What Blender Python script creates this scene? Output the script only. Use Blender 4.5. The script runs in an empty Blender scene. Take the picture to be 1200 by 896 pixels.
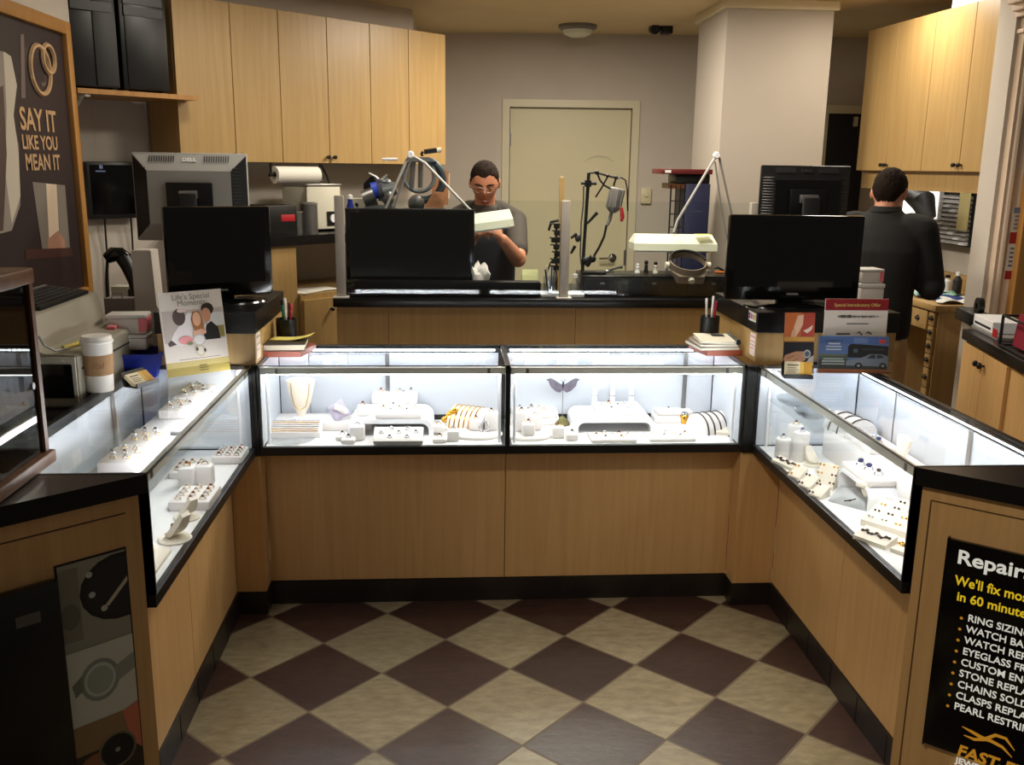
import bpy, bmesh, math, random
from mathutils import Vector as V, Matrix, Euler
random.seed(7)
S = bpy.context.scene
COL = S.collection
PI = math.pi
R = math.radians

# ------------------------------------------------------------------ camera
F = 1097.2
_pi, _ya, _ro = R(13.0186), R(4.0648), R(0.7728)
CAM = V((-0.2227, -3.4753, 1.6606))
FW = V((math.sin(_ya)*math.cos(_pi), math.cos(_ya)*math.cos(_pi), -math.sin(_pi)))
_r = V((math.cos(_ya), -math.sin(_ya), 0)); _u = _r.cross(FW)
RT = _r*math.cos(_ro) + _u*math.sin(_ro)
UP = -_r*math.sin(_ro) + _u*math.cos(_ro)
cd = bpy.data.cameras.new('camera'); cam = bpy.data.objects.new('camera', cd); COL.objects.link(cam)
cd.sensor_width = 36; cd.lens = F*36/1200; cd.clip_start = .05
m = Matrix((RT, UP, -FW)).transposed().to_4x4(); m.translation = CAM
cam.matrix_world = m
S.camera = cam

def ray(u, v): return FW + RT*((u-600)/F) - UP*((v-448)/F)
def onp(u, v, p0, n):
    d = ray(u, v); p0 = V(p0); n = V(n)
    return CAM + d*((p0-CAM).dot(n)/d.dot(n))
def at(u, v, z=None, y=None, x=None, d=None):
    """world point seen at photo pixel (u, v) on the plane z=, y= or x=, or at depth d"""
    q = ray(u, v)
    if z is not None: return CAM + q*((z-CAM.z)/q.z)
    if y is not None: return CAM + q*((y-CAM.y)/q.y)
    if x is not None: return CAM + q*((x-CAM.x)/q.x)
    return CAM + q*d

# ------------------------------------------------------------------ materials
def lin(*c):
    f = lambda a: (a/255/12.92 if a/255 <= .04045 else ((a/255+.055)/1.055)**2.4)
    return (f(c[0]), f(c[1]), f(c[2]), 1)
MATS = {}
def mat(name, col, rough=.5, metal=0., noise=0., scale=20., bump=0., spec=.5, stretch=None, emit=0., coat=0.):
    if name in MATS: return MATS[name]
    M = bpy.data.materials.new(name); M.use_nodes = True
    nt = M.node_tree; b = nt.nodes['Principled BSDF']
    c = lin(*col)
    b.inputs['Base Color'].default_value = c
    b.inputs['Roughness'].default_value = rough
    b.inputs['Metallic'].default_value = metal
    b.inputs['Specular IOR Level'].default_value = spec
    if coat: b.inputs['Coat Weight'].default_value = coat; b.inputs['Coat Roughness'].default_value = .08
    if emit:
        b.inputs['Emission Color'].default_value = c; b.inputs['Emission Strength'].default_value = emit
    if noise or bump:
        tc = nt.nodes.new('ShaderNodeTexCoord'); mp = nt.nodes.new('ShaderNodeMapping')
        nt.links.new(tc.outputs['Object'], mp.inputs['Vector'])
        if stretch: mp.inputs['Scale'].default_value = stretch
        n = nt.nodes.new('ShaderNodeTexNoise'); n.inputs['Scale'].default_value = scale
        n.inputs['Detail'].default_value = 6
        nt.links.new(mp.outputs[0], n.inputs['Vector'])
        if noise:
            r = nt.nodes.new('ShaderNodeValToRGB')
            r.color_ramp.elements[0].position = .3; r.color_ramp.elements[1].position = .7
            r.color_ramp.elements[0].color = [c[0]*(1-noise), c[1]*(1-noise), c[2]*(1-noise), 1]
            r.color_ramp.elements[1].color = [min(1, c[0]*(1+noise)), min(1, c[1]*(1+noise)), min(1, c[2]*(1+noise)), 1]
            nt.links.new(n.outputs['Fac'], r.inputs['Fac']); nt.links.new(r.outputs[0], b.inputs['Base Color'])
        if bump:
            bp = nt.nodes.new('ShaderNodeBump'); bp.inputs['Strength'].default_value = bump; bp.inputs['Distance'].default_value = .004
            nt.links.new(n.outputs['Fac'], bp.inputs['Height']); nt.links.new(bp.outputs[0], b.inputs['Normal'])
    MATS[name] = M; return M
def glass(name, tint=(1, 1, 1), refl=1.0, rough=0.0, mixin=0.0):
    """thin clear pane: straight-through with a Fresnel mirror on top"""
    M = bpy.data.materials.new(name); M.use_nodes = True; nt = M.node_tree; nt.nodes.clear()
    o = nt.nodes.new('ShaderNodeOutputMaterial'); mx = nt.nodes.new('ShaderNodeMixShader')
    t = nt.nodes.new('ShaderNodeBsdfTransparent'); t.inputs[0].default_value = (*tint, 1)
    g = nt.nodes.new('ShaderNodeBsdfGlossy'); g.inputs['Roughness'].default_value = rough
    fr = nt.nodes.new('ShaderNodeFresnel'); fr.inputs['IOR'].default_value = 1.5
    ge = nt.nodes.new('ShaderNodeNewGeometry'); io = nt.nodes.new('ShaderNodeMath'); io.operation = 'MULTIPLY_ADD'
    io.inputs[1].default_value = 1/1.5-1.5; io.inputs[2].default_value = 1.5
    nt.links.new(ge.outputs['Backfacing'], io.inputs[0]); nt.links.new(io.outputs[0], fr.inputs['IOR'])
    ml = nt.nodes.new('ShaderNodeMath'); ml.operation = 'MULTIPLY_ADD'; ml.inputs[1].default_value = refl; ml.inputs[2].default_value = mixin
    nt.links.new(fr.outputs[0], ml.inputs[0]); nt.links.new(ml.outputs[0], mx.inputs[0])
    nt.links.new(t.outputs[0], mx.inputs[1]); nt.links.new(g.outputs[0], mx.inputs[2]); nt.links.new(mx.outputs[0], o.inputs[0])
    MATS[name] = M; return M
def emis(name, col, st):
    M = bpy.data.materials.new(name); M.use_nodes = True; nt = M.node_tree; nt.nodes.clear()
    o = nt.nodes.new('ShaderNodeOutputMaterial'); e = nt.nodes.new('ShaderNodeEmission')
    e.inputs[0].default_value = lin(*col); e.inputs[1].default_value = st
    nt.links.new(e.outputs[0], o.inputs[0]); MATS[name] = M; return M

# ------------------------------------------------------------------ mesh builder
class MB:
    def __init__(s): s.bm = bmesh.new(); s.mi = 0
    def _fin(s, vs, mtx):
        if mtx is not None: bmesh.ops.transform(s.bm, matrix=mtx, verts=vs)
        if s.mi:
            for f in {f for v in vs for f in v.link_faces}: f.material_index = s.mi
        return s
    def box(s, c, sz, rz=0, bev=0, mtx=None, seg=2):
        r = bmesh.ops.create_cube(s.bm, size=1); vs = r['verts']
        T = Matrix.Translation(c) @ Matrix.Rotation(rz, 4, 'Z') @ Matrix.Diagonal((*sz, 1))
        bmesh.ops.transform(s.bm, matrix=T, verts=vs)
        if bev:
            es = list({e for v in vs for e in v.link_edges})
            q = bmesh.ops.bevel(s.bm, geom=es, offset=bev, segments=seg, affect='EDGES', profile=.5)
            vs = list({v for f in q['faces'] for v in f.verts} | {v for v in vs if v.is_valid})
        return s._fin(vs, mtx)
    def bx(s, x0, x1, y0, y1, z0, z1, bev=0, mtx=None):
        return s.box(((x0+x1)/2, (y0+y1)/2, (z0+z1)/2), (abs(x1-x0), abs(y1-y0), abs(z1-z0)), bev=bev, mtx=mtx)
    def tube(s, pts, r, seg=10, mtx=None, cap=True):
        pts = [V(p) for p in pts]; n = len(pts)
        rr = r if isinstance(r, (list, tuple)) else [r]*n
        rings = []; vs = []; up = None
        for i, p in enumerate(pts):
            d = (pts[min(i+1, n-1)] - pts[max(i-1, 0)]).normalized()
            if up is None:
                up = V((0, 0, 1)) if abs(d.z) < .9 else V((1, 0, 0))
            a = d.cross(up).normalized(); b = a.cross(d).normalized(); up = b
            ring = [s.bm.verts.new(p + (a*math.cos(2*PI*k/seg) + b*math.sin(2*PI*k/seg))*rr[i]) for k in range(seg)]
            rings.append(ring); vs += ring
        for i in range(n-1):
            for k in range(seg):
                s.bm.faces.new((rings[i][k], rings[i+1][k], rings[i+1][(k+1) % seg], rings[i][(k+1) % seg]))
        if cap:
            s.bm.faces.new(rings[0]); s.bm.faces.new(rings[-1][::-1])
        return s._fin(vs, mtx)
    def lathe(s, prof, c=(0, 0, 0), seg=24, mtx=None, a0=0, a1=2*PI):
        full = abs(a1-a0-2*PI) < 1e-6; n = seg if full else seg+1
        rings = []; vs = []
        for r, z in prof:
            if r < 1e-6:
                v = s.bm.verts.new((c[0], c[1], c[2]+z)); rings.append([v]*n); vs.append(v)
            else:
                ring = [s.bm.verts.new((c[0]+r*math.cos(a0+(a1-a0)*k/seg), c[1]+r*math.sin(a0+(a1-a0)*k/seg), c[2]+z)) for k in range(n)]
                rings.append(ring); vs += ring
        for i in range(len(prof)-1):
            for k in range(seg):
                k2 = (k+1) % n
                q = [rings[i][k], rings[i][k2], rings[i+1][k2], rings[i+1][k]]
                u = []
                for v in q:
                    if v not in u: u.append(v)
                if len(u) > 2: s.bm.faces.new(u)
        return s._fin(vs, mtx)
    def ball(s, c, r, seg=16, mtx=None):
        q = bmesh.ops.create_uvsphere(s.bm, u_segments=seg, v_segments=max(6, seg//2), radius=1)
        r = r if isinstance(r, (list, tuple)) else (r, r, r)
        T = Matrix.Translation(c) @ Matrix.Diagonal((*r, 1))
        bmesh.ops.transform(s.bm, matrix=T, verts=q['verts'])
        return s._fin(q['verts'], mtx)
    def prism(s, poly, h, mtx=None, z0=0):
        """extrude an xy polygon from z0 to z0+h"""
        a = [s.bm.verts.new((p[0], p[1], z0)) for p in poly]; b = [s.bm.verts.new((p[0], p[1], z0+h)) for p in poly]
        n = len(poly)
        s.bm.faces.new(a[::-1]); s.bm.faces.new(b)
        for i in range(n): s.bm.faces.new((a[i], a[(i+1) % n], b[(i+1) % n], b[i]))
        return s._fin(a+b, mtx)
    def hull(s, pts):
        vs = [s.bm.verts.new(p) for p in pts]
        bmesh.ops.convex_hull(s.bm, input=vs); return s
    def text(s, txt, size, mtx, bold=0.0, align='LEFT', depth=.0006, sx=1., shear=0., spacing=1.):
        cu = bpy.data.curves.new('t', 'FONT'); cu.body = txt; cu.size = size; cu.align_x = align
        cu.offset = bold*size; cu.extrude = depth; cu.shear = shear; cu.space_character = spacing; cu.resolution_u = 3
        o = bpy.data.objects.new('t', cu)
        COL.objects.link(o)
        me = bpy.data.meshes.new_from_object(o.evaluated_get(bpy.context.evaluated_depsgraph_get()))
        COL.objects.unlink(o); bpy.data.objects.remove(o); bpy.data.curves.remove(cu)
        n0 = len(s.bm.verts); s.bm.from_mesh(me); s.bm.verts.ensure_lookup_table()
        vs = s.bm.verts[n0:]
        bpy.data.meshes.remove(me)
        return s._fin(vs, mtx @ Matrix.Diagonal((sx, 1, 1, 1)))

def obj(name, mb, m, parent=None, smooth=True, label=None, recalc=True):
    me = bpy.data.meshes.new(name)
    if recalc: bmesh.ops.recalc_face_normals(mb.bm, faces=mb.bm.faces)
    mb.bm.to_mesh(me); mb.bm.free()
    for x in (m if isinstance(m, (list, tuple)) else [m]): me.materials.append(MATS[x] if isinstance(x, str) else x)
    if smooth:
        me.polygons.foreach_set('use_smooth', [True]*len(me.polygons)); me.set_sharp_from_angle(angle=R(35))
    o = bpy.data.objects.new(name, me); COL.objects.link(o)
    if parent is not None: o.parent = parent
    if label: o['label'] = label
    return o
def tag(o, label, cat, group=None):
    o['label'] = label; o['category'] = cat
    if group: o['group'] = group
    return o
def thing(name, label, cat, loc=(0, 0, 0), rz=0, group=None):
    o = bpy.data.objects.new(name, None); COL.objects.link(o); o.empty_display_size = .05
    o.location = loc; o.rotation_euler = (0, 0, rz)
    return tag(o, label, cat, group)
def struct(name, mb, m, parent=None, smooth=False):
    o = obj(name, mb, m, parent, smooth)
    if parent is None: o['kind'] = 'structure'
    return o
def copytree(o, parent=None):
    c = o.copy(); COL.objects.link(c)
    if parent is not None: c.parent = parent
    for ch in list(o.children): copytree(ch, c)
    return c
def dup(root, loc, rz, label, group=None):
    r = copytree(root); r.location = loc; r.rotation_euler = (0, 0, rz); r['label'] = label
    if group: r['group'] = group
    return r
def frame(o, x, z):
    """matrix whose local X runs along x, local Y along z (upright), origin o"""
    x = V(x).normalized(); z = V(z).normalized(); n = x.cross(z)
    M_ = Matrix((x, z, n)).transposed().to_4x4(); M_.translation = V(o); return M_

# ------------------------------------------------------------------ palette
def wood(name, c1, c2, rough=.38, sx=28, axis='Z'):
    M = bpy.data.materials.new(name); M.use_nodes = True; nt = M.node_tree; b = nt.nodes['Principled BSDF']
    tc = nt.nodes.new('ShaderNodeTexCoord'); mp = nt.nodes.new('ShaderNodeMapping'); nt.links.new(tc.outputs['Object'], mp.inputs[0])
    sc = {'Z': (sx, sx, 1.2), 'X': (1.2, sx, sx), 'Y': (sx, 1.2, sx)}[axis]; mp.inputs['Scale'].default_value = sc
    n = nt.nodes.new('ShaderNodeTexNoise'); n.inputs['Scale'].default_value = 1.6; n.inputs['Detail'].default_value = 8; n.inputs['Distortion'].default_value = .6
    nt.links.new(mp.outputs[0], n.inputs['Vector'])
    r = nt.nodes.new('ShaderNodeValToRGB'); r.color_ramp.elements[0].position = .25; r.color_ramp.elements[1].position = .75
    r.color_ramp.elements[0].color = lin(*c1); r.color_ramp.elements[1].color = lin(*c2)
    nt.links.new(n.outputs['Fac'], r.inputs[0]); nt.links.new(r.outputs[0], b.inputs['Base Color'])
    b.inputs['Roughness'].default_value = rough
    MATS[name] = M
wood('maple', (198, 154, 98), (212, 170, 114))
wood('maple_dark', (92, 58, 32), (112, 74, 42))
wood('oak_frame', (168, 116, 58), (190, 140, 76))
wood('bench_wood', (170, 137, 86), (186, 154, 101))
mat('black_lam', (14, 14, 15), .28, noise=.2, scale=60)
mat('black_frame', (12, 12, 13), .35)
mat('black_plastic', (16, 16, 17), .38)
mat('black_gloss', (8, 8, 9), .12)
mat('matte_black', (10, 10, 11), .5, spec=.12)
mat('screen', (5, 5, 6), .08)
mat('charcoal', (38, 38, 40), .5)
mat('grey_plastic', (125, 122, 118), .45)
mat('silver_plastic', (182, 181, 177), .4)
mat('grey_rail', (226, 222, 214), .4)
mat('alu', (190, 190, 188), .3, metal=.9)
mat('post_grey', (160, 152, 142), .45)
mat('chrome', (205, 205, 208), .15, metal=1)
mat('steel', (140, 140, 140), .35, metal=.9)
mat('dark_metal', (40, 38, 36), .4, metal=.7)
mat('white_lam', (238, 238, 240), .4)
mat('white_vel', (224, 218, 214), .75, noise=.02, scale=300)
mat('door_white', (205, 210, 218), .35)
mat('wall_paint', (202, 193, 182), .85, noise=.02, scale=6, bump=.05)
mat('ceil_paint', (226, 206, 164), .9, noise=.02, scale=5)
mat('door_paint', (214, 206, 172), .45, noise=.02, scale=4)
mat('trim_paint', (216, 208, 180), .4)
mat('column_paint', (178, 169, 158), .8, noise=.02, scale=5)
mat('pilaster', (224, 200, 176), .6)
mat('base_tile', (34, 27, 24), .35, noise=.25, scale=14)
mat('grout', (96, 82, 66), .8)
mat('terracotta', (138, 62, 36), .45)
mat('paper', (232, 228, 218), .7)
mat('gold', (222, 170, 72), .22, metal=1)
mat('gem_dark', (70, 60, 60), .15, metal=.4)
mat('beige_plastic', (214, 210, 192), .5, noise=.03, scale=12)
mat('lamp_cream', (226, 228, 206), .45)
mat('skin', (190, 128, 98), .5, noise=.05, scale=40)
mat('hair', (34, 24, 18), .9, spec=.15, noise=.4, scale=120, bump=.3)
mat('yellow_note', (228, 214, 110), .7)
mat('red', (176, 30, 40), .45)
mat('blue', (24, 44, 150), .35)
mat('navy', (24, 28, 62), .5)
mat('pink', (228, 120, 130), .6)
mat('frosted', (222, 218, 214), .5)
glass('pane', (.955, .975, .97), .6)
glass('clear_plastic', (.9, .92, .93), 1.2, .05, .04)
# ================================================================== SETTING
def floor_mat():
    M = bpy.data.materials.new('slate_tiles'); M.use_nodes = True; nt = M.node_tree; b = nt.nodes['Principled BSDF']
    N = lambda t: nt.nodes.new(t)
    L = nt.links.new
    tc = N('ShaderNodeTexCoord'); mp = N('ShaderNodeMapping'); mp.vector_type = 'TEXTURE'
    mp.inputs['Location'].default_value = (-.8817, -.1941, 0); mp.inputs['Rotation'].default_value = (0, 0, .0176+PI/4)
    mp.inputs['Scale'].default_value = (.3048, .3048, 1)
    L(tc.outputs['Object'], mp.inputs[0]); sp = N('ShaderNodeSeparateXYZ'); L(mp.outputs[0], sp.inputs[0])
    def ma(op, a, b_=None, c=None):
        n = N('ShaderNodeMath'); n.operation = op
        for i, q in enumerate((a, b_, c)):
            if q is None: continue
            if isinstance(q, (int, float)): n.inputs[i].default_value = q
            else: L(q, n.inputs[i])
        return n.outputs[0]
    fx, fy = ma('FLOOR', sp.outputs[0]), ma('FLOOR', sp.outputs[1])
    par = ma('MODULO', ma('ADD', ma('ADD', fx, fy), 101), 2)
    gx = ma('ABSOLUTE', ma('SUBTRACT', ma('FRACT', sp.outputs[0]), .5)); gy = ma('ABSOLUTE', ma('SUBTRACT', ma('FRACT', sp.outputs[1]), .5))
    gr = ma('GREATER_THAN', ma('MAXIMUM', gx, gy), .488)
    wn = N('ShaderNodeTexWhiteNoise'); wn.noise_dimensions = '2D'
    cb = N('ShaderNodeCombineXYZ'); L(fx, cb.inputs[0]); L(fy, cb.inputs[1]); L(cb.outputs[0], wn.inputs['Vector'])
    ns = N('ShaderNodeTexNoise'); ns.inputs['Scale'].default_value = 16; ns.inputs['Detail'].default_value = 9; ns.inputs['Roughness'].default_value = .65
    n2 = N('ShaderNodeMapping'); n2.inputs['Scale'].default_value = (1, 2.4, 1); n2.inputs['Rotation'].default_value = (0, 0, .5)
    L(tc.outputs['Object'], n2.inputs[0]); L(n2.outputs[0], ns.inputs['Vector'])
    def ramp(c1, c2):
        r = N('ShaderNodeValToRGB'); r.color_ramp.elements[0].position = .3; r.color_ramp.elements[1].position = .72
        r.color_ramp.elements[0].color = lin(*c1); r.color_ramp.elements[1].color = lin(*c2); L(ns.outputs['Fac'], r.inputs[0]); return r.outputs[0]
    def mix(f, a, c):
        x = N('ShaderNodeMix'); x.data_type = 'RGBA'; L(f, x.inputs[0]); L(a, x.inputs[6]); L(c, x.inputs[7]); return x.outputs[2]
    base = mix(par, ramp((50, 30, 24), (74, 50, 40)), ramp((122, 108, 82), (164, 150, 119)))
    hv = N('ShaderNodeHueSaturation'); L(base, hv.inputs['Color']); L(ma('MULTIPLY_ADD', wn.outputs['Value'], .3, .85), hv.inputs['Value'])
    g = N('ShaderNodeRGB'); g.outputs[0].default_value = lin(112, 96, 76)
    L(mix(gr, hv.outputs[0], g.outputs[0]), b.inputs['Base Color'])
    L(ma('MULTIPLY_ADD', gr, .3, .42), b.inputs['Roughness'])
    h = ma('MULTIPLY_ADD', ns.outputs['Fac'], .5, ma('MULTIPLY', gr, -.6))
    bp = N('ShaderNodeBump'); bp.inputs['Strength'].default_value = .35; bp.inputs['Distance'].default_value = .006; L(h, bp.inputs['Height']); L(bp.outputs[0], b.inputs['Normal'])
    MATS['slate_tiles'] = M
floor_mat()
struct('floor', MB().bx(-4.5, 4.5, -6, 5.2, -.06, 0), 'slate_tiles')
ZC = 2.63
struct('ceiling', MB().bx(-4.5, 4.5, .3, 5.2, ZC, ZC+.08), 'ceil_paint')

def wallseg(a, b, z0, z1, t=.1, side=1):
    """vertical slab whose visible face runs from a to b, thickness behind it"""
    a = V((*a, 0)); b = V((*b, 0)); d = (b-a).normalized(); n = V((-d.y, d.x, 0))*side*t
    mb = MB(); mb.prism([(a.x, a.y), (b.x, b.y), (b.x+n.x, b.y+n.y), (a.x+n.x, a.y+n.y)], z1-z0, z0=z0); return mb
# back wall with the white door: slightly turned
BW0, BW1 = V((.16, 3.93, 0)), V((3.4, 3.70, 0)); BD = (BW1-BW0).normalized(); BN = V((BD.y, -BD.x, 0))   # BN faces the camera
def bw(t, off=0, z=0): p = BW0 + BD*t + BN*off; return V((p.x, p.y, z))
def bwt(u, v): return (onp(u, v, BW0, BN)-BW0).dot(BD)
DT0, DT1 = bwt(597, 160), bwt(740, 160); DZ = onp(668, 126, BW0, BN).z
KT0 = bwt(969, 150); KT1 = KT0+.82; KZ = onp(985, 133, BW0, BN).z
mb = MB()
for t0, t1, z0, z1 in ((0, DT0, 0, ZC), (DT0, DT1, DZ, ZC), (DT1, KT0, 0, ZC), (KT0, KT1, KZ, ZC), (KT1, 3.3, 0, ZC)):
    a, b = bw(t0), bw(t1); n = -BN*.12
    mb.prism([(a.x, a.y), (b.x, b.y), (b.x+n.x, b.y+n.y), (a.x+n.x, a.y+n.y)], z1-z0, z0=z0)
struct('wall_back', mb, 'wall_paint')
struct('wall_angled', wallseg((-.6, 4.10), (.16, 3.93), 0, ZC, .1), 'wall_paint')
LW0, LW1 = V((-1.98, 1.50, 0)), V((-.44, 2.95, 0)); LD = (LW1-LW0).normalized(); LN = V((LD.y, -LD.x, 0))
struct('wall_left', wallseg(LW0.xy, LW1.xy, 0, ZC, .1), 'wall_paint')
struct('wall_left_return', wallseg((-.44, 2.95), (-.44, 4.1), 0, ZC, .1), 'wall_paint')
struct('wall_left_front', wallseg((-1.87, -4.5), (-1.87, 1.0), 0, ZC, .1), 'wall_paint')
LWX = LW0 - LD*.62
struct('wall_left_corner', wallseg(LWX.xy, (LW0-LD*.0005).xy, 0, ZC, .1), 'wall_paint')
struct('wall_left_alcove', wallseg((-1.975, 1.0), (-2.5, 1.0), 0, ZC, .08, 1), 'wall_paint')
# right back wall behind the cabinets
struct('wall_right', wallseg((2.99, 3.8), (2.96, .9), 0, ZC, .1), 'wall_paint')
# square column
mb = MB().bx(1.423, 2.063, 2.26, 2.90, 0, 2.575); struct('wall_column', mb, 'column_paint')
mb = MB().bx(1.398, 2.088, 2.235, 2.925, 2.575, ZC, bev=.006); struct('trim_1', mb, 'trim_paint')
# right wall stub ending beside the benches, with a pilaster on it
pa = at(1122, 300, y=1.02)
PX = at(1180, 200, y=.905).x
struct('wall_right_front', MB().bx(PX-.02, 3.6, .95, 1.10, 0, ZC), 'wall_paint')

# white door (door leaf, frame, lever, hinge)
d1 = MB(); a, b = bw(DT0+.006, -.03), bw(DT1-.006, -.03); n = -BN*.045
d1.prism([(a.x, a.y), (b.x, b.y), (b.x+n.x, b.y+n.y), (a.x+n.x, a.y+n.y)], DZ-.012, z0=.006)
door = struct('door_1', d1, 'door_paint')
MW = frame(BW0, BD, (0, 0, 1))       # local x along wall, y up, z out of the wall (x cross z) 
# make local +z point towards the room
if (MW.to_3x3() @ V((0, 0, 1))).dot(BN) < 0: raise SystemExit('wall frame')
fr = MB(); w = .055
fr.bx(DT0-w, DT0, 0, DZ+w, 0, .018, mtx=MW); fr.bx(DT1, DT1+w, 0, DZ+w, 0, .018, mtx=MW); fr.bx(DT0, DT1, DZ, DZ+w, 0, .018, mtx=MW)
struct('door_frame', fr, 'trim_paint', door)
lv = onp(718, 302, BW0, BN); lt = (lv-BW0).dot(BD); lz = lv.z
h = MB(); h.lathe([(0, .012), (.03, .012), (.034, .004), (.034, 0)], mtx=MW @ Matrix.Translation((lt, lz, -.03)))
h.tube([(lt, lz, -.02), (lt, lz, .03), (lt-.02, lz, .035), (lt-.11, lz-.003, .033)], [.011, .011, .01, .008], mtx=MW)
struct('door_handle', h, 'chrome', door, True)
h = MB(); h.bx(DT1-.02, DT1-.004, lz-.06, lz+.06, -.03, -.026, mtx=MW); struct('strike_plate', h, 'steel', door)
for zz in (1.86, 1.0, .25):
    h = MB(); h.bx(DT0-.004, DT0+.014, zz-.05, zz+.05, -.03, -.022, mtx=MW); h.tube([(DT0+.001, zz-.05, -.018), (DT0+.001, zz+.05, -.018)], .006, mtx=MW); struct('hinge', h, 'steel', door)
# dark door beyond the column
d2 = MB(); a, b = bw(KT0, -.04), bw(KT1, -.04); n = -BN*.05
d2.prism([(a.x, a.y), (b.x, b.y), (b.x+n.x, b.y+n.y), (a.x+n.x, a.y+n.y)], KZ, z0=.005)
mat('dark_door', (22, 20, 22), .5, noise=.2)
door2 = struct('door_2', d2, 'dark_door')
fr = MB(); fr.bx(KT0-.05, KT1+.05, KZ, KZ+.06, 0, .02, mtx=MW); fr.bx(KT0-.05, KT0, 0, KZ, 0, .02, mtx=MW); fr.bx(KT1, KT1+.05, 0, KZ, 0, .02, mtx=MW)
struct('door_frame', fr, 'trim_paint', door2)
h = MB(); q = onp(1004, 140, BW0, BN); t = (q-BW0).dot(BD); h.bx(t-.012, t+.012, q.z-.05, q.z+.02, -.04, .0, mtx=MW); struct('door_closer', h, 'trim_paint', door2)

# pilaster on the right stub
pl = MB()
CPZ = at(1180, 24, y=.9).z-.05
x0 = PX; pl.bx(x0, x0+.24, .905, .95, 0, CPZ)
for k in range(5): pl.tube([(x0+.03+k*.045, .905, .1), (x0+.03+k*.045, .905, CPZ-.02)], .014, 8)
trim2 = struct('trim_2', pl, 'pilaster', None, True)
cp = MB(); z = CPZ
for o_, h_ in ((.014, .02), (.0, .05), (.03, .025), (.05, .03), (.075, .035), (.1, .05)):
    cp.bx(x0-o_, x0+.24+o_, .905-o_, .95, z, z+h_, bev=.005); z += h_
struct('capital', cp, 'pilaster', trim2)
struct('baseboard_back', MB().bx(DT1+.06, KT0-.06, 0, .1, 0, .012, mtx=MW), 'base_tile')

# ================================================================== DISPLAY CASES
ZT, ZB1, ZB0 = .9598, .6564, .624
FY0, FY1 = -.174, .225           # front cases: front glass and back
FXL, FXR, FXM = -.901, .879, -.002
LXF, LXB = -.914, -1.313         # left case front glass / back
RXF, RXB = .916, 1.314
SYN, SYF = -1.371, -.174         # side cases: near end, far end
led = emis('led_white', (246, 246, 250), 40)
def led_dots(name):
    M = bpy.data.materials.new(name); M.use_nodes = True; nt = M.node_tree; nt.nodes.clear(); N = nt.nodes.new; L = nt.links.new
    o = N('ShaderNodeOutputMaterial'); e = N('ShaderNodeEmission'); e.inputs[0].default_value = lin(240, 246, 255)
    tc = N('ShaderNodeTexCoord'); sp = N('ShaderNodeSeparateXYZ'); L(tc.outputs['Object'], sp.inputs[0])
    a = N('ShaderNodeMath'); a.operation = 'MULTIPLY'; a.inputs[1].default_value = 52; L(sp.outputs[0], a.inputs[0])
    f = N('ShaderNodeMath'); f.operation = 'SINE'
    a.inputs[1].default_value = 52*2*PI; L(a.outputs[0], f.inputs[0])
    g = N('ShaderNodeMath'); g.operation = 'MULTIPLY_ADD'; g.inputs[1].default_value = LEDP*.6; g.inputs[2].default_value = LEDP; L(f.outputs[0], g.inputs[0]); L(g.outputs[0], e.inputs[1]); L(e.outputs[0], o.inputs[0])
    MATS[name] = M
LEDP = 28
led_dots('led_dots')
mat('deck', (236, 234, 232), .55)
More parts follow.
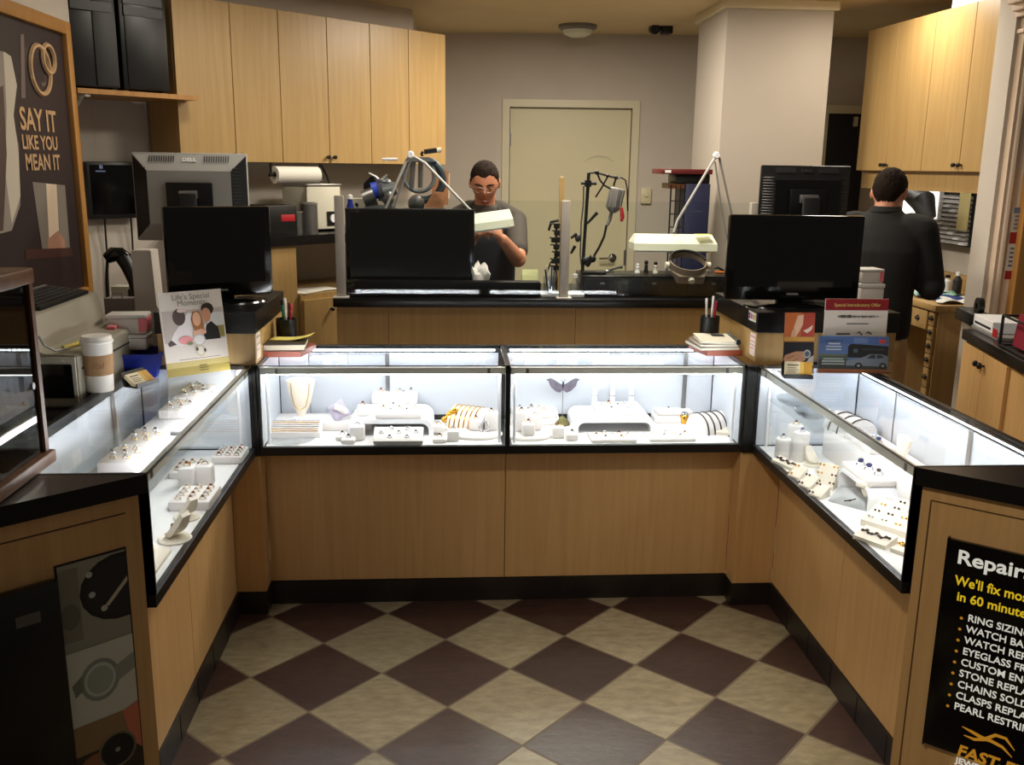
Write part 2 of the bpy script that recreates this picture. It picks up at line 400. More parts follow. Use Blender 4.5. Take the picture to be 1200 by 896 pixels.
def case(name, label, W, D, loc, rz, seg_front, panel_in, mull=(.33, .66), strip_back=.0075, end_x=None, far_x=None):
    """a glass-topped jewellery case; local x along its front, front at y=0, back at y=D"""
    t = thing(name, label, 'display case', loc, rz, 'jewellery display cases')
    c = MB()
    for a, b in seg_front: c.bx(a+.0015, b-.0015, panel_in, panel_in+.02, .095, ZB0)
    c.bx(0.0, W-.0, panel_in+.02, D, .02, ZB0-.002)
    obj('wood_panel', c, 'maple', t, False)
    b = MB(); b.bx(.0, W, panel_in-.006, D, 0, .092)
    n = max(2, round(W/.21))
    for k in range(1, n): b.bx(W*k/n-.002, W*k/n+.002, panel_in-.0075, panel_in, 0, .09)
    obj('tile_base', b, 'base_tile', t, False)
    f = MB(); f.bx(0, W, 0, .02, ZB0, ZB1, bev=.002); f.bx(0, W, D-.02, D, ZB0, ZB1+.018); f.bx(0, .018, .02, D-.02, ZB0, ZB1); f.bx(W-.018, W, .02, D-.02, ZB0, ZB1)
    obj('bottom_rail', f, 'black_frame', t, False)
    f = MB()
    f.bx(0, .009, 0, .02, ZB1, ZT-.006); f.bx(W-.009, W, 0, .02, ZB1, ZT-.006)
    if strip_back: f.bx(.02, W-.02, D-.031, D-.018, ZT-.0124, ZT-.0064)  # added cover that keeps the strip's glow from reflecting on the bench
    f.bx(0, W, D-.018, D, ZT-.03, ZT); f.bx(0, .008, 0, D, ZT-.012, ZT); f.bx(W-.008, W, 0, D, ZT-.012, ZT); f.bx(0, .015, D-.018, D, ZB1, ZT-.03); f.bx(W-.015, W, D-.018, D, ZB1, ZT-.03)
    obj('frame', f, 'black_frame', t, False)
    if end_x is not None:
        e = MB(); e.bx(end_x, end_x+.004, .0, D-.018, ZB1, ZT-.012); obj('end_panel', e, 'black_frame', t, False)
    if far_x is not None:
        e = MB(); e.bx(far_x, far_x+.003, .012, D-.018, ZB1, ZT-.012); obj('far_panel', e, 'door_white', t, False)
    d = MB(); d.bx(.018, W-.018, .02, D-.02, ZB0+.004, ZB1-.003); obj('deck', d, 'deck', t, False)
    g = MB(); g.bx(.009, W-.009, .004, .009, ZB1, ZT-.006); obj('front_glass', g, 'pane', t, False)
    g = MB(); g.bx(.008, W-.008, 0.0, D-.018, ZT-.006, ZT); obj('top_glass', g, 'pane', t, False)
    e = MB(); e.bx(.009, W-.009, -.001, .004, ZT-.004, ZT-.001); obj('edge_strip', e, 'black_frame', t, False)
    r = MB(); r.bx(.01, W-.01, .012, .03, ZT-.036, ZT-.012, bev=.002); obj('light_rail', r, 'grey_rail', t, False)
    for k in (.07, W-.07):
        q = MB(); q.bx(k-.005, k+.005, .009, .013, ZT-.034, ZT-.014); obj('rail_clip', q, 'steel', t, False)
    l = MB(); l.hull([V((x, y, z)) for x in (.03, W-.03) for y, z in ((.0305, ZT-.016), (.0335, ZT-.018), (.018, ZT-.037), (.020, ZT-.0395), (.031, ZT-.034))]); obj('led_strip', l, 'led_white', t, False)
    if strip_back:
        l = MB(); l.bx(.03, W-.03, D-.03, D-.018, ZT-.0125-strip_back, ZT-.0125); obj('led_strip', l, 'led_dots', t, False)
    for k, (a, b) in enumerate(zip((.015,)+mull, mull+(W-.015,))):
        p = MB(); p.bx(a+.001, b-.001, D-.014+.005*(k % 2), D-.011+.005*(k % 2), ZB1+.018, ZT-.03); obj('sliding_door', p, 'door_white', t, False)
    for a in mull[1:] if len(mull) > 1 else mull:
        p = MB(); p.bx(a-.008, a+.008, D-.02, D-.012, ZB1+.018, ZT-.03); obj('door_stile', p, 'steel', t, False)
    for a in (.028, W-.028):
        p = MB(); p.tube([(a, .045, ZB1), (a, .045, ZT-.012)], .006, 8); obj('support_post', p, 'white_lam', t)
    return t
fw = FXM-FXL
case('display_case', 'left of the two front display cases, holding the necklace bust and bangles', fw, FY1-FY0, (FXL, FY0, 0), 0, ((0, fw),), .09, (.13, .44), far_x=.0095)
fw2 = FXR-FXM
case('display_case', 'right of the two front display cases, holding the butterfly stand', fw2, FY1-FY0, (FXM, FY0, 0), 0, ((0, fw2),), .09, (.44, fw2-.13), far_x=fw2-.0125)
SW = SYF-SYN
# left case: local x -> world -y ... front faces +x
case('display_case', 'long display case on the left under the wedding card and coffee cup', SW, LXF-LXB, (LXF, SYN, 0), PI/2, ((0, SW*.5), (SW*.5, SW)), .095, (.5, .9), 0, 0, SW-.012)
case('display_case', 'long display case on the right under the bus and red cards', SW, RXB-RXF, (RXF, SYF, 0), -PI/2, ((0, SW*.5), (SW*.5, SW)), .12, (.3, .78), .0045, SW-.004, .009)
# corner posts between the cases
for x0, x1, lb in ((-1.0085, FXL-.0, 'left'), (FXR, 1.0355, 'right')):
    t = thing('corner_post', f'maple corner post where the front cases meet the {lb} case', 'corner post', ((x0+x1)/2, -.14, 0))
    w = (x1-x0)/2
    obj('post', MB().bx(-w, w, -.031, .055, .092, ZB0), 'maple', t, False)
    obj('tile_base', MB().bx(-w-.002, w+.002, -.033, .053, 0, .092), 'base_tile', t, False)
    ca, cb = (LXF+.0006, FXL-.0006) if lb == 'left' else (FXR+.0006, RXF-.0006)
    obj('black_post', MB().bx(ca-(x0+x1)/2, cb-(x0+x1)/2, -.04, .0, ZB0, ZT-.004), 'black_frame', t, False)
# end cabinets with an angled front
def endcab(name, label, sgn, xf):
    """sgn -1 left, +1 right. front corner of the case at (xf, SYN)"""
    t = thing(name, label, 'counter end cabinet')
    dx, dy = sgn*1.0/1.329, -.876/1.329
    L_ = .62
    P = [(xf, SYN-.004), (xf+dx*L_, SYN-.004+dy*L_), (xf+sgn*.95, SYN-.004+dy*L_), (xf+sgn*.95, SYN-.004)]
    if sgn < 0: P = P[::-1]
    obj('top', MB().prism(P, .045, z0=ZT-.045), 'black_lam', t, False)
    e = .012
    nx, ny = (dy*sgn, -dx*sgn)   # outward normal of the slanted face
    tq = (-.002+ny*e)/dy
    Q = [(xf-nx*e+dx*tq, SYN-.006), (xf+dx*L_-nx*e, SYN-.004+dy*L_-ny*e), (xf+sgn*.94, SYN-.004+dy*L_-ny*e), (xf+sgn*.94, SYN-.006)]
    if sgn < 0: Q = Q[::-1]
    obj('body', MB().prism(Q, ZT-.045, z0=0), 'maple', t, False)
    return t, V((xf, SYN-.004, 0)), V((dx, dy, 0)), V((nx, ny, 0))
ec_l, EL0, ELD, ELN = endcab('end_cabinet', 'dark-topped maple end cabinet at the left with a watch picture', -1, LXF)
ec_r, ER0, ERD, ERN = endcab('end_cabinet', 'dark-topped maple end cabinet at the right with the repair sign', 1, RXF)
# ================================================================== BACK-ROOM FURNITURE
def cmat(r, g, b, rough=.5):
    n = 'c_%d_%d_%d' % (r, g, b)
    return mat(n, (r, g, b), rough).name if n not in MATS else n
def knob(mb, c, n, r=.011):
    c = V(c); n = V(n).normalized()
    mb.tube([c, c+n*.014, c+n*.0141, c+n*.026, c+n*.03], [.005, .005, r, r, r*.6], 12)
# ---- left wall cabinets (45 degrees)
CF = at(523, 193, d=6.0)
def lc(u, v=188): return (onp(u, v, CF, LN)-CF).dot(LD)
ZC0, ZC1 = 1.66, 2.45
FRAME_L = frame(CF, LD, (0, 0, 1))   # z axis = LD x up = LN (towards room)
def upper_cab(name, label, FRM, b, z0, z1, depth, knobs_z, group, knob_at_joint=True):
    """b: three door boundaries along FRM local x"""
    t = thing(name, label, 'wall cabinet', (0, 0, 0), 0, group)
    c = FRM @ V(((b[0]+b[2])/2, 0, -depth/2)); t.location = (c.x, c.y, z0)
    inv = Matrix.Translation(-t.location) @ FRM
    oz = FRM.translation.z
    body = MB(); body.bx(b[0]+.001, b[2]-.001, z0-oz, z1-oz, -depth, -.02, mtx=inv); obj('body', body, 'bench_wood', t, False)
    for i in (0, 1):
        d = MB(); d.bx(b[i]+.0022, b[i+1]-.0022, z0-oz+.002, z1-oz-.002, -.0195, 0, bev=.0015, mtx=inv)
        dd = obj('door', d, 'bench_wood', t, False)
        k = MB(); x = b[1]+(-.022 if i == 0 else .022)
        p0 = inv @ V((x, knobs_z-oz, 0)); nn = inv.to_3x3() @ V((0, 0, 1)); knob(k, p0, nn); obj('knob', k, 'black_plastic', dd)
    return t
LB = [lc(u) for u in (212, 277.5, 332, 387, 436, 480, 522.5)]
lab = ['upper maple cabinet nearest the shelf with the black computers', 'middle upper maple cabinet above the paper towel roll', 'upper maple cabinet furthest back, beside the grey wall']
for i in range(3):
    upper_cab('wall_cabinet', lab[i], FRAME_L, LB[2*i:2*i+3], ZC0, ZC1, .295, ZC0+.035, 'maple wall cabinets on the left')
# ---- right wall cabinets
CR = at(1003, 199, d=5.9); RD = V((.066, -1, 0)).normalized(); RN = V((-1, -.066, 0)).normalized()
FRAME_R = frame(CR, RD, (0, 0, 1))
if (FRAME_R.to_3x3() @ V((0, 0, 1))).dot(RN) < 0: FRAME_R = frame(CR, RD, (0, 0, 1))
def rc(u, v=200): return (onp(u, v, CR, RN)-CR).dot(RD)
RB = [rc(u) for u in (1003, 1037, 1078.5, 1123)]; RB.append(RB[3]+.36)
for i, l in enumerate(('upper maple cabinet above the head of the man in black', 'upper maple cabinet beside the fluted pilaster')):
    upper_cab('wall_cabinet', l, FRAME_R, RB[2*i:2*i+3], ZC0, at(1018, 41, d=5.9).z, .46, ZC0+.035, 'maple wall cabinets on the right')
ZR1 = at(1018, 41, d=5.9).z
t = thing('light_valance', 'maple valance board hanging below the right wall cabinets', 'valance', CR + V((.1, 0, -.1)))
m_ = MB(); m_.bx(RB[0]+.01, RB[4], -.11, -.002, -.06, -.04, mtx=Matrix.Translation(-t.location) @ FRAME_R); obj('board', m_, 'bench_wood', t, False)
# under-cabinet tube
t = thing('undercabinet_light', 'bright white tube light under the right wall cabinets', 'light fixture', CR + V((.2, -.2, -.05)))
IV = Matrix.Translation(-t.location) @ FRAME_R
m_ = MB(); m_.bx(RB[0]+.12, RB[3], -.03, -.004, -.2, -.12, mtx=IV); obj('housing', m_, 'white_lam', t, False)
m_ = MB(); m_.tube([IV @ V((RB[0]+.15, -.04, -.16)), IV @ V((RB[3]-.03, -.04, -.16))], .011); emis('tube_glow', (255, 250, 240), 9); obj('tube', m_, 'tube_glow', t)
t = thing('lit_wall_stand_in', 'added glowing panel standing in for the lit wall behind the man in black', 'light fixture', CR + RN*-.50 + V((0, 0, -.3)))  # added glowing panel standing in for the brightly lit patch of wall
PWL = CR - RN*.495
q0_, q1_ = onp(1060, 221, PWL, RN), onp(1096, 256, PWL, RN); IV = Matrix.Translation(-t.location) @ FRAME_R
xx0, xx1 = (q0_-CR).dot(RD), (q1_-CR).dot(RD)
m_ = MB(); m_.bx(xx0, xx1, q1_.z-CR.z, q0_.z-CR.z, -.502, -.495, mtx=IV); emis('lit_wall_glow', (255, 248, 236), 1.6); obj('diffuser', m_, 'lit_wall_glow', t, False)  # sheet glows in place of wall lit by the tube
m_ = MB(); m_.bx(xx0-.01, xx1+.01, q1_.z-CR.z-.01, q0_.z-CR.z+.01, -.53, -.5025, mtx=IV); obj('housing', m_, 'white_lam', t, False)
# fluorescent fixture on top of the right cabinets
t = thing('cabinet_top_light', 'white strip light lying on top of the right wall cabinets', 'light fixture', CR + V((.1, -.9, ZR1-ZC0)))
IV = Matrix.Translation(-t.location) @ FRAME_R
zt = ZR1 - CR.z
m_ = MB(); m_.bx(rc(1085)-.0, RB[4]-.05, zt+.002, zt+.05, -.12, -.045, bev=.004, mtx=IV); emis('strip_glow', (255, 246, 226), 5); obj('diffuser', m_, 'strip_glow', t)
m_ = MB(); m_.bx(rc(1085)-.0, RB[4]-.05, zt+.001, zt+.04, -.16, -.122, mtx=IV); obj('housing', m_, 'white_lam', t, False)

# ---- shelf with two black computer towers
SH = LW0 + LD*.03
s0 = lc(212)
t = thing('wall_shelf', 'small maple shelf on white brackets beside the left wall cabinets', 'shelf', (0, 0, 0))
SZ = 1.975
FS = frame(V((CF.x, CF.y, 0)), LD, (0, 0, 1))
def sx(u, v=112): return (onp(u, v, CF + LN*.1, LN)-CF).dot(LD)
sa, sb = sx(91), s0-.004
b = MB(); b.bx(sa, sb, SZ-.022, SZ, -.29, .105, mtx=FS); b.bx(sb, sb+.06, SZ-.022, SZ, .004, .105, mtx=FS); obj('board', b, 'oak_frame', t, False)
for x in (sa+.05,):
    b = MB(); b.bx(x-.012, x+.012, SZ-.034, SZ-.0225, -.29, .09, mtx=FS); b.bx(x-.012, x+.012, SZ-.22, SZ-.034, -.293, -.283, mtx=FS)
    b.tube([FS @ V((x, SZ-.034, .03)), FS @ V((x, SZ-.2, -.285))], .008, 6); obj('bracket', b, 'white_lam', t, False)
for i, (u0, u1, l) in enumerate(((88, 146, 'black computer tower with a grey side band, on the wall shelf'), (150, 204, 'all-black computer tower on the wall shelf touching the cabinet'))):
    x0, x1 = sx(u0, 100), min(sx(u1, 100), sb-.01)
    t = thing('computer_tower', l, 'computer', (FS @ V(((x0+x1)/2, SZ, -.1))), 0, 'computer towers on the wall shelf')
    IV = Matrix.Translation(-t.location) @ FS
    b = MB(); b.bx(x0, x1, SZ+.012, SZ+.46, -.25, .06, bev=.006, mtx=IV); obj('case', b, 'black_plastic', t)
    b = MB(); w = x1-x0
    b.bx(x0+w*.52 if i == 0 else x0+w*.1, x1-.006, SZ+.02, SZ+.45, .06, .066, bev=.002, mtx=IV); obj('front_panel', b, 'charcoal' if i == 0 else 'black_plastic', t)
    b = MB()
    for k in range(2): b.bx(x0+.02, x1-.02, SZ+.34+k*.05, SZ+.38+k*.05, .064, .070, mtx=IV)
    obj('drive_bay', b, 'black_plastic', t, False)
    b = MB()
    for xx in (x0+.02, x1-.02): b.bx(xx-.012, xx+.012, SZ+.0, SZ+.012, -.24, .04, mtx=IV)
    obj('foot', b, 'black_plastic', t, False)
# ---- wall monitor behind
WM = LW0 + LD*.12 + LN*.05
q0, q1 = onp(98, 189, WM, LN), onp(164, 255, WM, LN)
a0, a1 = (q0-WM).dot(LD), (q1-WM).dot(LD)
t = thing('wall_monitor', 'small black monitor mounted on the left wall below the shelf', 'monitor', WM + V((0, 0, (q0.z+q1.z)/2)))
IV = Matrix.Translation(-t.location) @ frame(V((WM.x, WM.y, 0)), LD, (0, 0, 1))
b = MB(); b.bx(a0, a1, q1.z, q0.z, -.02, .02, bev=.006, mtx=IV); obj('housing', b, 'black_plastic', t)
b = MB(); b.bx(a0+.016, a1-.016, q1.z+.022, q0.z-.016, .0185, .0205, mtx=IV); obj('screen', b, 'screen', t, False)
b = MB(); b.text('windows', .014, IV @ Matrix.Translation((a0+.045, q0.z-.05, .021)), .02); 
for k in range(4): b.bx(a0+.066+(k % 2)*.009, a0+.074+(k % 2)*.009, q0.z-.034+(k//2)*.009, q0.z-.026+(k//2)*.009, .0206, .021, mtx=IV)
emis('faint_glow', (150, 160, 190), .35); obj('screen_logo', b, 'faint_glow', t, False)
b = MB(); b.bx((a0+a1)/2-.05, (a0+a1)/2+.05, q1.z+.06, q1.z+.16, -.049, -.02, mtx=IV); obj('wall_mount', b, 'dark_metal', t, False)
for u in (124, 155):
    x = (onp(u, 260, WM, LN)-WM).dot(LD)
    b = MB(); b.tube([IV @ V((x, q1.z+.01, -.01)), IV @ V((x+.004, q1.z-.15, -.025)), IV @ V((x-.004, q1.z-.4, -.03)), IV @ V((x, .85, -.03))], .005, 6); obj('cable', b, 'black_plastic', t)

# ---- left back counter under the cabinets
CT = CF + LN*.28; CT.z = 0; ANG_ = math.atan2(LD.y, LD.x)
def cx_(u, v=285): return (onp(u, v, CT, LN)-CT).dot(LD)
zc = onp(350, 276, CT, LN).z
FT = frame(CT, LD, (0, 0, 1))
t = thing('back_counter', 'maple counter with a black top along the left wall', 'counter', CT)
IV = Matrix.Translation(-CT) @ FT
xa, xb = cx_(262), -.18
b = MB(); b.bx(xa, xb, zc-.05, zc, -.575, 0, mtx=IV); obj('top', b, 'black_lam', t, False)
b = MB(); b.bx(cx_(262), cx_(349), .0, zc-.05, -.56, -.02, mtx=IV); obj('cabinet', b, 'bench_wood', t, False)
b = MB(); b.bx(cx_(349), xb, 0, zc-.05, -.575, -.56, mtx=IV); mat('shade_wall', (120, 112, 108), .8); obj('back_panel', b, 'wall_paint', t, False)
low = onp(355, 346, CT + LN*.02, LN).z
t = thing('low_cabinet', 'low maple box cabinet under the back counter, beside the glass post', 'cabinet', CT)
b = MB(); b.bx(cx_(350), xb, .02, low, -.54, .0, mtx=IV); obj('body', b, 'bench_wood', t, False)
b = MB(); b.bx(cx_(350)+.01, xb-.01, .05, low-.03, .0, .016, mtx=IV); k = obj('door', b, 'bench_wood', t, False)
kb = MB(); knob(kb, IV @ V((cx_(383), low-.09, .016)), LN); obj('knob', kb, 'black_plastic', k)
for i in range(4):
    b = MB(); q = FT @ V((cx_(368)+(-.04, .05, .0, .09)[i], low+.001+i*.0016, -.13+(.0, -.02, .04, .02)[i]))
    b.box((q.x, q.y, q.z), (.2, .14, .0012), rz=ANG_+(.1, -.25, .3, -.05)[i])
    tag(obj('paper_sheet', b, 'paper', None, False), 'loose white paper lying on the low cabinet under the back counter', 'paper', 'loose papers on the low cabinet')
# paper towel roll
q = onp(347, 205, CT - LN*.1, LN)
t = thing('paper_towel_roll', 'white paper towel roll hanging under the left wall cabinets', 'paper towels', q)
hw = (onp(372, 205, CT-LN*.1, LN)-onp(322, 205, CT-LN*.1, LN)).length/2
b = MB(); rr_ = (onp(347, 195, CT-LN*.1, LN)-onp(347, 215, CT-LN*.1, LN)).length/2
b.lathe([(.02, -hw), (rr_, -hw), (rr_, hw), (.02, hw), (.02, -hw)], seg=28, mtx=frame((0, 0, 0), LN, (0, 0, 1)) @ Matrix.Identity(4) if False else Matrix((LN, V((0, 0, 1)), LD)).transposed().to_4x4()); obj('roll', b, 'paper', t)
b = MB(); b.tube([-LD*(hw+.03), LD*(hw+.03)], .009)
for s_ in (-1, 1): b.tube([LD*s_*(hw+.02), LD*s_*(hw+.02)+V((0, 0, ZC0-q.z))], .006)
obj('holder', b, 'dark_metal', t)
# black towel-hook cable below cabinets
b = MB(); b.tube([onp(376, 192, CT-LN*.2, LN), onp(383, 206, CT-LN*.22, LN), onp(388, 222, CT-LN*.24, LN), onp(388, 226, CT-LN*.25, LN)], .006, 6)
tag(obj('power_cord', b, 'black_plastic'), 'black power cord hanging under the cabinets beside the paper towels', 'cord')
# appliances on the back counter
def on_counter(u, off): 
    x = (onp(u, 276, CT + LN*off, LN)-CT).dot(LD); p = FT @ V((x, 0, off)); return V((p.x, p.y, zc))
ANG = math.atan2(LD.y, LD.x)
p = on_counter(369, -.3); t = thing('white_appliance', 'cream box-shaped appliance with a round dial on the back counter', 'appliance', p, ANG)
b = MB(); b.bx(-.13, .1, -.12, .12, .012, .25, bev=.008); obj('body', b, 'beige_plastic', t)
b = MB(); b.bx(-.135, .105, -.125, .125, .25, .262, bev=.004); obj('lid', b, 'alu', t)
b = MB(); b.bx(.0, .085, -.124, -.12, .03, .11); obj('control_panel', b, 'black_plastic', t, False)
b = MB(); b.lathe([(0, .008), (.022, .008), (.024, 0)], mtx=Matrix.Translation((.042, -.124, .07)) @ Matrix.Rotation(PI/2, 4, 'X')); obj('dial', b, 'white_lam', t)
b = MB(); b.bx(-.12, -.09, -.1, .1, 0, .012); b.bx(.06, .09, -.1, .1, 0, .012); obj('foot', b, 'black_plastic', t, False)
b = MB(); b.tube([(-.1, .05, .262), (-.08, .05, .285), (0, .05, .28), (.1, .05, .275)], .008); obj('handle', b, 'black_plastic', t)
for u, h_, r_, l in ((363, .165, .047, 'taller steel canister in front of the cream appliance'), (348, .12, .042, 'shorter steel canister on the back counter')):
    p = on_counter(u, -.13 if h_ > .15 else -.16); t = thing('steel_canister', l, 'canister', p, 0, 'steel canisters on the back counter')
    b = MB(); b.lathe([(0, 0), (r_, 0), (r_, h_), (r_-.003, h_), (r_-.003, .01), (0, .01)], seg=24); obj('body', b, 'steel', t)
    b = MB(); b.lathe([(r_, h_-.012), (r_+.003, h_-.01), (r_+.003, h_-.002), (r_, h_)], seg=24); obj('rim', b, 'alu', t)
p = on_counter(318, -.2); t = thing('black_box', 'black box with a red label on the back counter', 'box', p, ANG)
b = MB(); b.bx(-.15, .1, -.1, .1, 0, .155, bev=.004); obj('body', b, 'black_plastic', t)
b = MB(); b.bx(-.0, .085, -.102, -.1, .07, .105, bev=.0005); obj('label_patch', b, 'red', t)
# office chair (black) behind the glass post
p = V((-1.06, 1.06, 0))
t = thing('office_chair', 'black office chair behind the left glass post', 'chair', (p.x, p.y, 0), .9)
zb = .92
b = MB(); b.box((0, 0, .48), (.46, .44, .07), bev=.03); obj('seat', b, 'black_plastic', t)
b = MB(); b.box((0, .2, zb-.2), (.42, .06, .44), bev=.028, seg=3); obj('backrest', b, 'black_plastic', t)
b = MB(); b.tube([(0, 0, .1), (0, 0, .45)], .025); obj('gas_lift', b, 'dark_metal', t)
b = MB()
b.tube([(0, .1, .45), (0, .26, .5), (0, .25, zb-.3)], .018); obj('back_arm', b, 'dark_metal', t)
for s_ in (-1, 1):
    b = MB(); b.tube([(s_*.2, 0, .46), (s_*.27, 0, .48), (s_*.27, 0, .66)], .014); b.box((s_*.27, .0, .675), (.05, .25, .03), bev=.01); obj('armrest', b, 'black_plastic', t)
for k in range(5):
    a = k*2*PI/5; b = MB(); b.tube([(0, 0, .12), (.26*math.cos(a), .26*math.sin(a), .075)], [.024, .015]); l_ = obj('leg', b, 'black_plastic', t)
    b = MB(); b.ball((.26*math.cos(a), .26*math.sin(a), .035), (.03, .03, .035), 10); obj('caster', b, 'black_plastic', l_)

# ================================================================== BENCH WITH GLASS SCREEN
BY = .9
bz1 = at(600, 350.5, y=BY).z; bz0 = at(600, 360.5, y=BY).z
bx0 = at(390, 352, y=BY).x; bx1 = 1.45
t = thing('work_bench', 'long maple work bench with a black top behind the front display cases', 'work bench', ((bx0+bx1)/2, BY+.3, 0))
IV = Matrix.Translation(-t.location)
b = MB(); b.bx(bx0, bx1, BY, BY+.62, bz0, bz1, bev=.003, mtx=IV); obj('top', b, 'black_lam', t)
b = MB()
xs = [bx0+.012, at(455, 380, y=BY).x, at(675, 380, y=BY).x, at(880, 380, y=BY).x, bx1-.01]
for a, c in zip(xs, xs[1:]): b.bx(a+.001, c-.001, BY+.025, BY+.05, 0.08, bz0, mtx=IV)
obj('front_panel', b, 'bench_wood', t, False)
b = MB(); b.bx(bx0+.02, bx1-.02, BY+.05, BY+.09, 0, bz0, mtx=IV)
for x in (bx0+.02, bx1-.05): b.bx(x, x+.03, BY+.05, BY+.6, 0, bz0, mtx=IV)
obj('carcass', b, 'bench_wood', t, False)
GY = BY+.045
t = thing('glass_screen', 'clear glass screen on grey posts along the work bench', 'glass screen', (0, GY, bz1))
zg = at(400, 229, y=GY).z
IV = Matrix.Translation((0, -GY, -bz1))
ps = []
for u in (399, 661.5, 880.5):
    x = at(u, 300, y=GY).x; ps.append(x)
    b = MB(); b.bx(x-.021, x+.021, GY-.018, GY+.018, bz1, zg-(.012 if u > 500 else 0), bev=.002, mtx=IV); pst = obj('post', b, 'post_grey', t)
    b = MB(); b.bx(x-.035, x+.035, GY-.032, GY+.032, bz1, bz1+.006, mtx=IV); obj('foot_plate', b, 'grey_rail', pst, False)
for a, c in zip(ps, ps[1:]):
    b = MB(); b.bx(a+.022, c-.022, GY-.003, GY+.003, bz1+.01, zg-.014, mtx=IV); obj('glass_pane', b, 'pane', t, False)

# ================================================================== PEDESTALS AND MONITORS
def pedestal(label, c, x_out, y1, sgn):
    """c: front inner corner on the glass"""
    t = thing('monitor_pedestal', label, 'pedestal', (c.x, c.y, ZT), 0, 'black-topped monitor pedestals')
    w = abs(x_out-c.x); h = PH-ZT
    x0, x1 = (-w, 0) if sgn < 0 else (0, w)
    b = MB(); b.bx(x0, x1, 0, y1-c.y, .0015, h-.075); obj('box', b, 'bench_wood', t, False)
    b = MB(); b.bx(x0-.006, x1+.006, -.008, y1-c.y, h-.075, h, bev=.002); obj('top', b, 'black_lam', t, False)
    return t
cl, cr = at(300, 427, z=ZT+.002), at(885, 424, z=ZT+.002)
PH = at(300, 366, y=cl.y).z
pL = pedestal('maple pedestal with a black top under the left television', cl, -1.235, .42, -1)
pR = pedestal('maple pedestal with a black top and card stickers under the right television', cr, 1.45, .42, 1)
# card stickers and notice on the right pedestal (left face, facing -x)
b = MB(); FX_ = frame((-.0068, .09, PH-ZT-.04), (0, -1, 0), (0, 0, 1))
def stick(mb_name, parent, FRM, w, h_, items, base=(235, 235, 230)):
    ms = [cmat(*base)]; mb_ = MB(); mb_.bx(0, w, 0, h_, 0, .0006, mtx=FRM)
    lay = .0008
    for pts, colr in items:
        n = cmat(*colr)
        if n not in ms: ms.append(n)
        mb_.mi = ms.index(n)
        mb_.prism([(p[0]*w, p[1]*h_) for p in pts], .0002, mtx=FRM @ Matrix.Translation((0, 0, lay))); lay += .0002
    mb_.mi = 0
    return obj(mb_name, mb_, ms, parent, False, recalc=True)
def rect(x0, y0, x1, y1): return [(x0, y0), (x1, y0), (x1, y1), (x0, y1)]
def ell(cx, cy, rx, ry, n=18, a0=0, a1=2*PI): return [(cx+rx*math.cos(a0+(a1-a0)*k/(n if a1-a0 > 6.28 else n-1)), cy+ry*math.sin(a0+(a1-a0)*k/(n if a1-a0 > 6.28 else n-1))) for k in range(n)]
s_ = stick('card_sticker', pR, FX_, .085, .034, [(rect(.04, .15, .22, .85), (40, 70, 150)), (rect(.28, .2, .48, .8), (210, 90, 50)), (ell(.62, .5, .09, .3), (120, 150, 190)), (rect(.76, .2, .96, .8), (225, 180, 80))]); s_['label'] = 'white strip of coloured card-payment logos'
FN = frame((-.001, .07, .02), (0, -1, 0), (0, 0, 1))
s_ = stick('paper_notice', pR, FN, .06, .085, [(rect(.1, .8, .9, .86), (190, 120, 120)), (rect(.1, .6, .9, .64), (190, 130, 130)), (rect(.1, .45, .9, .49), (190, 130, 130)), (rect(.1, .3, .7, .34), (190, 130, 130))], (232, 218, 208)); s_['label'] = 'small paper notice with pinkish writing'
FL_ = frame((.0002, .02, .015), (0, 1, 0), (0, 0, 1))
s_ = stick('paper_notice', pL, FL_, .07, .1, [(rect(.1, .75, .9, .82), (150, 150, 150)), (rect(.1, .5, .9, .56), (170, 170, 170)), (rect(.1, .3, .6, .36), (170, 170, 170))], (226, 214, 204)); s_['label'] = 'white paper notice stuck to the side'

def tv(name, label, tl, tr, bl, br, y0, yaw_y, foot_z, logo, group):
    """television facing the camera. corners are photo pixels, panel near y=y0; yaw_y = y offset of the right edge"""
    p0 = at(*tl, y=y0); p1 = at(*tr, y=y0+yaw_y); q0 = at(*bl, y=y0); q1 = at(*br, y=y0+yaw_y)
    c = (q0+q1)/2; xd = V((p1.x-p0.x, yaw_y, 0)).normalized(); w = ((p1-p0).length+(q1-q0).length)/2; h_ = ((p0.z-q0.z)+(p1.z-q1.z))/2
    t = thing(name, label, 'television', (c.x, c.y, foot_z), math.atan2(xd.y, xd.x), group)
    zz = c.z-foot_z
    b = MB(); b.bx(-w/2, w/2, 0, .035, zz, zz+h_, bev=.008); b.box((0, .055, zz+h_*.5), (w*.7, .05, h_*.6), bev=.02); obj('housing', b, 'black_gloss', t)
    b = MB(); b.bx(-w/2+.028, w/2-.028, -.0012, .0, zz+.05, zz+h_-.026); obj('screen', b, 'screen', t, False)
    b = MB(); b.text(logo, .011, Matrix.Translation((0, -.0006, zz+.02)) @ Matrix.Rotation(PI/2, 4, 'X'), .01, 'CENTER'); obj('logo', b, 'silver_plastic', t, False)
    b = MB(); b.bx(-.05, .05, .02, .05, .012, zz+.05, bev=.006); obj('neck', b, 'black_gloss', t)
    b = MB(); b.lathe([(0, .016), (.1, .014), (.15, .006), (.155, 0), (0, 0)], seg=36, mtx=Matrix.Translation((0, .035, 0)) @ Matrix.Diagonal((1.15, .75, 1, 1))); obj('base', b, 'black_gloss', t)
    return t
tv('television', 'black television on the right pedestal, behind the red card', (860, 248), (1015, 256), (849, 345), (1006, 358), .0, -.0, PH, 'INSIGNIA', 'black televisions')
tv('television', 'black television on the left pedestal, behind the wedding card', (188, 246), (315, 238), (198, 348), (320, 346), -.02, .16, PH, 'INSIGNIA', 'black televisions')
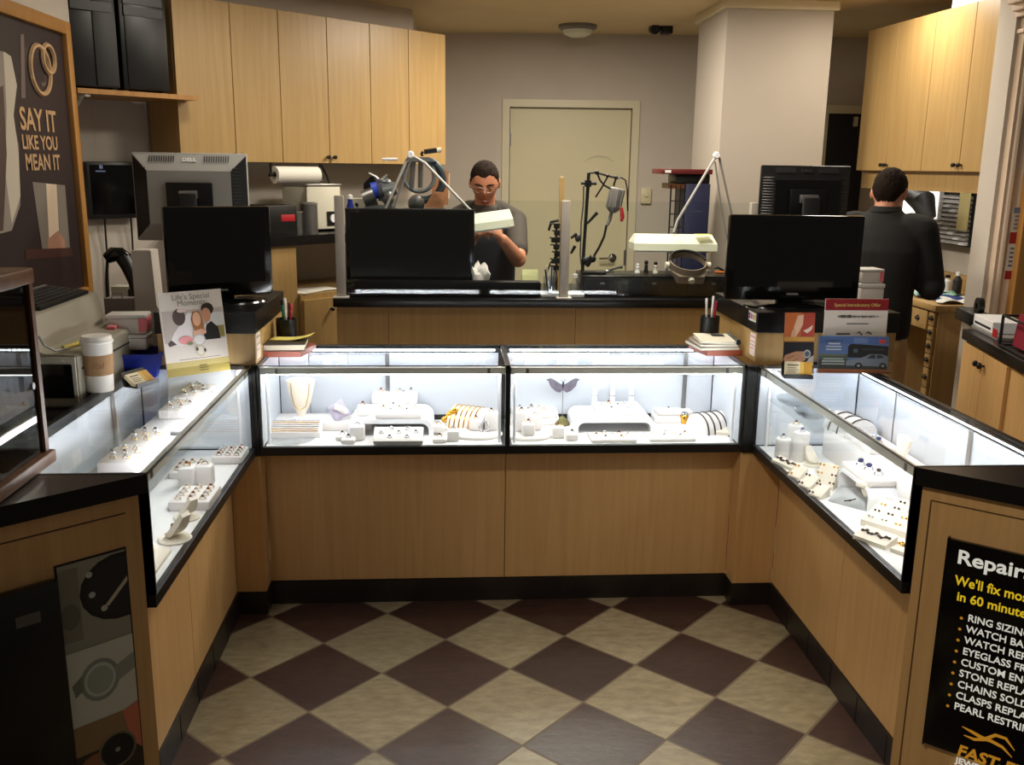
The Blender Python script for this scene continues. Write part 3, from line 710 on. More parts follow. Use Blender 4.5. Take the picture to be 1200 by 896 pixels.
# computer monitors seen from behind
def monitor_back(label, ctr, w, h_, rz, silver, foot_z):
    t = thing('computer_monitor', label, 'monitor', (ctr.x, ctr.y, foot_z), rz, 'computer monitors seen from behind')
    z = ctr.z-foot_z
    b = MB(); b.bx(-w/2, w/2, .0, .02, z-h_/2, z+h_/2, bev=.006); obj('bezel', b, silver, t)
    b = MB(); b.hull([(sx_*w*k, y_, z+sz*h_*kk) for (k, kk, y_) in ((.49, .485, 0), (.36, .3, -.04)) for sx_ in (-1, 1) for sz in (-1, 1)]); obj('back_shell', b, silver, t, False)
    for s_ in (-1, 1):
        b = MB()
        for k in range(18):
            zz = z-h_*.33+k*h_*.66/17
            b.hull([(s_*w*.475, -.003, zz-.0025), (s_*w*.475, -.003, zz+.0025), (s_*w*.375, -.036, zz-.0025), (s_*w*.375, -.036, zz+.0025), (s_*w*.475, -.006, zz), (s_*w*.375, -.041, zz)])
        obj('vent_grille', b, 'charcoal' if silver == 'silver_plastic' else 'dark_metal', t, False)
    if silver == 'silver_plastic':
        for s_ in (-1, 1):
            b = MB(); b.hull([(s_*w*.492, -.0015, z+h_*.47), (s_*w*.492, -.0015, z-h_*.47), (s_*w*.364, -.0405, z-h_*.3), (s_*w*.364, -.0405, z+h_*.3), (s_*w*.49, .001, z+h_*.47), (s_*w*.49, .001, z-h_*.47)]); obj('side_panel', b, 'black_plastic', t, False)
    b = MB()
    for k in range(34):
        xx = -w*.34+k*w*.68/33
        if abs(xx) > w*.12: b.hull([(xx-.002, -.0055, z+h_*.47), (xx+.002, -.0055, z+h_*.47), (xx-.002, -.024, z+h_*.4), (xx+.002, -.024, z+h_*.4), (xx, -.003, z+h_*.47), (xx, -.022, z+h_*.4)])
    obj('top_vent', b, 'charcoal', t, False)
    b = MB(); n_ = V((0, -(.185), -.04)).normalized(); 
    b.text('DELL', h_*.07, Matrix.Translation((0, -.0195, z+h_*.405)) @ Matrix.Rotation(R(52), 4, 'X'), .03, 'CENTER', .0015); obj('logo', b, 'white_lam' if silver == 'silver_plastic' else 'charcoal', t, False)
    b = MB(); b.bx(-w*.2, w*.2, -.06, -.04, z-h_*.3, z+h_*.17, bev=.004); pl = obj('mount_plate', b, 'black_plastic', t)
    b = MB(); b.bx(-.04, .035, -.085, -.06, z-.005, z+.03, bev=.004); b.bx(-.012, .018, -.09, -.06, z-.1, z-.005, bev=.003); obj('hinge', b, 'alu', pl)
    b = MB(); b.bx(-.035, .035, -.11, -.085, .012, z+.02, bev=.006); obj('stand_post', b, 'charcoal', t)
    b = MB(); b.box((0, -.03, .006), (.26, .2, .012), bev=.005); obj('stand_base', b, 'charcoal', t)
    return t
c1 = at(225, 231, d=4.1); w1 = (at(289, 185, d=4.1)-at(160, 183, d=4.1)).length
monitor_back('grey monitor seen from behind, standing left of the left television', c1, w1, w1*.78, .08, 'silver_plastic', .925)
c2 = at(942, 236, d=4.0); w2 = (at(995, 198, d=4.0)-at(890, 197, d=4.0)).length
monitor_back('black monitor seen from behind, above the right television', c2, w2, w2*.78, -.05, 'black_plastic', PH)
# dark monitor behind the glass screen + low black boxes on the bench
my = BY+.17
p0, p1 = at(404, 244, y=my), at(556, 333, y=my)
t = thing('bench_monitor', 'large dark monitor behind the glass screen on the work bench', 'monitor', ((p0.x+p1.x)/2, my, bz1))
w, z0, z1 = p1.x-p0.x, p1.z-bz1, p0.z-bz1
b = MB(); b.bx(-w/2, w/2, 0, .04, z0, z1, bev=.005); obj('housing', b, 'black_gloss', t)
b = MB(); b.bx(-w/2+.02, w/2-.02, -.001, 0, z0+.03, z1-.02); obj('screen', b, 'screen', t, False)
b = MB(); b.bx(-w/2, w/2, .0, .03, z1-.004, z1+.001); obj('top_edge', b, 'charcoal', t, False)
b = MB(); b.bx(-.1, .1, .045, .09, .0, z0+.1, bev=.005); obj('stand', b, 'black_plastic', t)
y_ = BY+.085
p0, p1 = at(404, 331, y=y_), at(634, 327, y=y_)
t = thing('black_soundbar', 'long low glossy black bar below the dark bench monitor', 'bar speaker', ((p0.x+p1.x)/2, y_, bz1))
w = p1.x-p0.x; h_ = at(500, 329, y=y_).z-bz1
b = MB(); b.bx(-w/2, w/2, -.015, .055, .004, h_, bev=.012); obj('body', b, 'matte_black', t)
b = MB(); b.bx(-w/2, w/2, -.013, .04, 0, .004); obj('foot', b, 'black_plastic', t, False)
p0, p1 = at(683, 323, y=BY+.12), at(868, 325, y=BY+.12)
t = thing('black_drawer_box', 'long flat black drawer box on the bench right of the middle post', 'drawer box', ((p0.x+p1.x)/2, BY+.12, bz1))
w = p1.x-p0.x; h_ = p0.z-bz1
b = MB(); b.bx(-w/2, w/2, 0, .25, 0, h_, bev=.004); obj('body', b, 'black_lam', t)
for a, c in ((-w/2+.01, -w/2+.18), (-w/2+.19, .12), (.13, w/2-.01)):
    b = MB(); b.bx(a, c, -.006, 0, .008, h_-.012, bev=.002); d_ = obj('drawer', b, 'black_plastic', t)
    b = MB(); b.bx((a+c)/2-.01, (a+c)/2+.01, -.012, -.006, h_*.6, h_*.68, bev=.001); obj('handle', b, 'steel', d_)
ZBX = p0.z
# ================================================================== BENCH TOOLS
def tp(pts, y): return [at(u, v, y=y) for u, v in pts]
# ---- right drafting lamp
def lamp(label, y, head, arms, joint, grp='drafting lamps over the work bench'):
    (l0, r0, r1, l1) = [at(*p, y=y) for p in head]
    c = (l0+r0+r1+l1)/4
    t = thing('drafting_lamp', label, 'lamp', (c.x, c.y, bz1), 0, grp)
    IV = Matrix.Translation(-t.location)
    xd = (r0-l0+r1-l1).normalized(); hgt = ((l0-l1).length+(r0-r1).length)/2; w = ((r0-l0).length+(r1-l1).length)/2
    M_ = IV @ frame(c, xd, V((0, 0, 1))-xd*xd.z)
    b = MB(); b.hull([M_ @ V((sx_*w/2*k, yy*hgt, zz)) for sx_ in (-1, 1) for (k, yy, zz) in ((.93, .5, -.05), (.93, .5, -.01), (1, -.05, .045), (1, -.5, .05), (1, -.5, -.1), (1, -.05, -.1))]); obj('lamp_head', b, 'lamp_cream', t, False)
    b = MB(); b.tube([M_ @ V((-w*.44, -hgt*.5-.004, -.02)), M_ @ V((w*.44, -hgt*.5-.004, -.02))], .009); obj('tube', b, 'white_lam', t)
    for pts, r in arms:
        b = MB(); b.tube([IV @ p for p in pts], r, 8); obj('arm', b, 'grey_plastic' if r < .006 else 'silver_plastic', t)
    b = MB(); b.ball(IV @ joint, .018, 12); b.tube([IV @ joint - V((0, .02, 0)), IV @ joint+V((0, .02, 0))], .013); obj('joint', b, 'white_lam', t)
    return t, IV
YL = 1.22
q = at(839.5, 182, y=YL)
hook = at(789.6, 272, y=YL)
tL, IV = lamp('right drafting lamp with a cream head and a yellow note on it', YL, ((740, 274), (837, 276), (839, 293), (742, 292.5)),
   (([hook, at(794, 258, y=YL), q], .0065), ([q+V((.015, .0, -.01)), at(857, 250, y=YL), at(868, 300, y=YL)], .0055), ([q+V((-.005, 0, -.03)), at(846, 250, y=YL), at(856, 300, y=YL)], .0045)), q)
b = MB(); b.tube([IV @ at(862, 296, y=YL), V((IV @ at(862, 296, y=YL))[:2]+(ZBX-bz1+.03,))], .01); b.lathe([(0, .03), (.03, .03), (.034, 0.001), (0, 0.001)], c=((IV @ at(862, 296, y=YL)).x, 0, ZBX-bz1)); obj('base', b, 'grey_plastic', tL)
pn = at(822, 275.5, y=YL); b = MB(); b.box((pn.x, pn.y-.03, pn.z+.006), (.075, .05, .002), rz=.1)
tag(obj('sticky_note', b, 'yellow_note', None, False), 'yellow sticky note lying on the right drafting lamp head', 'note')
YK = 1.18
q = at(481, 181, y=YK)
tL, IV = lamp('left drafting lamp with its cream head in front of the seated man', YK, ((545, 252.5), (600, 245), (601, 264), (546, 271.5)),
   (([at(556, 250, y=YK), at(548, 243, y=YK), at(498, 191, y=YK), q], .0065), ([q+V((-.02, 0, -.03)), at(452, 244, y=YK), at(445, 262, y=YK)], .006), ([q+V((-.0, .02, -.03)), at(461, 244, y=YK), at(455, 262, y=YK)], .005)), q)
b = MB(); e_ = IV @ at(450, 262, y=YK); b.tube([e_, (e_.x, e_.y, .03)], .012); b.lathe([(0, .03), (.045, .03), (.05, 0), (0, 0)], c=(e_.x, e_.y, 0)); obj('base', b, 'grey_plastic', tL)
# ---- flexible shaft tool on a stand
YS = 1.12
t = thing('flex_shaft_stand', 'black tool stand with a hanging grey motor and flexible shaft', 'tool stand', at(683, 340, y=YS) * 1.0)
t.location.z = ZBX+.0005; t.location.x += .03
IV = Matrix.Translation(-t.location)
J = lambda pts, y=YS: [IV @ p for p in tp(pts, y)]
b = MB(); b.tube([V((J([(682.5, 330)])[0].x, 0, .0))]+J([(682.5, 318), (690, 203)]), .0085); b.box((J([(682.5, 330)])[0].x+.05, 0, .006), (.12, .1, .012), bev=.004); obj('pole', b, 'black_plastic', t)
b = MB(); b.tube(J([(688, 203), (698, 202), (716, 207), (724, 209)]), .005); b.ball(J([(699.5, 202)])[0], .011, 10); b.ball(J([(712, 206)])[0], .009, 10); b.ball(J([(722, 208)])[0], .01, 10); obj('top_arm', b, 'black_plastic', t)
b = MB(); b.tube(J([(681, 214.5), (699, 215)]), .008); b.box(J([(689, 215)])[0], (.03, .03, .03)); obj('clamp', b, 'black_plastic', t)
b = MB(); b.tube(J([(722, 209), (720, 214), (719, 219)]), .005, 6); b.tube(J([(722, 209), (728, 208), (733, 211), (735, 222), (735.5, 247)]), .004, 6); obj('hanger', b, 'black_plastic', t)
a_, c_ = J([(724, 220)])[0], J([(718, 246)])[0]
b = MB(); b.tube([a_, a_+(c_-a_)*.06, a_+(c_-a_)*.9, c_, c_+(c_-a_)*.12], [.03, .036, .036, .03, .014], 16)
for k in range(8):
    an = k*PI/4; dv = V((math.cos(an), math.sin(an), 0))*.036; b.tube([a_+(c_-a_)*.12+dv, a_+(c_-a_)*.86+dv], .004, 5)
obj('motor', b, 'grey_plastic', t)
b = MB(); b.tube(J([(716.5, 249), (714.5, 258), (711, 264)]), .009, 8); obj('shaft_ferrule', b, 'grey_plastic', t)
b = MB(); b.tube(J([(711, 263), (708, 277), (702, 290), (696, 300), (689, 312)]), .006, 8); obj('flexible_shaft', b, 'black_plastic', t)
b = MB(); b.tube(J([(693, 303), (686, 311)]), .014, 8); b.ball(J([(694, 303)])[0], .02, 10); obj('handpiece', b, 'dark_metal', t)
b = MB(); b.tube(J([(700, 203), (703, 211), (708, 217), (717, 222)]), .005, 6); obj('cable', b, 'black_plastic', t)
b = MB(); b.tube(J([(712, 207), (705, 220), (698, 231)]), .0045, 6); obj('rod', b, 'dark_metal', t)
b = MB(); b.tube(J([(727, 243), (728, 254), (727, 259)]), [.008, .011, .007], 8, mtx=Matrix.Translation((0, -.03, 0))); o_ = obj('red_handle', b, 'red', t)
b = MB(); b.tube(J([(684, 218), (683.5, 240), (681, 262), (680, 300), (682, 316)]), .004, 6); obj('side_rod', b, 'steel', t)
for u0, v0, u1, v1 in ((669, 279, 676, 274), (669, 297, 674, 288), (688, 262, 700, 249)):
    b = MB(); b.tube(J([(u0, v0), (u1, v1)]), [.006, .009], 6); obj('hook', b, 'black_plastic', t)
b = MB(); b.ball(J([(677, 279)])[0], (.014, .014, .02), 10); b.ball(J([(686, 304)])[0], (.02, .018, .016), 10); obj('clip', b, 'charcoal', t)
# second tool string left of the middle post
YT = 1.06
p = at(652, 340, y=YT); t = thing('tool_rack', 'black rack of hanging hand tools just left of the middle glass post', 'tool rack', (p.x, YT, bz1)); IV = Matrix.Translation(-t.location)
J = lambda pts, y=YT: [IV @ p for p in tp(pts, y)]
b = MB(); b.tube([V((0, 0, .006))]+J([(652, 262)]), .006); b.box((0, 0, .004), (.09, .08, .008)); obj('stand', b, 'dark_metal', t)
for k in range(7):
    v = 263+k*8.2; c_ = J([(652+1.5*math.sin(k*2.), v)])[0]
    b = MB(); b.box(c_+V((.0, -.015, -.005)), (.028+.008*(k % 3), .022, .026), bev=.004); b.tube([c_+V((-.03, -.015, .006)), c_+V((.03, -.02, .0))], .004, 6); obj('tool', b, 'black_plastic' if k % 2 else 'dark_metal', t)
b = MB(); b.tube(J([(643, 270), (646, 260), (655, 258)]), [.006, .008, .007], 6); obj('hook', b, 'black_plastic', t)
b = MB(); b.tube(J([(651, 300), (645, 308), (640, 322)]), .004, 6); obj('cable', b, 'black_plastic', t)
# wooden stick
p0, p1 = at(656, 207, y=1.15), at(661.5, 207, y=1.15)
b = MB(); b.bx(p0.x, p1.x, 1.148, 1.156, bz1, p0.z, bev=.001); tag(obj('wooden_ruler', b, 'bench_wood', None, False), 'tall brown wooden ruler standing behind the middle glass post', 'ruler')
# jar and tray below
p = at(648, 345, y=.985); 
t = thing('white_tray', 'small white tray at the foot of the middle glass post', 'tray', (at(660, 345, y=1.0).x, 1.03, bz1))
b = MB(); b.bx(-.105, .1, -.05, .05, 0, .006, bev=.002); obj('base', b, 'white_lam', t)
b = MB(); b.bx(-.105, .1, -.05, -.044, .006, .013); b.bx(-.105, .1, .044, .05, .006, .013); b.bx(-.105, -.099, -.044, .044, .006, .013); b.bx(.094, .1, -.044, .044, .006, .013); obj('rim', b, 'white_lam', t, False)
p = at(645, 330, y=1.03); zj = bz1+.0065
t = thing('glass_jar', 'clear glass jar of tools standing on the white tray', 'jar', (p.x, 1.02, zj))
b = MB(); b.lathe([(.0, 0), (.034, 0), (.036, .01), (.036, .085), (.033, .09), (.033, .01), (0, .008)], seg=20); obj('glass_body', b, 'clear_plastic', t)
for k in range(5):
    a = k*1.3; b = MB(); b.tube([(.012*math.cos(a), .012*math.sin(a), .009), (.03*math.cos(a), .03*math.sin(a), .12+.02*(k % 2))], .004, 6); obj('tool', b, ('steel', 'blue', 'dark_metal', 'white_lam', 'steel')[k], t)
p = at(683, 330, y=1.03)
t = thing('spray_bottle', 'small clear bottle between the middle post and the black drawer box', 'bottle', (at(671, 330, y=.995).x+.015, 1.02, zj))
b = MB(); b.lathe([(0, 0), (.022, 0), (.024, .01), (.024, .05), (.01, .07), (.01, .085), (0, .085)], seg=18); obj('body', b, 'clear_plastic', t)
b = MB(); b.lathe([(.012, .083), (.012, .1), (0, .1)], seg=14); obj('cap', b, 'white_lam', t)
# ---- things on the black drawer box
zB = bz1 + (at(683, 323, y=BY+.12).z-bz1)
# headband magnifier
p = at(805, 322, y=BY+.17)
t = thing('headband_magnifier', 'grey headband magnifier resting on the black drawer box', 'magnifier', (p.x, BY+.17, zB+.002)); rot = Matrix.Translation((0, 0, .055)) @ Matrix.Rotation(R(22), 4, 'X')
b = MB()
N_ = 36; prof = [(math.cos(2*PI*k/N_)*.092, math.sin(2*PI*k/N_)*.105) for k in range(N_)]
def band(mb, prof, z0, z1, th, m):
    n = len(prof); o = []; 
    for (x, y) in prof:
        l = math.hypot(x, y); o.append((x*(1-th/l), y*(1-th/l)))
    vs = [[mb.bm.verts.new(m @ V((x, y, z))) for (x, y) in P_] for P_, z in ((prof, z0), (prof, z1), (o, z1), (o, z0))]
    for i in range(4):
        A, B = vs[i], vs[(i+1) % 4]
        for k in range(n): mb.bm.faces.new((A[k], A[(k+1) % n], B[(k+1) % n], B[k]))
band(b, prof, -.018, .018, .005, rot); mat('taupe', (128, 112, 98), .5); obj('headband', b, 'taupe', t)
b = MB(); b.hull([rot @ V((x*k, y*k-.0, z)) for x, y in ((-.085, -.05), (.085, -.05), (.06, -.105), (-.06, -.105)) for k, z in ((1, -.055), (1.04, -.014))]); obj('visor', b, 'taupe', t)
for s_ in (-1, 1):
    b = MB(); b.tube([rot @ V((s_*.094, -.01, -.005)), rot @ V((s_*.112, -.01, -.005))], .017, 14); obj('side_knob', b, 'beige_plastic', t)
    b = MB(); b.lathe([(0, .004), (.02, .003), (.021, 0)], mtx=rot @ Matrix.Translation((s_*.03, -.07, -.013))); obj('lens', b, 'alu', t)
b = MB(); b.tube([rot @ V((0, -.107, -.03)), rot @ V((0, -.122, -.035))], .015, 14); obj('front_knob', b, 'beige_plastic', t)
b = MB(); b.tube([rot @ V((math.cos(a)*.088, math.sin(a)*.1, .02)) for a in [PI*k/12 for k in range(13)]], .006, 6); obj('pad', b, 'black_plastic', t)
for u, hh, c, l in ((747, .045, 'white_lam', 'tiny white figurine, leftmost of three on the black drawer box'), (757, .06, 'dark_metal', 'tiny dark figurine in the middle of three on the black drawer box'), (768, .055, 'beige_plastic', 'tiny pale figurine with a dark head, beside the magnifier')):
    p = at(u, 318, y=BY+.28)
    t = thing('figurine', l, 'figurine', (p.x, BY+.28, zB), 0, 'tiny figurines on the black drawer box')
    b = MB(); b.lathe([(0, 0), (.014, 0), (.012, .006), (.008, hh*.4), (.01, hh*.6), (.006, hh*.7)], seg=12); obj('body', b, c, t)
    b = MB(); b.ball((0, 0, hh*.84), hh*.18, 10); obj('head', b, 'dark_metal' if u != 747 else 'white_lam', t)
t = thing('hand_pliers', 'thin black pliers lying on the left end of the black drawer box', 'pliers', (at(712, 319, y=BY+.2).x, BY+.2, zB))
b = MB(); b.tube([(-.07, .0, .006), (-.02, .01, .009), (.05, .01, .03), (.075, .012, .034)], [.006, .005, .006, .008], 6); b.tube([(-.075, .04, .006), (-.02, .012, .008), (.03, .0, .012)], .005, 6); obj('handles', b, 'black_plastic', t)
b = MB(); b.ball((-.0, .01, .012), (.014, .01, .008), 10); obj('pivot', b, 'steel', t)
p = at(848, 320, y=BY+.2); t = thing('wire_cutter', 'small cutters with green and orange grips beside the magnifier', 'cutters', (p.x+.0, BY+.2, zB))
b = MB(); b.tube([(-.045, 0, .012), (.0, .0, .012)], [.007, .01], 8); obj('orange_grip', b, cmat(200, 110, 40), t)
b = MB(); b.tube([(0.005, -.01, .013), (.05, -.02, .016)], [.01, .008], 8); obj('green_grip', b, cmat(40, 150, 60), t)
b = MB(); b.tube([(0., 0, .02), (-.03, .0, .035), (-.05, 0, .03)], [.006, .006, .003], 8); obj('jaw', b, 'black_plastic', t)
# tissue, yellow card on the bar
YC = BY+.17
p = at(565, 328, y=YC); t = thing('crumpled_tissue', 'crumpled white tissue in front of the seated man', 'tissue', (p.x-.01, YC+.02, bz1))
b = MB(); rr = random.Random(3); q_ = bmesh.ops.create_icosphere(b.bm, subdivisions=3, radius=1)
for v in b.bm.verts:
    n = v.co.copy(); k = 1+.28*math.sin(5*n.x+3*n.z)*math.cos(4*n.y-2*n.z)+.12*math.sin(11*n.z+7*n.x)
    v.co = V((n.x*.05*k, n.y*.035*k, max(0, .074+n.z*.074*k)))
obj('tissue', b, 'white_vel', t)
p0, p1 = at(612, 327, y=YC), at(631, 316, y=YC)
b = MB(); b.hull([V((x, y, z)) for x in (p0.x, p1.x) for (y, z) in ((YC-.004, bz1), (YC, bz1), (YC+.02, p1.z), (YC+.024, p1.z))]); b.hull([V((x, y, z)) for x in (p0.x, p1.x) for (y, z) in ((YC+.055, bz1), (YC+.059, bz1), (YC+.02, p1.z), (YC+.024, p1.z))])
mat('cream_card', (236, 236, 176), .6); tag(obj('folded_card', b, 'cream_card', None, False), 'pale yellow folded card on the bench left of the middle post', 'card')
# ---- engraving machine and clutter (left part of the bench)
YE = 1.28
p = at(500, 245, y=YE); t = thing('ring_engraver', 'old engraving machine with a round frame and black crank handle', 'machine', (p.x, YE, bz1)); IV = Matrix.Translation(-t.location)
J = lambda pts, y=YE: [IV @ p for p in tp(pts, y)]
ctr = J([(491, 206)])[0]; rad = (J([(509, 206)])[0]-ctr).length
mat('cast_grey', (112, 118, 122), .4, metal=.4); mat('cast_blue', (44, 58, 66), .45, metal=.3)
b = MB(); rim = [ctr+V((math.cos(a)*rad, 0, math.sin(a)*rad)) for a in [2*PI*k/36 for k in range(37)]]
b.tube(rim, .011, 10, cap=False); obj('ring_frame', b, 'cast_grey', t)
b = MB(); rim = [ctr+V((.02+math.cos(a)*rad*1.28, .02, -.02+math.sin(a)*rad*1.3)) for a in [-PI*.62+PI*1.0*k/18 for k in range(19)]]; b.tube(rim, .02, 10); obj('rear_arc', b, 'cast_blue', t)
b = MB(); b.hull([ctr+V((x, y, z)) for x, z in ((-.07, rad*.95), (-.05, rad*1.18), (.05, rad*1.2), (.09, rad*.9), (.0, rad*1.05)) for y in (-.035, .035)]); obj('top_yoke', b, 'cast_grey', t)
b = MB(); b.tube(J([(495, 183), (494, 180), (496, 177.5)]), .007, 8); b.tube(J([(497, 178), (512, 176)]), .012, 12); obj('crank_handle', b, 'black_plastic', t)
b = MB(); b.tube(J([(512, 176), (517, 175.6)]), [.012, .013], 12); obj('handle_tip', b, 'beige_plastic', t)
b = MB(); b.tube(J([(448, 186.5), (466, 186.5)]), .007, 8); obj('chrome_bar', b, 'white_lam', t)
b = MB(); b.tube(J([(493, 188), (492.5, 220)]), .012, 8); b.tube(J([(484, 190), (482, 222)]), .014, 8); obj('spindle', b, 'steel', t)
b = MB(); b.bx(-.12, .1, -.04, .06, 0, J([(480, 244)])[0].z-.0, bev=.01); obj('base', b, 'cast_blue', t)
b = MB(); b.hull(J([(497, 243), (520, 244), (520, 225), (508, 224)], YE-.06)+J([(497, 243), (520, 244), (520, 225), (508, 224)], YE)); mat('tan_cast', (176, 122, 84), .6, noise=.25, scale=30); obj('tan_block', b, 'tan_cast', t, False)
b = MB(); b.hull(J([(505, 200), (521, 198), (526, 202), (525, 240), (507, 240)], YE+.1)+J([(505, 200), (521, 198), (526, 202), (525, 240), (507, 240)], YE+.13)); obj('back_plate', b, 'tan_cast', t, False)
b = MB(); b.hull(J([(519, 203), (527, 203), (527, 232), (519, 232)], YE+.14)+J([(519, 203), (527, 203), (527, 232), (519, 232)], YE+.16)); obj('cream_plate', b, 'beige_plastic', t, False)
b = MB(); b.lathe([(0, 0), (.03, 0), (.042, .012), (.042, .03), (.036, .04), (.012, .05), (0, .05)], seg=24, mtx=Matrix.Translation(J([(488, 238)])[0]) @ Matrix.Rotation(PI/2, 4, 'X')); obj('dial_wheel', b, 'steel', t)
p = at(445, 240, y=YE); t = thing('polishing_motor', 'grey bench motor with a bright blue cap, left of the engraving machine', 'machine', (p.x, YE, bz1)); IV = Matrix.Translation(-t.location)
J = lambda pts, y=YE: [IV @ p for p in tp(pts, y)]
b = MB(); b.tube(J([(427, 235), (440, 230)]), [.05, .052], 18); obj('motor_body', b, 'steel', t)
b = MB(); b.tube(J([(437, 224), (443.5, 222)]), [.042, .04], 18); obj('blue_cap', b, cmat(52, 78, 200), t)
b = MB(); b.tube(J([(444, 226), (450, 224), (464, 220)]), [.035, .05, .03], 14); b.ball(J([(452, 213)])[0], (.03, .03, .018), 10); obj('gearbox', b, 'cast_grey', t)
b = MB(); b.tube(J([(449, 232), (448, 236)]), [.03, .02], 12); obj('cup', b, 'alu', t)
b = MB(); b.tube(J([(442, 210), (447, 211), (454, 205)]), [.007, .009, .007], 8); b.tube(J([(432, 203), (440, 207), (444, 211)]), .007, 8); obj('lever', b, 'alu', t)
b = MB(); b.hull(J([(426, 215), (436, 205), (441, 213), (435, 222), (426, 222)], YE)+J([(426, 215), (436, 205), (441, 213), (435, 222), (426, 222)], YE+.05)); obj('dark_head', b, 'dark_metal', t, False)
b = MB(); b.bx(J([(428, 240)])[0].x, J([(464, 240)])[0].x, -.04, .05, 0, J([(440, 240)])[0].z, bev=.008); obj('stand', b, 'cast_grey', t)
b = MB(); b.ball(J([(453, 232)])[0]+V((.01, -.03, 0)), (.03, .02, .04), 12); b.tube([V((.03, -.03, .0))+V((0, 0, 0)), J([(455, 236)])[0]+V((.01, -.03, 0))], .015, 8); obj('drum', b, 'steel', t)
p = at(407, 240, y=YE-.05); t = thing('blue_squeeze_bottle', 'small blue bottle behind the left glass post', 'bottle', (p.x+.015, YE-.06, bz1)); h_ = at(407, 225, y=YE-.06).z-bz1
b = MB(); b.lathe([(0, 0), (.024, 0), (.026, .02), (.026, h_*.8), (.012, h_*.9), (.012, h_*.94), (0, h_*.94)], seg=18); obj('body', b, 'blue', t)
b = MB(); b.lathe([(.014, h_*.93), (.012, h_*.97), (0, h_*.98)], seg=14); obj('cap', b, 'white_lam', t)
p = at(419, 240, y=YE+.1); t = thing('cream_box', 'small cream box with a black dot behind the dark bench monitor', 'box', (p.x, YE+.08, bz1)); h_ = at(419, 232, y=YE+.08).z-bz1
b = MB(); b.bx(-.045, .045, -.03, .03, 0, h_, bev=.004); obj('body', b, 'beige_plastic', t)
b = MB(); b.lathe([(0, .003), (.008, .003), (.008, 0)], seg=12, mtx=Matrix.Translation((.0, -.03, h_-.03)) @ Matrix.Rotation(PI/2, 4, 'X')); obj('knob', b, 'black_plastic', t)
# ---- thermostat and tool rack near the column
c_ = onp(756.5, 228.5, BW0, BN); tt = (c_-BW0).dot(BD)
t = thing('wall_switch', 'cream wall switch plate with a round knob, right of the white door', 'switch', c_); IV = Matrix.Translation(-c_) @ MW
b = MB(); b.bx(tt-.04, tt+.04, c_.z-.065, c_.z+.055, 0, .03, bev=.006, mtx=IV); obj('plate', b, 'door_paint', t)
b = MB(); b.lathe([(0, .014), (.018, .012), (.02, 0)], mtx=IV @ Matrix.Translation((tt, c_.z+.005, .03))); obj('dial', b, 'trim_paint', t)
YR = 1.98
p0, p1, pm = at(804, 215, y=YR), at(833, 214, y=YR), at(787, 220, y=YR+.0)
t = thing('tool_cabinet', 'dark blue tool cabinet with a wire grid and red top, before the column', 'tool cabinet', ((pm.x+p1.x)/2, YR, 0)); IV = Matrix.Translation(-t.location)
b = MB(); b.bx(p0.x, p1.x, YR, YR+.24, .0, p0.z, bev=.004, mtx=IV); obj('blue_panel', b, 'navy', t)
b = MB()
for z in [x*.075+.05 for x in range(int((p0.z-.06)/.075))]: b.tube([(pm.x-t.location.x, .005, z), (p0.x-t.location.x, .005, z)], .0035, 5)
for k in range(4):
    x = pm.x+(p0.x-pm.x)*k/3-t.location.x; b.tube([(x, 0.01, .0), (x, .01, p0.z-.01)], .005 if k in (0, 3) else .003, 5)
obj('wire_grid', b, 'black_plastic', t)
b = MB(); b.bx(pm.x-.012, p0.x, YR+.03, YR+.2, p0.z-.03, p0.z, mtx=IV); obj('wooden_ledge', b, 'maple_dark', t, False)
b = MB(); b.bx(at(793, 210, y=YR).x, p1.x, YR+.02, YR+.22, p0.z, at(800, 204, y=YR).z, bev=.006, mtx=IV); obj('black_drawer', b, 'black_plastic', t)
b = MB(); b.bx(at(775, 200, y=YR).x, p1.x+.005, YR-.01, YR+.25, at(800, 204, y=YR).z, at(800, 198, y=YR).z, bev=.003, mtx=IV); mat('maroon', (92, 28, 28), .4); obj('top_shelf', b, 'maroon', t)
b = MB(); b.bx(at(779, 200, y=YR).x, at(786, 200, y=YR).x, YR-.012, YR-.0095, at(800, 202.6, y=YR).z, at(800, 199.5, y=YR).z, mtx=IV); obj('label_plate', b, 'white_lam', t, False)
# door scuff mark
b = MB(); sc = onp(703, 184, BW0, BN); ts = (sc-BW0).dot(BD)
for k in range(14):
    a0, a1 = PI*.2+PI*.6*k/14, PI*.2+PI*.6*(k+1)/14
    w_ = .006+.012*math.sin(PI*(k+.5)/14)
    b.hull([MW @ V((ts+math.cos(a)*.14, sc.z-.1+math.sin(a)*.105+dz, zz)) for a in (a0, a1) for dz in (-w_/2, w_/2) for zz in (-.0298, -.0294)])
obj('scuff_mark', b, cmat(194, 187, 156), door, False)

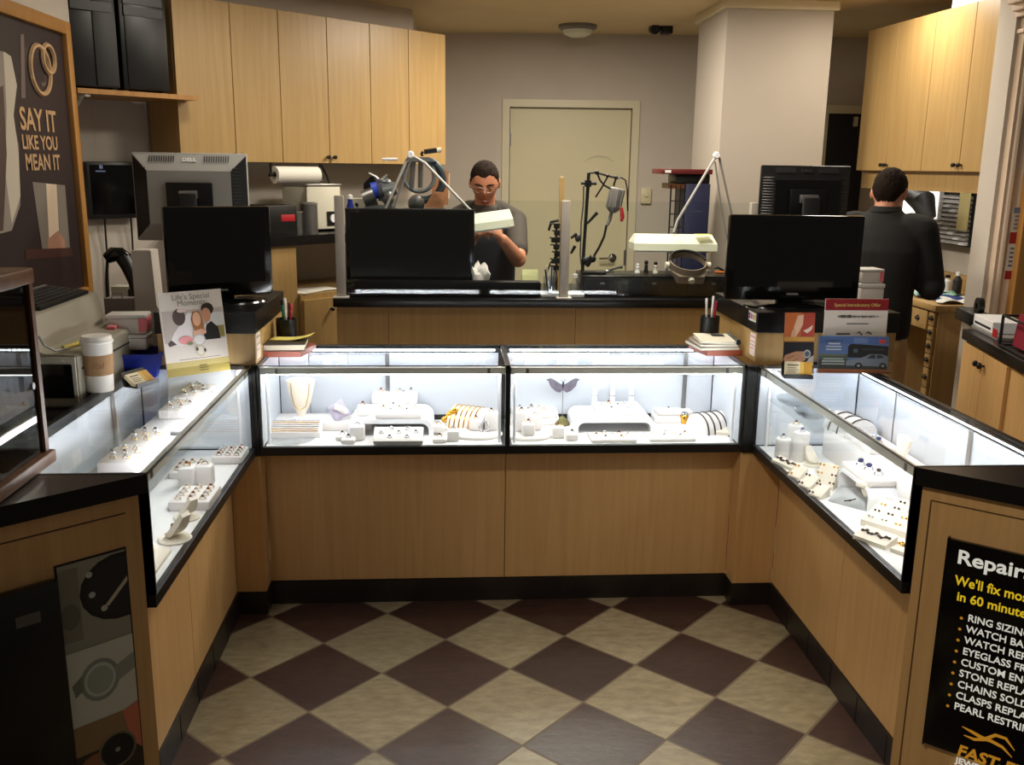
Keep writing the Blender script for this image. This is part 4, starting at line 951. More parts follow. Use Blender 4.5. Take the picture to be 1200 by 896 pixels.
# ================================================================== RIGHT BACK CORNER
DX = 2.36
dz = at(1080, 352, x=DX).z
y_n = 1.26; y_f = 2.05
t = thing('jeweler_desk', 'light wooden bench desk with small drawers behind the right case', 'desk', (DX+.2, (y_n+y_f)/2, 0)); IV = Matrix.Translation(-t.location)
b = MB(); b.bx(DX-.02, DX+.44, y_n-.015, y_f+.015, dz-.035, dz, bev=.004, mtx=IV); obj('desk_top', b, 'bench_wood', t)
yd = at(1086, 400, x=DX).y
b = MB(); b.bx(DX+.01, DX+.42, y_n, yd, .02, dz-.036, mtx=IV); b.bx(DX+.01, DX+.42, yd, y_f, dz-.15, dz-.036, mtx=IV); b.bx(DX+.01, DX+.42, y_f-.03, y_f, 0, dz-.15, mtx=IV); obj('carcass', b, 'bench_wood', t, False)
def cup(parent, x, y, z):
    k = MB(); k.lathe([(0, .014), (.012, .012), (.02, .004), (.022, 0), (0, 0)], seg=14, a0=0, a1=PI, mtx=Matrix.Translation((x, y, z)) @ Matrix.Rotation(-PI/2, 4, 'Y') @ Matrix.Rotation(-PI/2, 4, 'Z')); return obj('cup_pull', k, 'dark_metal', parent)
hh = [.075, .075, .075, .075, .11, .11, .11, .11]; z = dz-.045
for k in hh:
    if z-k < .04: break
    b = MB(); b.bx(DX-.008, DX+.01, y_n+.012, yd-.008, z-k+.006, z, bev=.002, mtx=IV); d_ = obj('drawer', b, 'bench_wood', t)
    cup(d_, -.2-.008, (y_n+yd)/2-t.location.y, z-k*.5); z -= k
b = MB(); b.bx(DX-.008, DX+.01, yd+.012, yd+.22, dz-.145, dz-.045, bev=.002, mtx=IV); d_ = obj('drawer', b, 'bench_wood', t); cup(d_, -.208, yd+.11-t.location.y, dz-.1)
b = MB(); b.bx(DX+.4, DX+.44, y_n-.0, y_f, dz, dz+.1, mtx=IV); obj('back_rail', b, 'bench_wood', t, False)
# papers on the desk
for k, (c, l) in enumerate((((222, 224, 218), 'white paper lying on the wooden bench desk nearest the pilaster'), ((44, 62, 130), 'dark blue cloth lying on the wooden bench desk'), ((150, 196, 176), 'pale green paper lying on the wooden bench desk'), ((214, 222, 226), 'crumpled white paper at the far end of the wooden bench desk'))):
    y = y_n+.1+k*.12; b = MB(); n = 10
    g = bmesh.ops.create_grid(b.bm, x_segments=n, y_segments=n, size=.5)
    for v in b.bm.verts: v.co = V((DX+.16+v.co.x*.24+.02*math.sin(k*3+v.co.y*5), y+v.co.y*.17, dz+.006+k*.0008+.018*abs(math.sin(v.co.x*6+k)*math.cos(v.co.y*7+k*2))))
    o_ = obj(('paper_sheet', 'cloth', 'paper_sheet', 'paper_sheet')[k], b, cmat(*c), None); tag(o_, l, ('paper', 'cloth', 'paper', 'paper')[k])
    sm = o_.modifiers.new('s', 'SOLIDIFY'); sm.thickness = .002; sm.offset = 1
for k, (u, h_, c, l) in enumerate(((1109, .10, 'white_lam', 'white bottle on the desk below the wall organizer'), (1121, .13, 'charcoal', 'dark jar on the desk nearest the pilaster'), (1101, .07, 'maroon', 'small red jar on the desk beside the man in black'))):
    p = at(u, 340, x=DX+.33)
    t = thing('bottle', l, 'bottle', (DX+.33, p.y+.0, dz), 0, 'bottles on the jeweler desk')
    b = MB(); b.lathe([(0, 0), (.024, 0), (.025, .01), (.025, h_*.65), (.011, h_*.8), (.011, h_*.85), (0, h_*.85)], seg=16); obj('body', b, c, t)
    b = MB(); b.lathe([(.014, h_*.84), (.014, h_), (0, h_)], seg=14); obj('cap', b, 'black_plastic' if c == 'white_lam' else 'white_lam', t)
# wall organizer of small bins
OX = 2.895
p0, p1 = at(1096, 224, x=OX), at(1135, 290, x=OX)
t = thing('parts_organizer', 'wall rack of small labelled bins with a cream strip, below the right cabinets', 'organizer', (OX, (p0.y+p1.y)/2, (p0.z+p1.z)/2)); IV = Matrix.Translation(-t.location)
ya, yb = min(p0.y, p1.y), max(p0.y, p1.y); za, zb_ = p1.z, p0.z
b = MB(); b.bx(OX, OX+.06, ya, yb, za, zb_, mtx=IV); obj('frame', b, 'black_plastic', t, False)
rows, cols = 11, 6
for r_ in range(rows):
    for c in range(cols):
        y0 = ya+.01+(yb-ya-.02)*c/cols; y1 = ya+.01+(yb-ya-.02)*(c+1)/cols-.006; z0 = za+.01+(zb_-za-.02)*r_/rows; z1 = za+.01+(zb_-za-.02)*(r_+1)/rows-.008
        b = MB(); b.bx(OX-.025, OX-.0005, y0, y1, z0, z0+(z1-z0)*.5, mtx=IV); b.hull([IV @ V(q) for q in ((OX-.024, y0, z0+(z1-z0)*.45), (OX-.024, y1, z0+(z1-z0)*.45), (OX-.003, y0, z1), (OX-.003, y1, z1), (OX-.0005, y0, z0), (OX-.0005, y1, z0))])
        obj('bin', b, 'white_lam' if r_ > 8 else ('silver_plastic' if (r_*7+c*3) % 5 else 'white_lam'), t, False)
yc0 = at(1132, 230, x=OX-.03).y; b = MB(); b.bx(OX-.031, OX-.027, ya-.01, ya+.11, za+.1, zb_+.0, mtx=IV); mat('cream_strip', (226, 214, 150), .6); obj('cream_strip', b, 'cream_strip', t, False)
# black task lamp behind the man
p = at(1078, 240, x=2.55)
t = thing('task_lamp', 'black task lamp leaning beside the head of the man in black', 'lamp', (2.62, p.y, dz)); IV = Matrix.Translation(-t.location)
b = MB(); b.tube([IV @ at(1066, 226, x=2.6), IV @ at(1082, 236, x=2.6), IV @ at(1088, 256, x=2.62)], [.05, .07, .045], 14); obj('shade', b, 'charcoal', t)
b = MB(); b.tube([IV @ at(1086, 252, x=2.62), (0, -.05, .25), (0, 0, .01)], .012); obj('arm', b, 'black_plastic', t)
b = MB(); b.lathe([(0, .02), (.07, .018), (.08, 0), (0, 0)]); obj('base', b, 'black_plastic', t)
# ---- right front counter with boxes
KX0 = at(1128, 385, z=.97); ke = at(1200, 424, z=.97); kd = (ke-KX0).normalized(); kn = V((kd.y, -kd.x, 0))
if kn.dot(CAM-KX0) < 0: kn = -kn
t = thing('side_counter', 'maple side counter with a black top at the right edge, below the pilaster', 'counter', KX0 * 1); t.location.z = 0
IV = Matrix.Translation(-t.location) @ frame((KX0.x, KX0.y, 0), kd, (0, 0, 1))
if (IV.to_3x3() @ V((0, 0, 1))).dot(kn) < 0: raise SystemExit('side counter frame')
b = MB(); b.bx(-.0, 1.1, .925, .97, -.3, .0, bev=.003, mtx=IV); obj('top', b, 'black_lam', t)
b = MB(); b.bx(.02, 1.08, 0, .925, -.28, -.02, mtx=IV); obj('body', b, 'maple', t, False)
for a, c in ((.025, .3), (.304, .58)):
    b = MB(); b.bx(a, c, .1, .915, -.02, -.004, bev=.0015, mtx=IV); d_ = obj('door', b, 'maple', t, False)
    k = MB(); knob(k, IV @ V((.275 if a < .1 else .33, .865, -.004)), IV.to_3x3() @ V((0, 0, 1)), .013); obj('knob', k, 'black_plastic', d_)
KF = frame((KX0.x, KX0.y, .97), kd, (0, 0, 1))
def kc(u, v=400, off=-.05): p0 = KX0+kn*off; return (onp(u, v, p0, kn)-p0).dot(kd)
def kz(u, v, off=-.05): return onp(u, v, KX0+kn*off, kn).z-.97
t = thing('grey_box', 'grey cardboard box with a red label on the right side counter', 'box', KF @ V((.15, 0, -.15))); IV = Matrix.Translation(-t.location) @ KF
x0, x1 = kc(1136), kc(1168); zz = kz(1150, 386)
b = MB(); b.bx(x0, x1, 0, zz, -.22, -.05, bev=.002, mtx=IV); obj('carton', b, cmat(128, 124, 122), t, False)
b = MB(); b.bx(x1-.06, x1-.005, .01, .045, -.05, -.0485, mtx=IV); obj('label_patch', b, 'red', t, False)
t2 = thing('white_carton', 'small white carton with dark writing on top of the grey box', 'box', KF @ V((.12, zz, -.15))); IV = Matrix.Translation(-t2.location) @ KF
b = MB(); b.bx(kc(1135), kc(1158), zz+.001, kz(1145, 370), -.2, -.06, bev=.002, mtx=IV); obj('carton', b, 'white_lam', t2, False)
b = MB(); b.bx(kc(1137), kc(1156), zz+.012, zz+.022, -.06, -.0585, mtx=IV); obj('printed_band', b, 'charcoal', t2, False)
t3 = thing('wire_card_rack', 'black wire rack on the right side counter', 'rack', KF @ V((.25, 0, -.1))); IV = Matrix.Translation(-t3.location) @ KF
b = MB(); xa, xb = kc(1172, 400, -.02), kc(1172, 400, -.02)+.3; zt = kz(1180, 371, -.02)
for yy in (.006, zt):
    for zo in (-.02, -.2): b.tube([IV @ V((xa, yy, zo)), IV @ V((xb, yy, zo))], .005, 6)
    for xx in (xa, xb): b.tube([IV @ V((xx, yy, -.02)), IV @ V((xx, yy, -.2))], .005, 6)
for xx in (xa, xb):
    for zo in (-.02, -.2): b.tube([IV @ V((xx, .002, zo)), IV @ V((xx, zt, zo))], .006, 6)
obj('frame', b, 'black_plastic', t3)
t4 = thing('red_folder', 'dark red folder standing in the wire rack at the right edge', 'folder', KF @ V((xa+.15, 0, -.1))); IV = Matrix.Translation(-t4.location) @ KF
b = MB(); b.hull([IV @ V(q) for q in ((xa+.02, .01, -.06), (xb-.01, .01, -.06), (xb-.01, zt+.01, -.07), (xa+.03, zt+.012, -.07), (xa+.02, .01, -.12), (xb-.01, .01, -.12), (xb-.01, zt+.01, -.1), (xa+.03, zt+.012, -.1))]); mat('crimson', (128, 16, 40), .6); obj('cover', b, 'crimson', t4, False)
t5 = thing('tape_dispenser', 'black tape dispenser holding two rolls at the left end of the side counter', 'tape dispenser', KF @ V((.03, 0, -.1))); IV = Matrix.Translation(-t5.location) @ KF
b = MB(); b.bx(kc(1115), kc(1134), 0.001, .06, -.14, -.05, bev=.008, mtx=IV); obj('body', b, 'black_plastic', t5)
for xx, o_ in ((kc(1129), -.1), (kc(1154), -.24)):
    b = MB(); b.lathe([(.015, -.012), (.04, -.012), (.04, .012), (.015, .012), (.015, -.012)], seg=20, mtx=IV @ Matrix.Translation((xx, .088 if o_ > -.2 else kz(1154, 374), o_))); obj('tape_roll', b, 'black_plastic', t5)
# framed mirror / wood frame at the extreme right and red-white banner
p = at(1187, 300, y=.885)
b = MB(); b.bx(at(1191, 300, y=.86).x, at(1191, 300, y=.86).x+.5, .84, .949, at(1191, 372, y=.86).z, at(1191, 200, y=.86).z, bev=.004)
tag(obj('picture_frame', b, 'oak_frame', None, False), 'edge of an orange wooden frame at the right of the fluted pilaster', 'frame')
x0, x1 = at(1180, 300, y=.88).x, at(1190, 300, y=.88).x
t = thing('hanging_banner', 'narrow white vertical banner with red blocks on the pilaster', 'banner', ((x0+x1)/2, .88, at(1185, 300, y=.88).z))
z0, z1 = at(1181, 327, y=.88).z, at(1187, 243, y=.88).z
s_ = stick('banner_sheet', t, frame((-(x1-x0)/2, 0.0, z0-t.location.z), (1, 0, 0), (0, 0, 1)), x1-x0, z1-z0, [(rect(0, 0, 1, .12), (170, 40, 40)), (rect(0, .5, 1, .66), (170, 40, 40)), (rect(.1, .92, 1, 1), (120, 140, 170))]+[(rect(.25, .18+k*.06, .7, .205+k*.06), (90, 100, 130)) for k in range(5)]+[(rect(.3, .7+k*.055, .75, .73+k*.055), (150, 140, 140)) for k in range(4)], (230, 224, 216))
# ---- ceiling dome light and camera
c_ = at(677, 33, z=ZC-.02)
t = thing('ceiling_dome_light', 'round unlit ceiling light with a grey rim above the white door', 'ceiling light', (c_.x, c_.y, ZC))
rr = (at(700, 33, z=ZC-.02)-at(655, 33, z=ZC-.02)).length/2
b = MB(); b.lathe([(0, 0), (rr, 0), (rr, -.02), (rr*.86, -.035), (0, -.035)], seg=32); obj('rim', b, 'grey_plastic', t)
b = MB(); b.lathe([(rr*.8, -.034), (rr*.7, -.06), (rr*.4, -.078), (0, -.084)], seg=32); obj('diffuser', b, 'lamp_cream', t)
c_ = at(776, 33, d=6.6)
t = thing('security_camera', 'small black security camera pair hanging from the ceiling', 'camera', (c_.x, c_.y, ZC)); k = at(776, 34, d=6.6).z-ZC
b = MB(); b.box((.03, 0, k+.0), (.075, .1, .07), bev=.008); obj('body', b, 'black_plastic', t)
b = MB(); b.tube([(-.06, .02, k), (-.06, -.06, k-.01)], .034, 12); obj('lens_housing', b, 'black_plastic', t)
b = MB(); b.tube([(-.06, 0, k), (.03, 0, k)], .012); b.tube([(.0, 0, k), (.0, 0, 0)], .012); b.lathe([(0, 0), (.04, 0), (.04, -.012), (0, -.012)]); obj('bracket', b, 'black_plastic', t)
# ================================================================== JEWELLERY
DK = ZB1-.003      # deck level inside the cases
def ring_mesh(name, metal, gem, gr=.0042):
    b = MB(); n = 14; R_, r_ = .0088, .0016
    pts = [V((math.cos(2*PI*k/n)*R_, 0, math.sin(2*PI*k/n)*R_)) for k in range(n+1)]
    b.tube(pts, r_, 6, cap=False)
    b.mi = 1; b.ball((0, 0, R_+.002), (gr*1.25, gr, gr*.9), 8)
    o = obj(name, b, [metal, gem]); me = o.data; bpy.data.objects.remove(o); return me
mat('diamond', (210, 214, 222), .08, metal=.6); mat('garnet', (96, 24, 40), .15); mat('sapphire', (40, 44, 96), .12); mat('silver', (200, 200, 204), .2, metal=1)
RING = [ring_mesh('ring', 'silver', 'gem_dark'), ring_mesh('ring', 'gold', 'diamond'), ring_mesh('ring', 'silver', 'diamond', .005), ring_mesh('ring', 'gold', 'garnet'), ring_mesh('ring', 'silver', 'sapphire', .0055)]
GOLDR = [RING[1], RING[3]]
rng = random.Random(11)
def put_ring(p, label, group, kinds=None, rz=None, s=1.):
    me = rng.choice(kinds or RING[:4])
    o = bpy.data.objects.new('ring', me); COL.objects.link(o)
    o.location = (p[0], p[1], p[2]+.0008*s); o.rotation_euler = (0, 0, rng.uniform(-.35, .35) if rz is None else rz); o.scale = (.88*s, .88*s, .88*s)
    return tag(o, label, 'ring', group)
BLK = {}
def tray(label, c, w, d, h, rz, where, pat, kinds=None, bev=.004, lip=False, s=1., tilt=0):
    """flat white ring tray, c = centre of its base; pat: list of (x, y) in -1..1"""
    t = thing('ring_tray', label, 'ring tray', c, rz, 'white ring trays')
    T = Matrix.Rotation(tilt, 4, 'X') if tilt else None
    b = MB(); b.box((0, 0, h*.5), (w, d, h), bev=min(bev, h*.3), mtx=T); obj('base', b, 'white_vel', t)
    if pat:
        b = MB()
        for x, y in pat: b.box((x*w*.5, y*d*.5, h+.0003), (.011*s, .003, .0008), mtx=T)
        obj('slots', b, 'grey_plastic', t, False); t.children[-1]['kind'] = 'stuff' if len(pat) > 100 else 'part'
        M_ = Matrix.Translation(c) @ Matrix.Rotation(rz, 4, 'Z') @ (T or Matrix.Identity(4))
        for x, y in pat:
            put_ring(M_ @ V((x*w*.5, y*d*.5, h)), f'small ring standing in the {where}', f'rings in the {where}', kinds, rz+rng.uniform(-.3, .3), s)
    return t
SEVEN = [(-.7, .05), (-.35, -.55), (-.3, .6), (0, .05), (.35, -.55), (.35, .55), (.7, .1)]
SIX = [(-.65, .3), (-.3, -.4), (-.1, .55), (.2, .2), (.4, -.4), (.7, .35)]
NINE = [(x, y) for x in (-.6, 0, .6) for y in (-.6, 0, .6)]
def front_tray(label, u0, u1, vb, vf, vk, zb, where, pat, kinds=None, slant=False):
    a, c = at(u0, vb, z=zb), at(u1, vb, z=zb); y0 = (a.y+c.y)/2
    zt = at((u0+u1)/2, vf, y=y0).z; y1 = at((u0+u1)/2, vk, z=zt).y
    w = c.x-a.x; cx = (a.x+c.x)/2
    return tray(label, V((cx, (y0+y1)/2, zb)), w, max(.03, y1-y0), max(.012, zt-zb), 0, where, pat, kinds)
def block(label, u0, u1, vb, vt, zb, kinds=None, shape='square', dep=None):
    """white ring block whose front-bottom edge runs u0..u1 at photo row vb; vt = row of its front-top edge"""
    a, c = at(u0, vb, z=zb), at(u1, vb, z=zb); y0 = (a.y+c.y)/2; w = c.x-a.x
    h = at((u0+u1)/2, vt, y=y0).z-zb; d = dep or w
    cc = V(((a.x+c.x)/2, y0+d/2, zb))
    t = thing('ring_block', label, 'ring stand', cc, 0, 'white ring blocks')
    b = MB(); n = 6
    if shape == 'square':
        b.box((0, 0, h/2), (w, d, h), bev=min(w, d)*.16)
    else:
        b.lathe([(0, 0), (w/2, 0), (w/2, h-.003), (w/2-.003, h), (0, h)], seg=24)
    obj('body', b, 'white_vel', t)
    b = MB(); b.box((0, 0, h+.0003), (.016, .004, .0008)); obj('slot', b, 'grey_plastic', t, False)
    put_ring(cc+V((0, 0, h)), 'ring on the ' + label, None, kinds, None, 1.15).pop('group', None)
    return t
def bridge(label, u0, u1, vb, vt, vk, zb, name='display_riser'):
    """white arched display bridge"""
    a, c = at(u0, vb, z=zb), at(u1, vb, z=zb); y0 = (a.y+c.y)/2; w = c.x-a.x
    zt = at((u0+u1)/2, vt, y=y0).z; h = zt-zb; y1 = min(at((u0+u1)/2, vk, z=zt).y, FY1-.04); th = .018
    t = thing(name, label, 'display riser', ((a.x+c.x)/2, y0, zb), 0, 'white arched display risers')
    bridge_mesh(t, w, h, y1-y0, th)
    return t, zt, y0, y1
def bridge_mesh(t, w, h, dep, th, slant=0):
    def rr(w, h, r, n=6):
        pts = [(-w/2, 0)]
        pts += [(-w/2+r-r*math.cos(a), h-r+r*math.sin(a)) for a in [PI/2*k/n for k in range(n+1)]]
        pts += [(w/2-r+r*math.sin(a), h-r+r*math.cos(a)) for a in [PI/2*k/n for k in range(n+1)]]
        return pts+[(w/2, 0)]
    o = rr(w, h, min(h*.6, .05)); i = rr(w-2*th, h-th, min(h*.4, .035))
    b = MB(); P_ = Matrix.Translation((0, dep, 0)) @ Matrix.Rotation(PI/2, 4, 'X')
    n = len(o); vs = []
    for z in (0, dep):
        vs.append([b.bm.verts.new(P_ @ V((p[0], p[1], z))) for p in o]); vs.append([b.bm.verts.new(P_ @ V((p[0], p[1], z))) for p in i])
    of, if_, ob, ib = vs
    for k in range(n-1):
        b.bm.faces.new((of[k], of[k+1], if_[k+1], if_[k])); b.bm.faces.new((ob[k], ob[k+1], ib[k+1], ib[k]))
        b.bm.faces.new((of[k], of[k+1], ob[k+1], ob[k])); b.bm.faces.new((if_[k], if_[k+1], ib[k+1], ib[k]))
    for k in (0, n-1): b.bm.faces.new((of[k], if_[k], ib[k], ob[k]))
    obj('arch', b, 'white_lam', t)

# ---------------------------------------------------------------- left front case
# necklace bust
def bust(label, c, h, w, rz=0, chain='gold', lean=.22):
    t = thing('necklace_bust', label, 'necklace bust', c, rz)
    prof = [(0, .13, .05), (.12, .2, .10), (.35, .36, .17), (.6, .44, .21), (.8, .5, .22), (.92, .54, .18), (.97, .42, .14), (1.0, .26, .11)]
    b = MB(); rings = []; n = 20
    for f, a, dpt in prof:
        z = f*h; y0 = lean*h*(f-.3)*.6
        rings.append([b.bm.verts.new((math.cos(2*PI*k/n)*a*w, y0+math.sin(2*PI*k/n)*dpt*w*(1 if math.sin(2*PI*k/n) < 0 else .7), z)) for k in range(n)])
    for i in range(len(rings)-1):
        for k in range(n): b.bm.faces.new((rings[i][k], rings[i][(k+1) % n], rings[i+1][(k+1) % n], rings[i+1][k]))
    b.bm.faces.new(rings[0][::-1]); b.bm.faces.new(rings[-1])
    mat('cream_vel', (232, 222, 204), .8); obj('bust_form', b, 'cream_vel', t)
    b = MB(); b.lathe([(0, 0), (w*.3, 0), (w*.3, .006), (w*.12, .012), (0, .012)], seg=24, mtx=Matrix.Translation((0, 0, -.0121))); obj('foot', b, 'white_lam', t)
    return t
c0 = at(352, 489, z=DK+.045)
p = V((c0.x, min(c0.y, .10), DK+.045)); hb = at(350, 441, y=p.y).z-p.z-.012
t = thing('white_platform', 'low white platform under the necklace bust and grey pillow', 'platform', (at(378, 495, z=DK+.03).x, .12, DK))
wp = at(434, 495, y=.06).x-at(318, 495, y=.06).x
b = MB(); b.box((0, .0, .0165), (wp, .15, .033), bev=.004); obj('slab', b, 'white_vel', t)
PLZ = DK+.0331
bt = bust('cream necklace bust wearing a gold chain in the left front case', V((p.x, .11, PLZ+.0121)), hb, .105)
b = MB(); loop = [(-.034, .88), (-.032, .6), (-.022, .28), (0, .2), (.02, .26), (.034, .6), (.036, .88)]
def bust_y(f): return .22*hb*(f-.3)*.6-(.055+.17*min(1, f*1.6))*.105*.92
b.tube([(p.x+x, .11+bust_y(f)-.004, PLZ+.0121+f*hb) for x, f in loop], .0014, 6); tag(obj('gold_chain', b, 'gold'), 'gold chain draped on the cream necklace bust', 'necklace')
# chain tray in front
a, c = at(315, 505, z=DK+.02), at(376, 505, z=DK+.02)
t = thing('chain_tray', 'white slanted tray of gold chains in the left front case', 'chain tray', ((a.x+c.x)/2, .0, DK)); w = c.x-a.x
b = MB(); b.hull([V((x, y, z)) for x in (-w/2, w/2) for y, z in ((-.05, 0), (.03, 0), (-.05, .022), (.03, .05))]); obj('base', b, 'white_vel', t, False)
for k in range(6):
    b = MB(); y = -.044+k*.0135; z = .0235+(y+.05)*.35; b.tube([(-w/2+.01, y, z+.001), (-w*.1, y+.001, z+.0022), (w*.2, y-.001, z+.001), (w/2-.008, y, z+.0015)], .0017, 6)
    o_ = obj('gold_chain', b, 'gold' if k in (0, 1, 4) else 'silver'); o_.location = t.location
    tag(o_, 'gold chain laid across the slanted white chain tray' if k in (0, 1, 4) else 'silver chain laid across the slanted white chain tray', 'necklace', 'gold chains on the tray' if k in (0, 1, 4) else 'silver chains on the tray')
t = thing('round_plate', 'thin clear round plate under the chain tray in the left front case', 'plate', (at(340, 515, z=DK).x, -.06, DK))
b = MB(); b.lathe([(0, 0), (.085, 0), (.09, .003), (.085, .0035), (0, .002)], seg=36); obj('disc', b, 'clear_plastic', t)
# pillow
q = at(396, 494, z=PLZ); t = thing('bracelet_pillow', 'small grey and white watch pillow beside the necklace bust', 'pillow', (q.x, .1, PLZ), .35)
def cushion(s, hh):
    b = MB(); g = bmesh.ops.create_grid(b.bm, x_segments=12, y_segments=12, size=1); n = 12
    top = list(g['verts'])
    for v in top:
        x, y = v.co.x, v.co.y; k = (1-x**4)*(1-y**4); pin = 1+.14*(abs(x*y)**1.5)
        v.co = V((x*s*pin*(.92 if k > .01 else 1), y*s*pin*(.92 if k > .01 else 1), hh*max(0, k)**.5))
    r_ = bmesh.ops.duplicate(b.bm, geom=b.bm.verts[:]+b.bm.edges[:]+b.bm.faces[:])
    for v in r_['geom']:
        if isinstance(v, bmesh.types.BMVert): v.co.z *= -1
    bmesh.ops.remove_doubles(b.bm, verts=b.bm.verts[:], dist=.0004); return b
b = cushion(.033, .014); bmesh.ops.transform(b.bm, matrix=Matrix.Translation((0, 0, .033)) @ Matrix.Rotation(R(62), 4, 'X') @ Matrix.Rotation(R(25), 4, 'Z'), verts=b.bm.verts[:]); mat('lilac', (176, 168, 186), .8); obj('cushion', b, 'lilac', t)
b = MB(); b.tube([(-.02, -.02, .058), (0.0, -.024, .05), (.022, -.02, .03)], [.012, .013, .012], 8); obj('white_band', b, 'white_vel', t)
# bridge + trays
br, BZ, by0, by1 = bridge('white arched riser in the left front case', 408, 508, 512, 491, 463, DK)
front_tray('white tray at the back on top of the left arched riser', 436, 489, 473, 463, 455, BZ+.016, 'back tray of the left arched riser', SIX)
front_tray('white tray at the front on top of the left arched riser', 440, 494, 491, 484, 473, BZ, 'front tray of the left arched riser', SEVEN)
a, c = at(438, 520, z=DK), at(496, 520, z=DK); tray('largest white tray in front of the left arched riser', V(((a.x+c.x)/2, -.112, DK+.0185)), c.x-a.x, .078, .02, 0, 'largest tray in front of the left arched riser', SEVEN, tilt=R(28))
q = at(462, 475, z=BZ); t = thing('white_platform', 'thin white slab under the back tray of the left arched riser', 'platform', (at(462, 473, z=BZ+.016).x, at(462, 473, z=BZ+.016).y+.022, BZ))
b = MB(); b.box((0, 0, .0078), (.17, .05, .0155), bev=.002); obj('slab', b, 'white_vel', t)
for l, u0, u1, vb, vt, zb in (
    ('white block at the left end on the left arched riser', 418, 432, 488, 476, BZ),
    ('tall white block beside the left leg of the left arched riser', 410, 427, 517, 500, DK),
    ('short white block left of the tall one, left front case', 393, 408, 517, 511, DK),
    ('short white block nearest the glass left of the largest tray', 399, 416, 521, 515, DK),
    ('white block beside the gold bow in the left front case', 506, 522, 507, 499, DK+.012),
    ('shortest white block right of the largest ring tray', 507, 523, 520, 514, DK),
    ('white block second right of the largest tray', 524, 538, 518, 505, DK),
    ('shorter white block on the round plate of the bangle holder', 550, 566, 505, 493, DK+.0121),
    ('tall white block on the round plate of the bangle holder', 568, 584, 505, 484, DK+.0121)):
    block(l, u0, u1, vb, vt, zb, GOLDR if 'gold' in l or 'bangle' in l else None)
# plinth under the bow block, round plate, bangle roll
a = at(514, 505, z=DK); t = thing('white_platform', 'thin white slab beside the gold bow in the left front case', 'platform', (a.x, a.y+.034, DK)); b = MB(); b.box((0, 0, .006), (.075, .075, .0118), bev=.002); obj('slab', b, 'white_vel', t)
a, c = at(526, 512, z=DK), at(592, 512, z=DK)
def half_plate(label, cx, cy, w):
    t = thing('round_plate', label, 'plate', (cx, cy, DK), 0); b = MB(); b.lathe([(0, 0), (w/2, 0), (w/2+.003, .006), (w/2, .012), (0, .012)], seg=40, mtx=Matrix.Diagonal((1, .8, 1, 1))); obj('disc', b, 'white_vel', t); return t
half_plate('white round plate carrying two blocks and a silver bracelet', (a.x+c.x)/2-.0, -.02, (c.x-a.x)*.9)
def bangle_roll(label, c, w, r, rz, n, m, blabel, grp, thick=.0028, zl=0, cat='bangle', nm='bangle'):
    t = thing('bangle_holder', label, 'bangle holder', c, rz)
    b = MB(); seg = 18
    P = [(math.cos(PI*k/seg)*r, math.sin(PI*k/seg)*r) for k in range(seg+1)]
    b.prism(P, w, mtx=Matrix.Translation((-w/2, 0, 0)) @ Matrix(((0, 0, 1, 0), (1, 0, 0, 0), (0, 1, 0, 0), (0, 0, 0, 1)))); obj('roll', b, 'white_vel', t)
    M_ = Matrix.Translation(c) @ Matrix.Rotation(rz, 4, 'Z')
    for i in range(n):
        x = -w*.42+w*.84*i/(n-1)*(.8)
        q = MB(); q.tube([V((x, math.cos(a)*(r+thick*.6), math.sin(a)*(r+thick*.6))) for a in [PI*k/16 for k in range(17)]], thick, 6)
        o_ = obj(nm, q, m); o_.matrix_world = M_; tag(o_, blabel, cat, grp)
    return t
q = at(553, 500, z=DK); bangle_roll('white half-round holder of gold bangles in the left front case', V((q.x, .105, DK+.0)), .15, .078, -.45, 6, 'gold', 'gold bangle on the half-round holder in the left front case', 'gold bangles')
# gold bow and silver bracelet
q = at(522, 499, z=DK+.012); t = thing('gold_bow', 'gold bow ornament between the left arched riser and the bangles', 'bow', (q.x+.015, q.y+.03, DK))
b = MB(); b.lathe([(0, 0), (.016, 0), (.01, .01), (.004, .03), (.006, .06), (0, .07)], seg=10); obj('stem', b, 'gold', t)
for k, (x, z, rr) in enumerate(((-.016, .03, .014), (.014, .035, .014), (0, .05, .012), (.012, .062, .012), (.02, .072, .011))):
    b = MB(); b.ball((x, -.004*k, z), (rr*1.2, rr*.6, rr), 10); obj('petal', b, 'gold', t)
q = at(567, 505, z=DK+.0125); b = MB()
for k in range(14):
    a0 = 2*PI*k/14; b.ball((q.x+math.cos(a0)*.02, q.y+math.sin(a0)*.004-.008, DK+.0335+math.sin(a0)*.019), .0042, 6)
b.tube([(q.x+math.cos(2*PI*k/28)*.02, q.y+math.sin(2*PI*k/28)*.004-.008, DK+.0335+math.sin(2*PI*k/28)*.019) for k in range(29)], .002, 6, cap=False)
tag(obj('silver_bracelet', b, 'silver'), 'beaded silver bracelet standing before the blocks on the round plate', 'bracelet')

